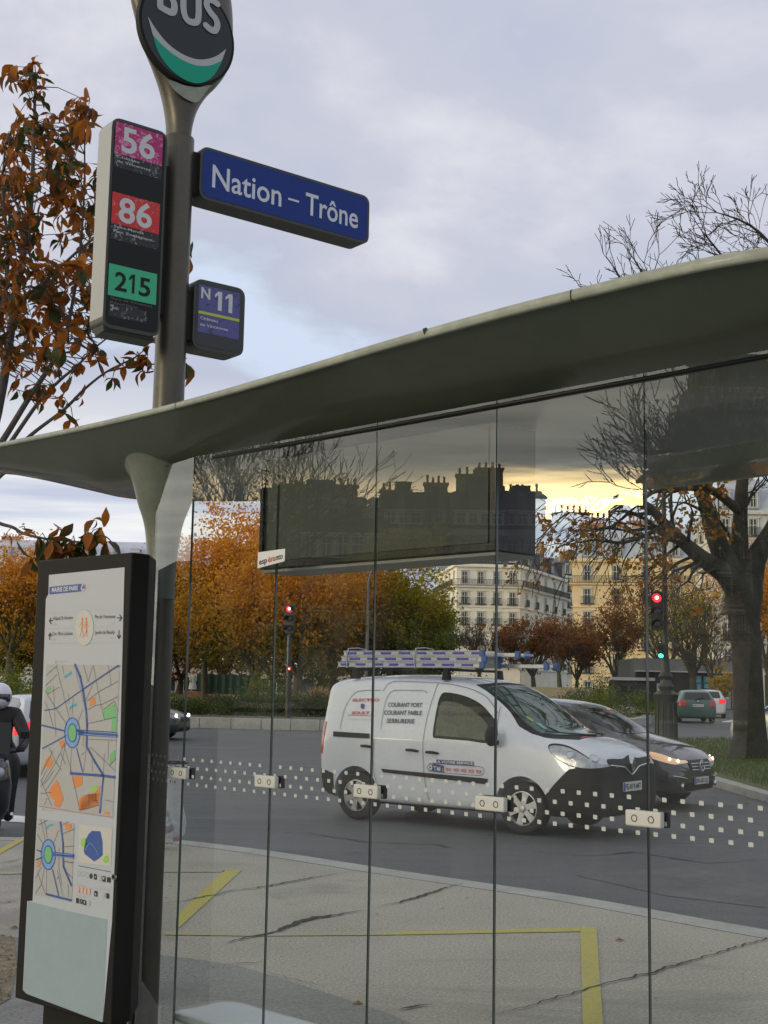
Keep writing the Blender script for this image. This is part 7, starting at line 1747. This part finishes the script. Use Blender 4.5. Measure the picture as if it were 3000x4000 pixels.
def inz(x, y):
    # outline of the leafy mass in the photograph
    if y < 230 or y > 1560: return False
    if y < 330: return 20 < x < 170
    if y < 440: return 110 < x < 180 or (260 < x < 360 and y > 380)
    if y < 640: return -60 < x < 290 if y > 520 else (30 < x < 220 or 230 < x < 370)
    if y < 900: return -90 < x < 440
    if y < 1260: return -120 < x < 480
    if y < 1420: return -120 < x < 420
    return 60 < x < 320 and rng.random() < .35
LV = MB()
def leaflet(base, d, n_, L, wd, curl):
    """one curled lance-shaped leaflet with a folded midrib"""
    d = d.normalized(); s_ = d.cross(n_); 
    if s_.length < 1e-3: s_ = Vector((1, 0, 0))
    s_.normalize(); n_ = s_.cross(d); rows = []; dd = d.copy(); q = base.copy(); prof = (.10, .5, .95, 1.0, .55, .05)
    for i, pw in enumerate(prof):
        sh_ = s_ * wd * .5 * pw; up_ = n_ * wd * .22 * pw
        rows.append([q - sh_ + up_, q, q + sh_ + up_]); 
        q = q + dd * (L / (len(prof) - 1)); dd = (dd * 1.0 + n_ * curl / len(prof)).normalized()
    LV.grid(rows)
def cluster(p, k, L, drp=.7):
    ax = Vector((rng.uniform(-1, 1), rng.uniform(-1, 1), rng.uniform(-.3, 1))).normalized()
    near = min(BR, key=lambda b: (b - p).length)
    if (near - p).length < 1.2: mb.tube([near, near.lerp(p, .5) + Vector((0, 0, .04)), p], [.005, .004, .0028], 4, cap=False)
    a = ax.orthogonal().normalized(); b = ax.cross(a)
    for j in range(k):
        an = 6.28 * j / k + rng.uniform(-.3, .3)
        d = a * math.cos(an) + b * math.sin(an) + Vector((0, 0, -drp * rng.uniform(.4, 1.5))) + ax * .3
        l = L * rng.uniform(.65, 1.15)
        leaflet(p + Vector((rng.gauss(0, .012), rng.gauss(0, .012), 0)), d, Vector((rng.uniform(-.6, .6), rng.uniform(-.6, .6), 1)), l, l * rng.uniform(.26, .52), rng.choice((-3.2, -2.2, -1.2, .6, 2.4)))
tries = 0; made = 0
while made < 400 and tries < 16000:
    tries += 1
    x, y = rng.uniform(-130, 480), rng.uniform(225, 1560)
    if not inz(x, y): continue
    p = CP(x, y, rng.uniform(9.3, 11.3))
    if min((b - p).length for b in BR) > .75: continue
    cluster(p, rng.randint(3, 6), rng.uniform(.115, .19), rng.uniform(.4, 1.3)); made += 1
for x, y, Y, k, L in [(60, 260, 10.2, 5, .15), (130, 245, 10.2, 6, .15), (110, 290, 10.2, 5, .15), (160, 300, 10.2, 4, .15), (325, 400, 10, 5, .16), (345, 430, 10, 4, .16), (300, 430, 10, 3, .13), (140, 370, 10.2, 4, .14),
                      (745, 1010, 10.9, 3, .2), (735, 1120, 10.9, 2, .12), (725, 1420, 10.1, 3, .2), (440, 1480, 9.9, 4, .13), (480, 1430, 9.9, 6, .16), (530, 1400, 9.9, 6, .16), (570, 1390, 9.9, 5, .16), (560, 1450, 9.9, 4, .14), (590, 1340, 9.9, 4, .14), (250, 1610, 10, 5, .15), (230, 1560, 10, 4, .13), (160, 1570, 10, 4, .13), (285, 1640, 10, 3, .13), (380, 1410, 9.9, 3, .13), (620, 1300, 10, 5, .14), (60, 1770 - 250, 10, 3, .13),
                      (75, 2060, 9.9, 3, .12), (150, 2100, 9.9, 5, .2), (190, 2110, 9.9, 5, .22), (235, 2100, 9.9, 6, .22), (280, 2110, 9.9, 6, .22), (320, 2110, 9.9, 6, .23), (350, 2080, 9.9, 5, .2), (400, 2060, 9.9, 4, .18), (410, 2120, 9.9, 5, .24), (130, 2180, 9.9, 4, .2), (370, 2030, 9.9, 3, .14), (230, 2060, 9.9, 4, .13), (20, 2090, 10, 2, .12), (270, 2150, 9.9, 5, .22), (330, 2150, 9.9, 4, .22)]:
    cluster(CP(x, y, Y), k, L, 1.2 if y > 1900 else .7)
cb([(330, 2120), (380, 2090), (430, 2110), (470, 2190)], .008, .004, 9.9, 9.8)
mb.build('trunk', M_twig, ct, smooth=True)
LV.build('crown', M_chest, ct, smooth=True)
# ================================================================ BUILDINGS
M_cream = mat('cream_stone', (.84, .80, .68), .8, var=.10, vscale=.5); M_ochre = mat('ochre_stone', (.80, .63, .38), .8, var=.10, vscale=.4); M_grey = mat('grey_render', (.55, .55, .52), .8, var=.12, vscale=.5)
M_zinc = mat('zinc_roof', (.48, .51, .56), .45, var=.12, vscale=.8, metal=.2); M_slate = mat('slate_roof', (.11, .12, .14), .55, var=.2, vscale=1); M_chim = mat('chimney_brick', (.40, .24, .13), .85, var=.2, vscale=1.5); M_pot = mat('chimney_pot', (.36, .13, .06), .8)
M_wfr = mat('window_frame', (.66, .64, .56), .6); M_wgl = mat('window_glass', (.03, .035, .04), .12, spec=.7); M_curt = mat('window_curtain', (.34, .36, .36), .5); M_balc = mat('balcony_iron', (.05, .05, .05), .5)
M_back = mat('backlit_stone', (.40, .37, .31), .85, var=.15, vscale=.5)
WCACHE = {}
def window_proto(w_, h_, kind):
    key = (round(w_, 2), round(h_, 2), kind)
    if key not in WCACHE:
        m1 = MB(); t = .09
        m1.box((-w_ / 2, 0, h_ / 2), (t, .16, h_)); m1.box((w_ / 2, 0, h_ / 2), (t, .16, h_)); m1.box((0, 0, h_ - t / 2), (w_, .158, t)); m1.box((0, 0, t / 2), (w_, .158, t)); m1.box((0, .01, h_ / 2), (t * .8, .12, h_ - t * 2)); m1.box((0, .012, h_ * .62), (w_ - t, .10, t * .6)); m1.box((0, -.03, h_ + .12), (w_ + .35, .28, .12))
        m2 = MB(); m2.box((0, .05, h_ / 2), (w_ - .06, .06, h_ - .06)); 
        m2.box((-w_ * .36, .015, h_ / 2), (w_ * .20, .03, h_ - .2), mi=1); m2.box((w_ * .36, .015, h_ / 2), (w_ * .20, .03, h_ - .2), mi=1)
        m3 = MB()
        for z in (.08, .95): m3.box((0, -.24, z), (w_ + .5, .04, .06))
        nb_ = max(4, int((w_ + .5) / .16))
        for k in range(nb_ + 1): m3.box((-(w_ + .5) / 2 + (w_ + .5) * k / nb_, -.24, .5), (.035, .035, .9))
        m3.box((0, -.14, .0), (w_ + .6, .30, .10))
        WCACHE[key] = (m1.mesh('window', M_wfr), m2.mesh('pane', [M_wgl, M_curt]), m3.mesh('balcony', M_balc))
    return WCACHE[key]
def haussmann(label, o, u, wd, dp, floors, fh, wall, roofm, bays, side_bays, rng, roof_h=3.2, longbalc=(), chim=(), dorm=3, ground=3.6, group='buildings round the square', cat='building', name='apartment_building', side=(0, 1), win=(1.15, 2.05), pots=6):
    """u = direction along the front (left to right seen from the front); the front looks along -v"""
    u = Vector((u[0], u[1], 0)).normalized(); v = Vector((-u.y, u.x, 0)); root = thing(name, label, cat, o, math.atan2(u.y, u.x), group)
    Ht = ground + fh * floors; mb = MB(); mb.box((wd / 2, dp / 2, Ht / 2), (wd, dp, Ht)); wl = mb.build('wall', wall, root)
    mb = MB()
    for k in range(floors + 1):
        z = ground + fh * k; big = (k in longbalc) or k == floors
        mb.box((wd / 2, dp / 2, z), (wd + (.9 if big else .35), dp + (.9 if big else .35), .28 if big else .16))
    mb.box((wd / 2, dp / 2, Ht + .22), (wd + .5, dp + .5, .18)); mb.build('cornice', wall, root)
    # mansard
    i1, i2 = 1.1, min(wd, dp) * .28; z0, z1, z2 = Ht + .3, Ht + .3 + roof_h, Ht + .3 + roof_h + 1.1
    def ring(i, z): return [(i, i, z), (wd - i, i, z), (wd - i, dp - i, z), (i, dp - i, z)]
    V__ = ring(0, z0) + ring(i1, z1) + ring(i2, z2); mb = MB()
    mb.add(V__, [(j, (j + 1) % 4, (j + 1) % 4 + 4, j + 4) for j in range(4)] + [(j + 4, (j + 1) % 4 + 4, (j + 1) % 4 + 8, j + 8) for j in range(4)] + [(8, 9, 10, 11)])
    rf = mb.build('roof', roofm, root)
    for cxx in chim:
        x, y, w_, h_ = cxx; mb = MB(); mb.box((x, y, z1 + h_ / 2 - .6), (w_, 1.0, h_ + 1.2), mi=0); npot = max(2, int(w_ / .45))
        mb.box((x, y, z1 + h_ + .06), (w_ + .2, 1.2, .14), mi=0)
        for k in range(npot): mb.lathe([(.11, z1 + h_ + .1), (.09, z1 + h_ + .1 + rng.uniform(.3, .5)), (.11, z1 + h_ + rng.uniform(.5, .8))], (x - w_ / 2 + .25 + (w_ - .5) * k / max(1, npot - 1), y, 0), 6, mi=1)
        mb.build('chimney', [M_chim, M_pot], rf)
    wm_, pm_, bm_ = window_proto(win[0], win[1], 0)
    def put(x, y, z, rot, bal=True, par=root):
        w__ = link('window', wm_, par); w__.location = (x, y, z); w__.rotation_euler = (0, 0, rot); link('pane', pm_, w__)
        if bal: link('balcony', bm_, w__)
    for f in range(floors):
        z = ground + fh * f + .35
        for b in range(bays): put(wd * (b + .5) / bays, -.06, z, 0, f not in [q - 0 for q in longbalc])
        for s in side:
            for b in range(side_bays):
                y = dp * (b + .5) / side_bays
                put(-.06 if s == 0 else wd + .06, y, z, -math.pi / 2 if s == 0 else math.pi / 2, f not in longbalc)
    for k in longbalc:
        z = ground + fh * k; mb = MB()
        for zz__ in (.15, 1.0):
            mb.box((wd / 2, -.62, z + zz__), (wd + 1.1, .05, .06))
            for s in side: mb.box((-.62 if s == 0 else wd + .62, dp / 2, z + zz__), (.05, dp + 1.1, .06))
        n1 = int(wd / .22)
        for i in range(n1): mb.box((wd * i / n1, -.62, z + .55), (.05, .04, .86))
        n2 = int(dp / .22)
        for s in side:
            for i in range(n2): mb.box((-.62 if s == 0 else wd + .62, dp * i / n2, z + .55), (.04, .05, .86))
        mb.build('long_balcony', M_balc, root)
    for b in range(dorm):
        x = wd * (b + .5) / dorm; mb = MB(); mb.box((x, .55, z0 + 1.35), (1.5, 1.5, 2.2)); mb.prism([(x - .9, -.3, z0 + 2.45), (x + .9, -.3, z0 + 2.45), (x + .55, -.3, z0 + 2.75), (x - .55, -.3, z0 + 2.75)], Vector((0, 1.7, 0))); d_ = mb.build('dormer', roofm, root)
        w__ = link('window', wm_, d_); w__.location = (x, -.27, z0 + .35); w__.scale = (.85, 1, .85); link('pane', pm_, w__)
    return root
rng = random.Random(21)
def bxy(x, Y): q_ = P(x, 2700, Y); return Vector((q_.x, Y, .5))
def hgt(x, y, Y): return P(x, y, Y).z - .5
# cream corner building: front turned slightly left, its right flank receding
Y0 = 190; a = bxy(1779, Y0 - 1); b = bxy(2031, Y0); fr_w = (b - a).length; c_ = bxy(2212, Y0 + 24)
Hh = hgt(1900, 2214, Y0); fl = 5; fhh = 2.95; grd = Hh - fl * fhh
sd = (c_ - b); dpth = sd.length
# the flank is not square to the front, so this one is built from its own footprint
haussmann('cream corner apartment block with slate mansard roof and iron balconies', a, (b - a), fr_w, 20, fl, fhh, M_cream, M_slate, 4, 5, rng, roof_h=2.6, longbalc=(4,), chim=((fr_w * .25, 8, 2.2, 1.2),), dorm=4, ground=grd, side=(0, 1), win=(1.05, 1.85))
haussmann('pale wing joined to the cream corner block, its balconied front running back to the right', b + Vector((.15, .25, 0)), sd, dpth, 11, fl, fhh, M_cream, M_slate, 5, 2, rng, roof_h=2.6, longbalc=(4,), chim=((dpth * .72, 2.5, 1.0, 2.6),), dorm=4, ground=grd, side=(), win=(1.0, 1.85))
g0 = bxy(2195, 232); haussmann('narrow grey building with dark dormers in the gap between cream and ochre blocks', g0, (1, .1), bxy(2285, 232).x - g0.x, 14, 6, 2.9, M_grey, M_slate, 2, 2, rng, roof_h=3.0, chim=((2.0, 4, 3.0, 1.6),), dorm=2, ground=hgt(2240, 2255, 232) - 6 * 2.9, side=(), win=(1.1, 1.9))
o0 = bxy(2238, 172); w0_ = bxy(2760, 178).x - o0.x
haussmann('wide ochre apartment block with pale zinc mansard roof and a long balcony', o0, (1, -.17), w0_, 14, 6, 3.02, M_ochre, M_zinc, 5, 3, rng, roof_h=3.6, longbalc=(5,), chim=((2.6, 4, 3.4, 1.5), (6.3, 4, 1.0, 1.3), (9.2, 4, 2.8, 1.8)), dorm=5, ground=hgt(2300, 2192, 172) - 6 * 3.02, side=(0,), win=(1.2, 2.05))
d0 = bxy(2790, 150); haussmann('pale apartment block seen through the twigs of the plane tree', d0, (1, -.1), 22, 14, 6, 3.0, M_grey, M_zinc, 7, 3, rng, roof_h=3.2, longbalc=(4,), chim=((4, 4, 3, 1.5), (14, 4, 2.5, 1.5)), dorm=7, ground=4.0, side=(0,))
# distant dark roofs left of the cream block
e0 = bxy(1600, 260); haussmann('distant grey roofs with dark dormers left of the cream block', e0, (1, .05), bxy(1772, 260).x - e0.x, 14, 5, 2.8, M_grey, M_slate, 6, 2, rng, roof_h=4.4, chim=((2, 4, 1.6, 2.0), (6.5, 3, 1.4, 1.2)), dorm=5, ground=hgt(1700, 2440, 260) - 5 * 2.8, side=(), win=(1.0, 1.8))
# long low pinkish building far behind the left trees
l0 = bxy(420, 170); l1 = bxy(1420, 176); rt_ = thing('low_building', 'long low pinkish building with shop openings seen under the island trees', 'building', l0, math.atan2(l1.y - l0.y, l1.x - l0.x), 'buildings round the square'); Lw = (l1 - l0).length
M_pink = mat('pink_render', (.48, .40, .34), .85, var=.08, vscale=.4)
mb = MB(); mb.box((Lw / 2, 4, 1.9), (Lw, 8, 3.8)); mb.build('wall', M_pink, rt_)
mb = MB(); mb.box((Lw / 2, 3.9, 3.9), (Lw + .4, 8.6, .3)); mb.build('cornice', M_pink, rt_)
for k in range(11):
    x = Lw * (k + .5) / 11; mb = MB(); mb.box((x, -.02, 1.35), (2.2, .12, 2.0)); wv__ = mb.build('window', M_wfr, rt_); mb = MB(); mb.box((x, -.09, 1.3), (1.95, .06, 1.8)); mb.build('pane', M_wgl, wv__)
haussmann('pale apartment block hidden behind the island trees on the left', bxy(-160, 215), (1, .02), 34, 14, 6, 3.0, M_grey, M_zinc, 9, 2, rng, roof_h=3.0, chim=((6, 4, 3, 1.5), (20, 4, 3, 1.5)), dorm=8, ground=2.5, side=(), win=(1.1, 1.9))
haussmann('long pale block closing the right side of the square beyond the grass island', Vector((52, 128, .5)), (1, -.35), 46, 14, 6, 3.0, M_cream, M_zinc, 14, 3, rng, roof_h=3.2, longbalc=(4,), chim=((6, 4, 3, 1.5), (22, 4, 2.5, 1.5), (38, 4, 3, 1.5)), dorm=12, ground=4.0, side=())
# shop front with turquoise posters
s0 = bxy(2480, 104); s1 = bxy(2880, 104); sw_ = (s1 - s0).length; shp = thing('shop_building', 'grey building with a dark shop front and turquoise posters behind the parked cars', 'building', s0, 0, 'buildings round the square')
M_shop = mat('shop_dark', (.045, .042, .038), .6, var=.2, vscale=1); M_turq = mat('poster_turquoise', (.06, .36, .45), .4)
zt_s = hgt(2700, 2628, 104); mb = MB(); mb.box((sw_ / 2, 5, 1.95), (sw_, 10, 3.9)); mb.build('wall', mat('shop_render', (.20, .20, .185), .8, var=.15, vscale=1), shp)
mb = MB(); mb.box((sw_ * .44, -.08, zt_s / 2), (sw_ * .86, .2, zt_s)); sf = mb.build('shop_front', M_shop, shp)
mb = MB(); mb.box((sw_ * .5, -.35, zt_s + .06), (sw_, .7, .10)); mb.build('awning_edge', M_plate, sf)
for px, py0, py1 in ((2727, 2640, 2668), (2727, 2670, 2698), (2758, 2642, 2667), (2758, 2670, 2690)):
    c = bxy(px, 104) - s0; z0_, z1_ = hgt(px, py1, 104), hgt(px, py0, 104); mb = MB(); mb.box((c.x, -.22, (z0_ + z1_) / 2), (.44, .04, z1_ - z0_)); mb.build('poster', M_turq, sf)
    mb = MB()
    for k in range(3): mb.box((c.x + .03 * (k - 1), -.25, z0_ + (z1_ - z0_) * (.25 + .25 * k)), (.28 - .06 * k, .02, .05))
    mb.build('poster_print', M_plate, sf)
for px in (2575, 2840, 2868):
    c = bxy(px, 104) - s0; mb = MB(); mb.box((c.x, -.2, 1.0), (.45, .08, 1.9)); mb.build('door', M_plate if px < 2600 else M_curt, sf)
# kiosk with a pale roof left of the iron lamp
k0 = bxy(2300, 98); mb = MB(); ks = thing('kiosk', 'low dark kiosk with a pale flat roof left of the iron lamp post', 'kiosk', bxy(2400, 98)); kw = bxy(2540, 98).x - bxy(2400, 98).x
mb.box((kw / 2, 1.2, 1.05), (kw, 2.4, 2.1)); mb.build('wall', M_shop, ks); mb = MB(); mb.box((kw / 2, 1.2, 2.2), (kw + .6, 3, .22)); mb.build('roof', M_plate, ks); mb = MB(); mb.box((kw * .5, -.05, 1.2), (kw * .8, .08, .9)); mb.build('window', M_cglass, ks)

# ================================================================ the west side of the square, which the glass mirrors
def mir(x, Y):
    """a spot seen in the shelter glass at photo column x, unfolded to path depth Y"""
    p_ = P(x, 2700, Y); p_.z = 0; d_ = (p_ - W0).dot(WN); return p_ - WN * 2 * d_
def mbuild(xl, xr, ytop, Y, label, fl, wall, roofm, rh, chs, dorm, name='apartment_building', bays=None, dp=12):
    A_ = mir(xl, Y); B_ = mir(xr, Y)         # mirrored: left in the picture is right in the place
    A_.z = B_.z = .5; wd_ = (A_ - B_).length; H_ = P((xl + xr) / 2, ytop, Y).z - .5 - rh - 1.1
    u_ = (A_ - B_) if False else (B_ - A_)
    # front must look back at the shelter
    v_ = Vector((-u_.y, u_.x, 0)); o__ = A_
    if v_.dot(A_ - W0) < 0: o__, u_ = B_, -u_
    ch_ = [((wd_ * (f if o__ is A_ else 1 - f)), 3, w__, h__) for f, w__, h__ in chs]
    return haussmann(label, o__, u_, wd_, dp, fl, (H_ - 3.6) / fl, wall, roofm, bays or max(2, int(wd_ / 2.6)), 2, rng, roof_h=rh, longbalc=(), chim=ch_, dorm=dorm, side=(), win=(1.1, min(1.9, (H_ - 3.6) / fl - .7)), group='buildings on the west side of the square')
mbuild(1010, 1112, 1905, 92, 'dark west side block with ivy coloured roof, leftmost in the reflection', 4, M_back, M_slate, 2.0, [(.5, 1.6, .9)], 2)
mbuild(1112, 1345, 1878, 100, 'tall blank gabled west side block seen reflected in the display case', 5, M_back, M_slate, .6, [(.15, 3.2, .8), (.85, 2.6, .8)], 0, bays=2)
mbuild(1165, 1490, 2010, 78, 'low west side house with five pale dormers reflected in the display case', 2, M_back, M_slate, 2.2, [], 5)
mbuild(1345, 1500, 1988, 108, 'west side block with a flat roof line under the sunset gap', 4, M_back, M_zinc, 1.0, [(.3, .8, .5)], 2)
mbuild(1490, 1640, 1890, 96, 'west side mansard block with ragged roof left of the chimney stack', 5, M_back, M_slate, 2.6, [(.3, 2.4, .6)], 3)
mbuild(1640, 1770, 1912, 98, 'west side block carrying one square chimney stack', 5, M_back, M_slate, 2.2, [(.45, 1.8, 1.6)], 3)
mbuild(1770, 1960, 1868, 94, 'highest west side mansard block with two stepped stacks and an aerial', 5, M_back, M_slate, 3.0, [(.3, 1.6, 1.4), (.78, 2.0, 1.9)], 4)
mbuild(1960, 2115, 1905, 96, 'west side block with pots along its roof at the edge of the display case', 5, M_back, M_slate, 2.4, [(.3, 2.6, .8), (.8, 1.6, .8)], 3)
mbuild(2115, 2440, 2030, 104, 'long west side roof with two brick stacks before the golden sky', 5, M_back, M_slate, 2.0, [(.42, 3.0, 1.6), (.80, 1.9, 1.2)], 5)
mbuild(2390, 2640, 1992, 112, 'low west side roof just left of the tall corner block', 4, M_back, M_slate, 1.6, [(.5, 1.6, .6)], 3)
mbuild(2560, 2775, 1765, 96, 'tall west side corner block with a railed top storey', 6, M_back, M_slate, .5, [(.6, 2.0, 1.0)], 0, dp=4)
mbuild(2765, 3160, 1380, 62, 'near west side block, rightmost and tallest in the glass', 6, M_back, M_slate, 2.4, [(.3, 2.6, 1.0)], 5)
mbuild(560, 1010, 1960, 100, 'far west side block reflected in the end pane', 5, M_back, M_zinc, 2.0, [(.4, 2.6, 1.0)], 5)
# two bare trees on the west side that show as twigs in the glass
for i, (x, Y, H_, W_, lb) in enumerate([(2960, 34, 10.5, 7, 'tall bare west pavement tree, black twigs in the right pane'), (880, 52, 13.5, 6, 'bare west pavement tree, black twigs under the left roof tip'), (1560, 62, 9.0, 12, 'bushy west side tree darkening the foot of the reflected houses'), (2330, 60, 8.5, 12, 'low west side tree in front of the two brick stacks')]):
    p_ = mir(x, Y); fluffy_tree('bare_tree', lb, 'tree', Vector((p_.x, p_.y, 0)), H_, W_, 3.2, M_olive, 500 if i < 2 else 5000, 700 + i, leaf=.2, group='trees on the west side', depth=6 if i < 2 else 4, dens=.2)

# red lit strip over a shop of the near west block (mirrored in the glass beside the plane tree)
def mirz(x, y, Y):
    p_ = P(x, y, Y); d_ = (p_ - W0).dot(WN); return p_ - WN * 2 * d_
M_neon = mat('red_strip_lit', (.6, .05, .05), .4, emit=(1.0, .06, .05), estr=9.0)
for (xa, ya, xb, yb, h_, lb) in ((2722, 2484, 2930, 2479, .09, 'long thin red lit strip over a west side shop'), (2641, 2484, 2688, 2484, .30, 'short stubby red lit sign beside the long red strip')):
    a_ = mirz(xa, ya, 57.5); b_ = mirz(xb, yb, 57.5); d_ = (b_ - a_); u_ = d_.normalized(); sg = thing('shop_sign', lb, 'sign', a_)
    mb = MB(); mb.obox(-UP * h_ / 2, u_, UP, u_.cross(UP), d_.length, h_, .05); mb.build('tube_light', M_neon, sg, bevel=.01)
    mb = MB(); mb.obox(-UP * (h_ / 2 + .03) - u_ * .05, u_, UP, u_.cross(UP), d_.length + .1, h_ + .06, -.06); mb.build('backing', M_shop, sg)
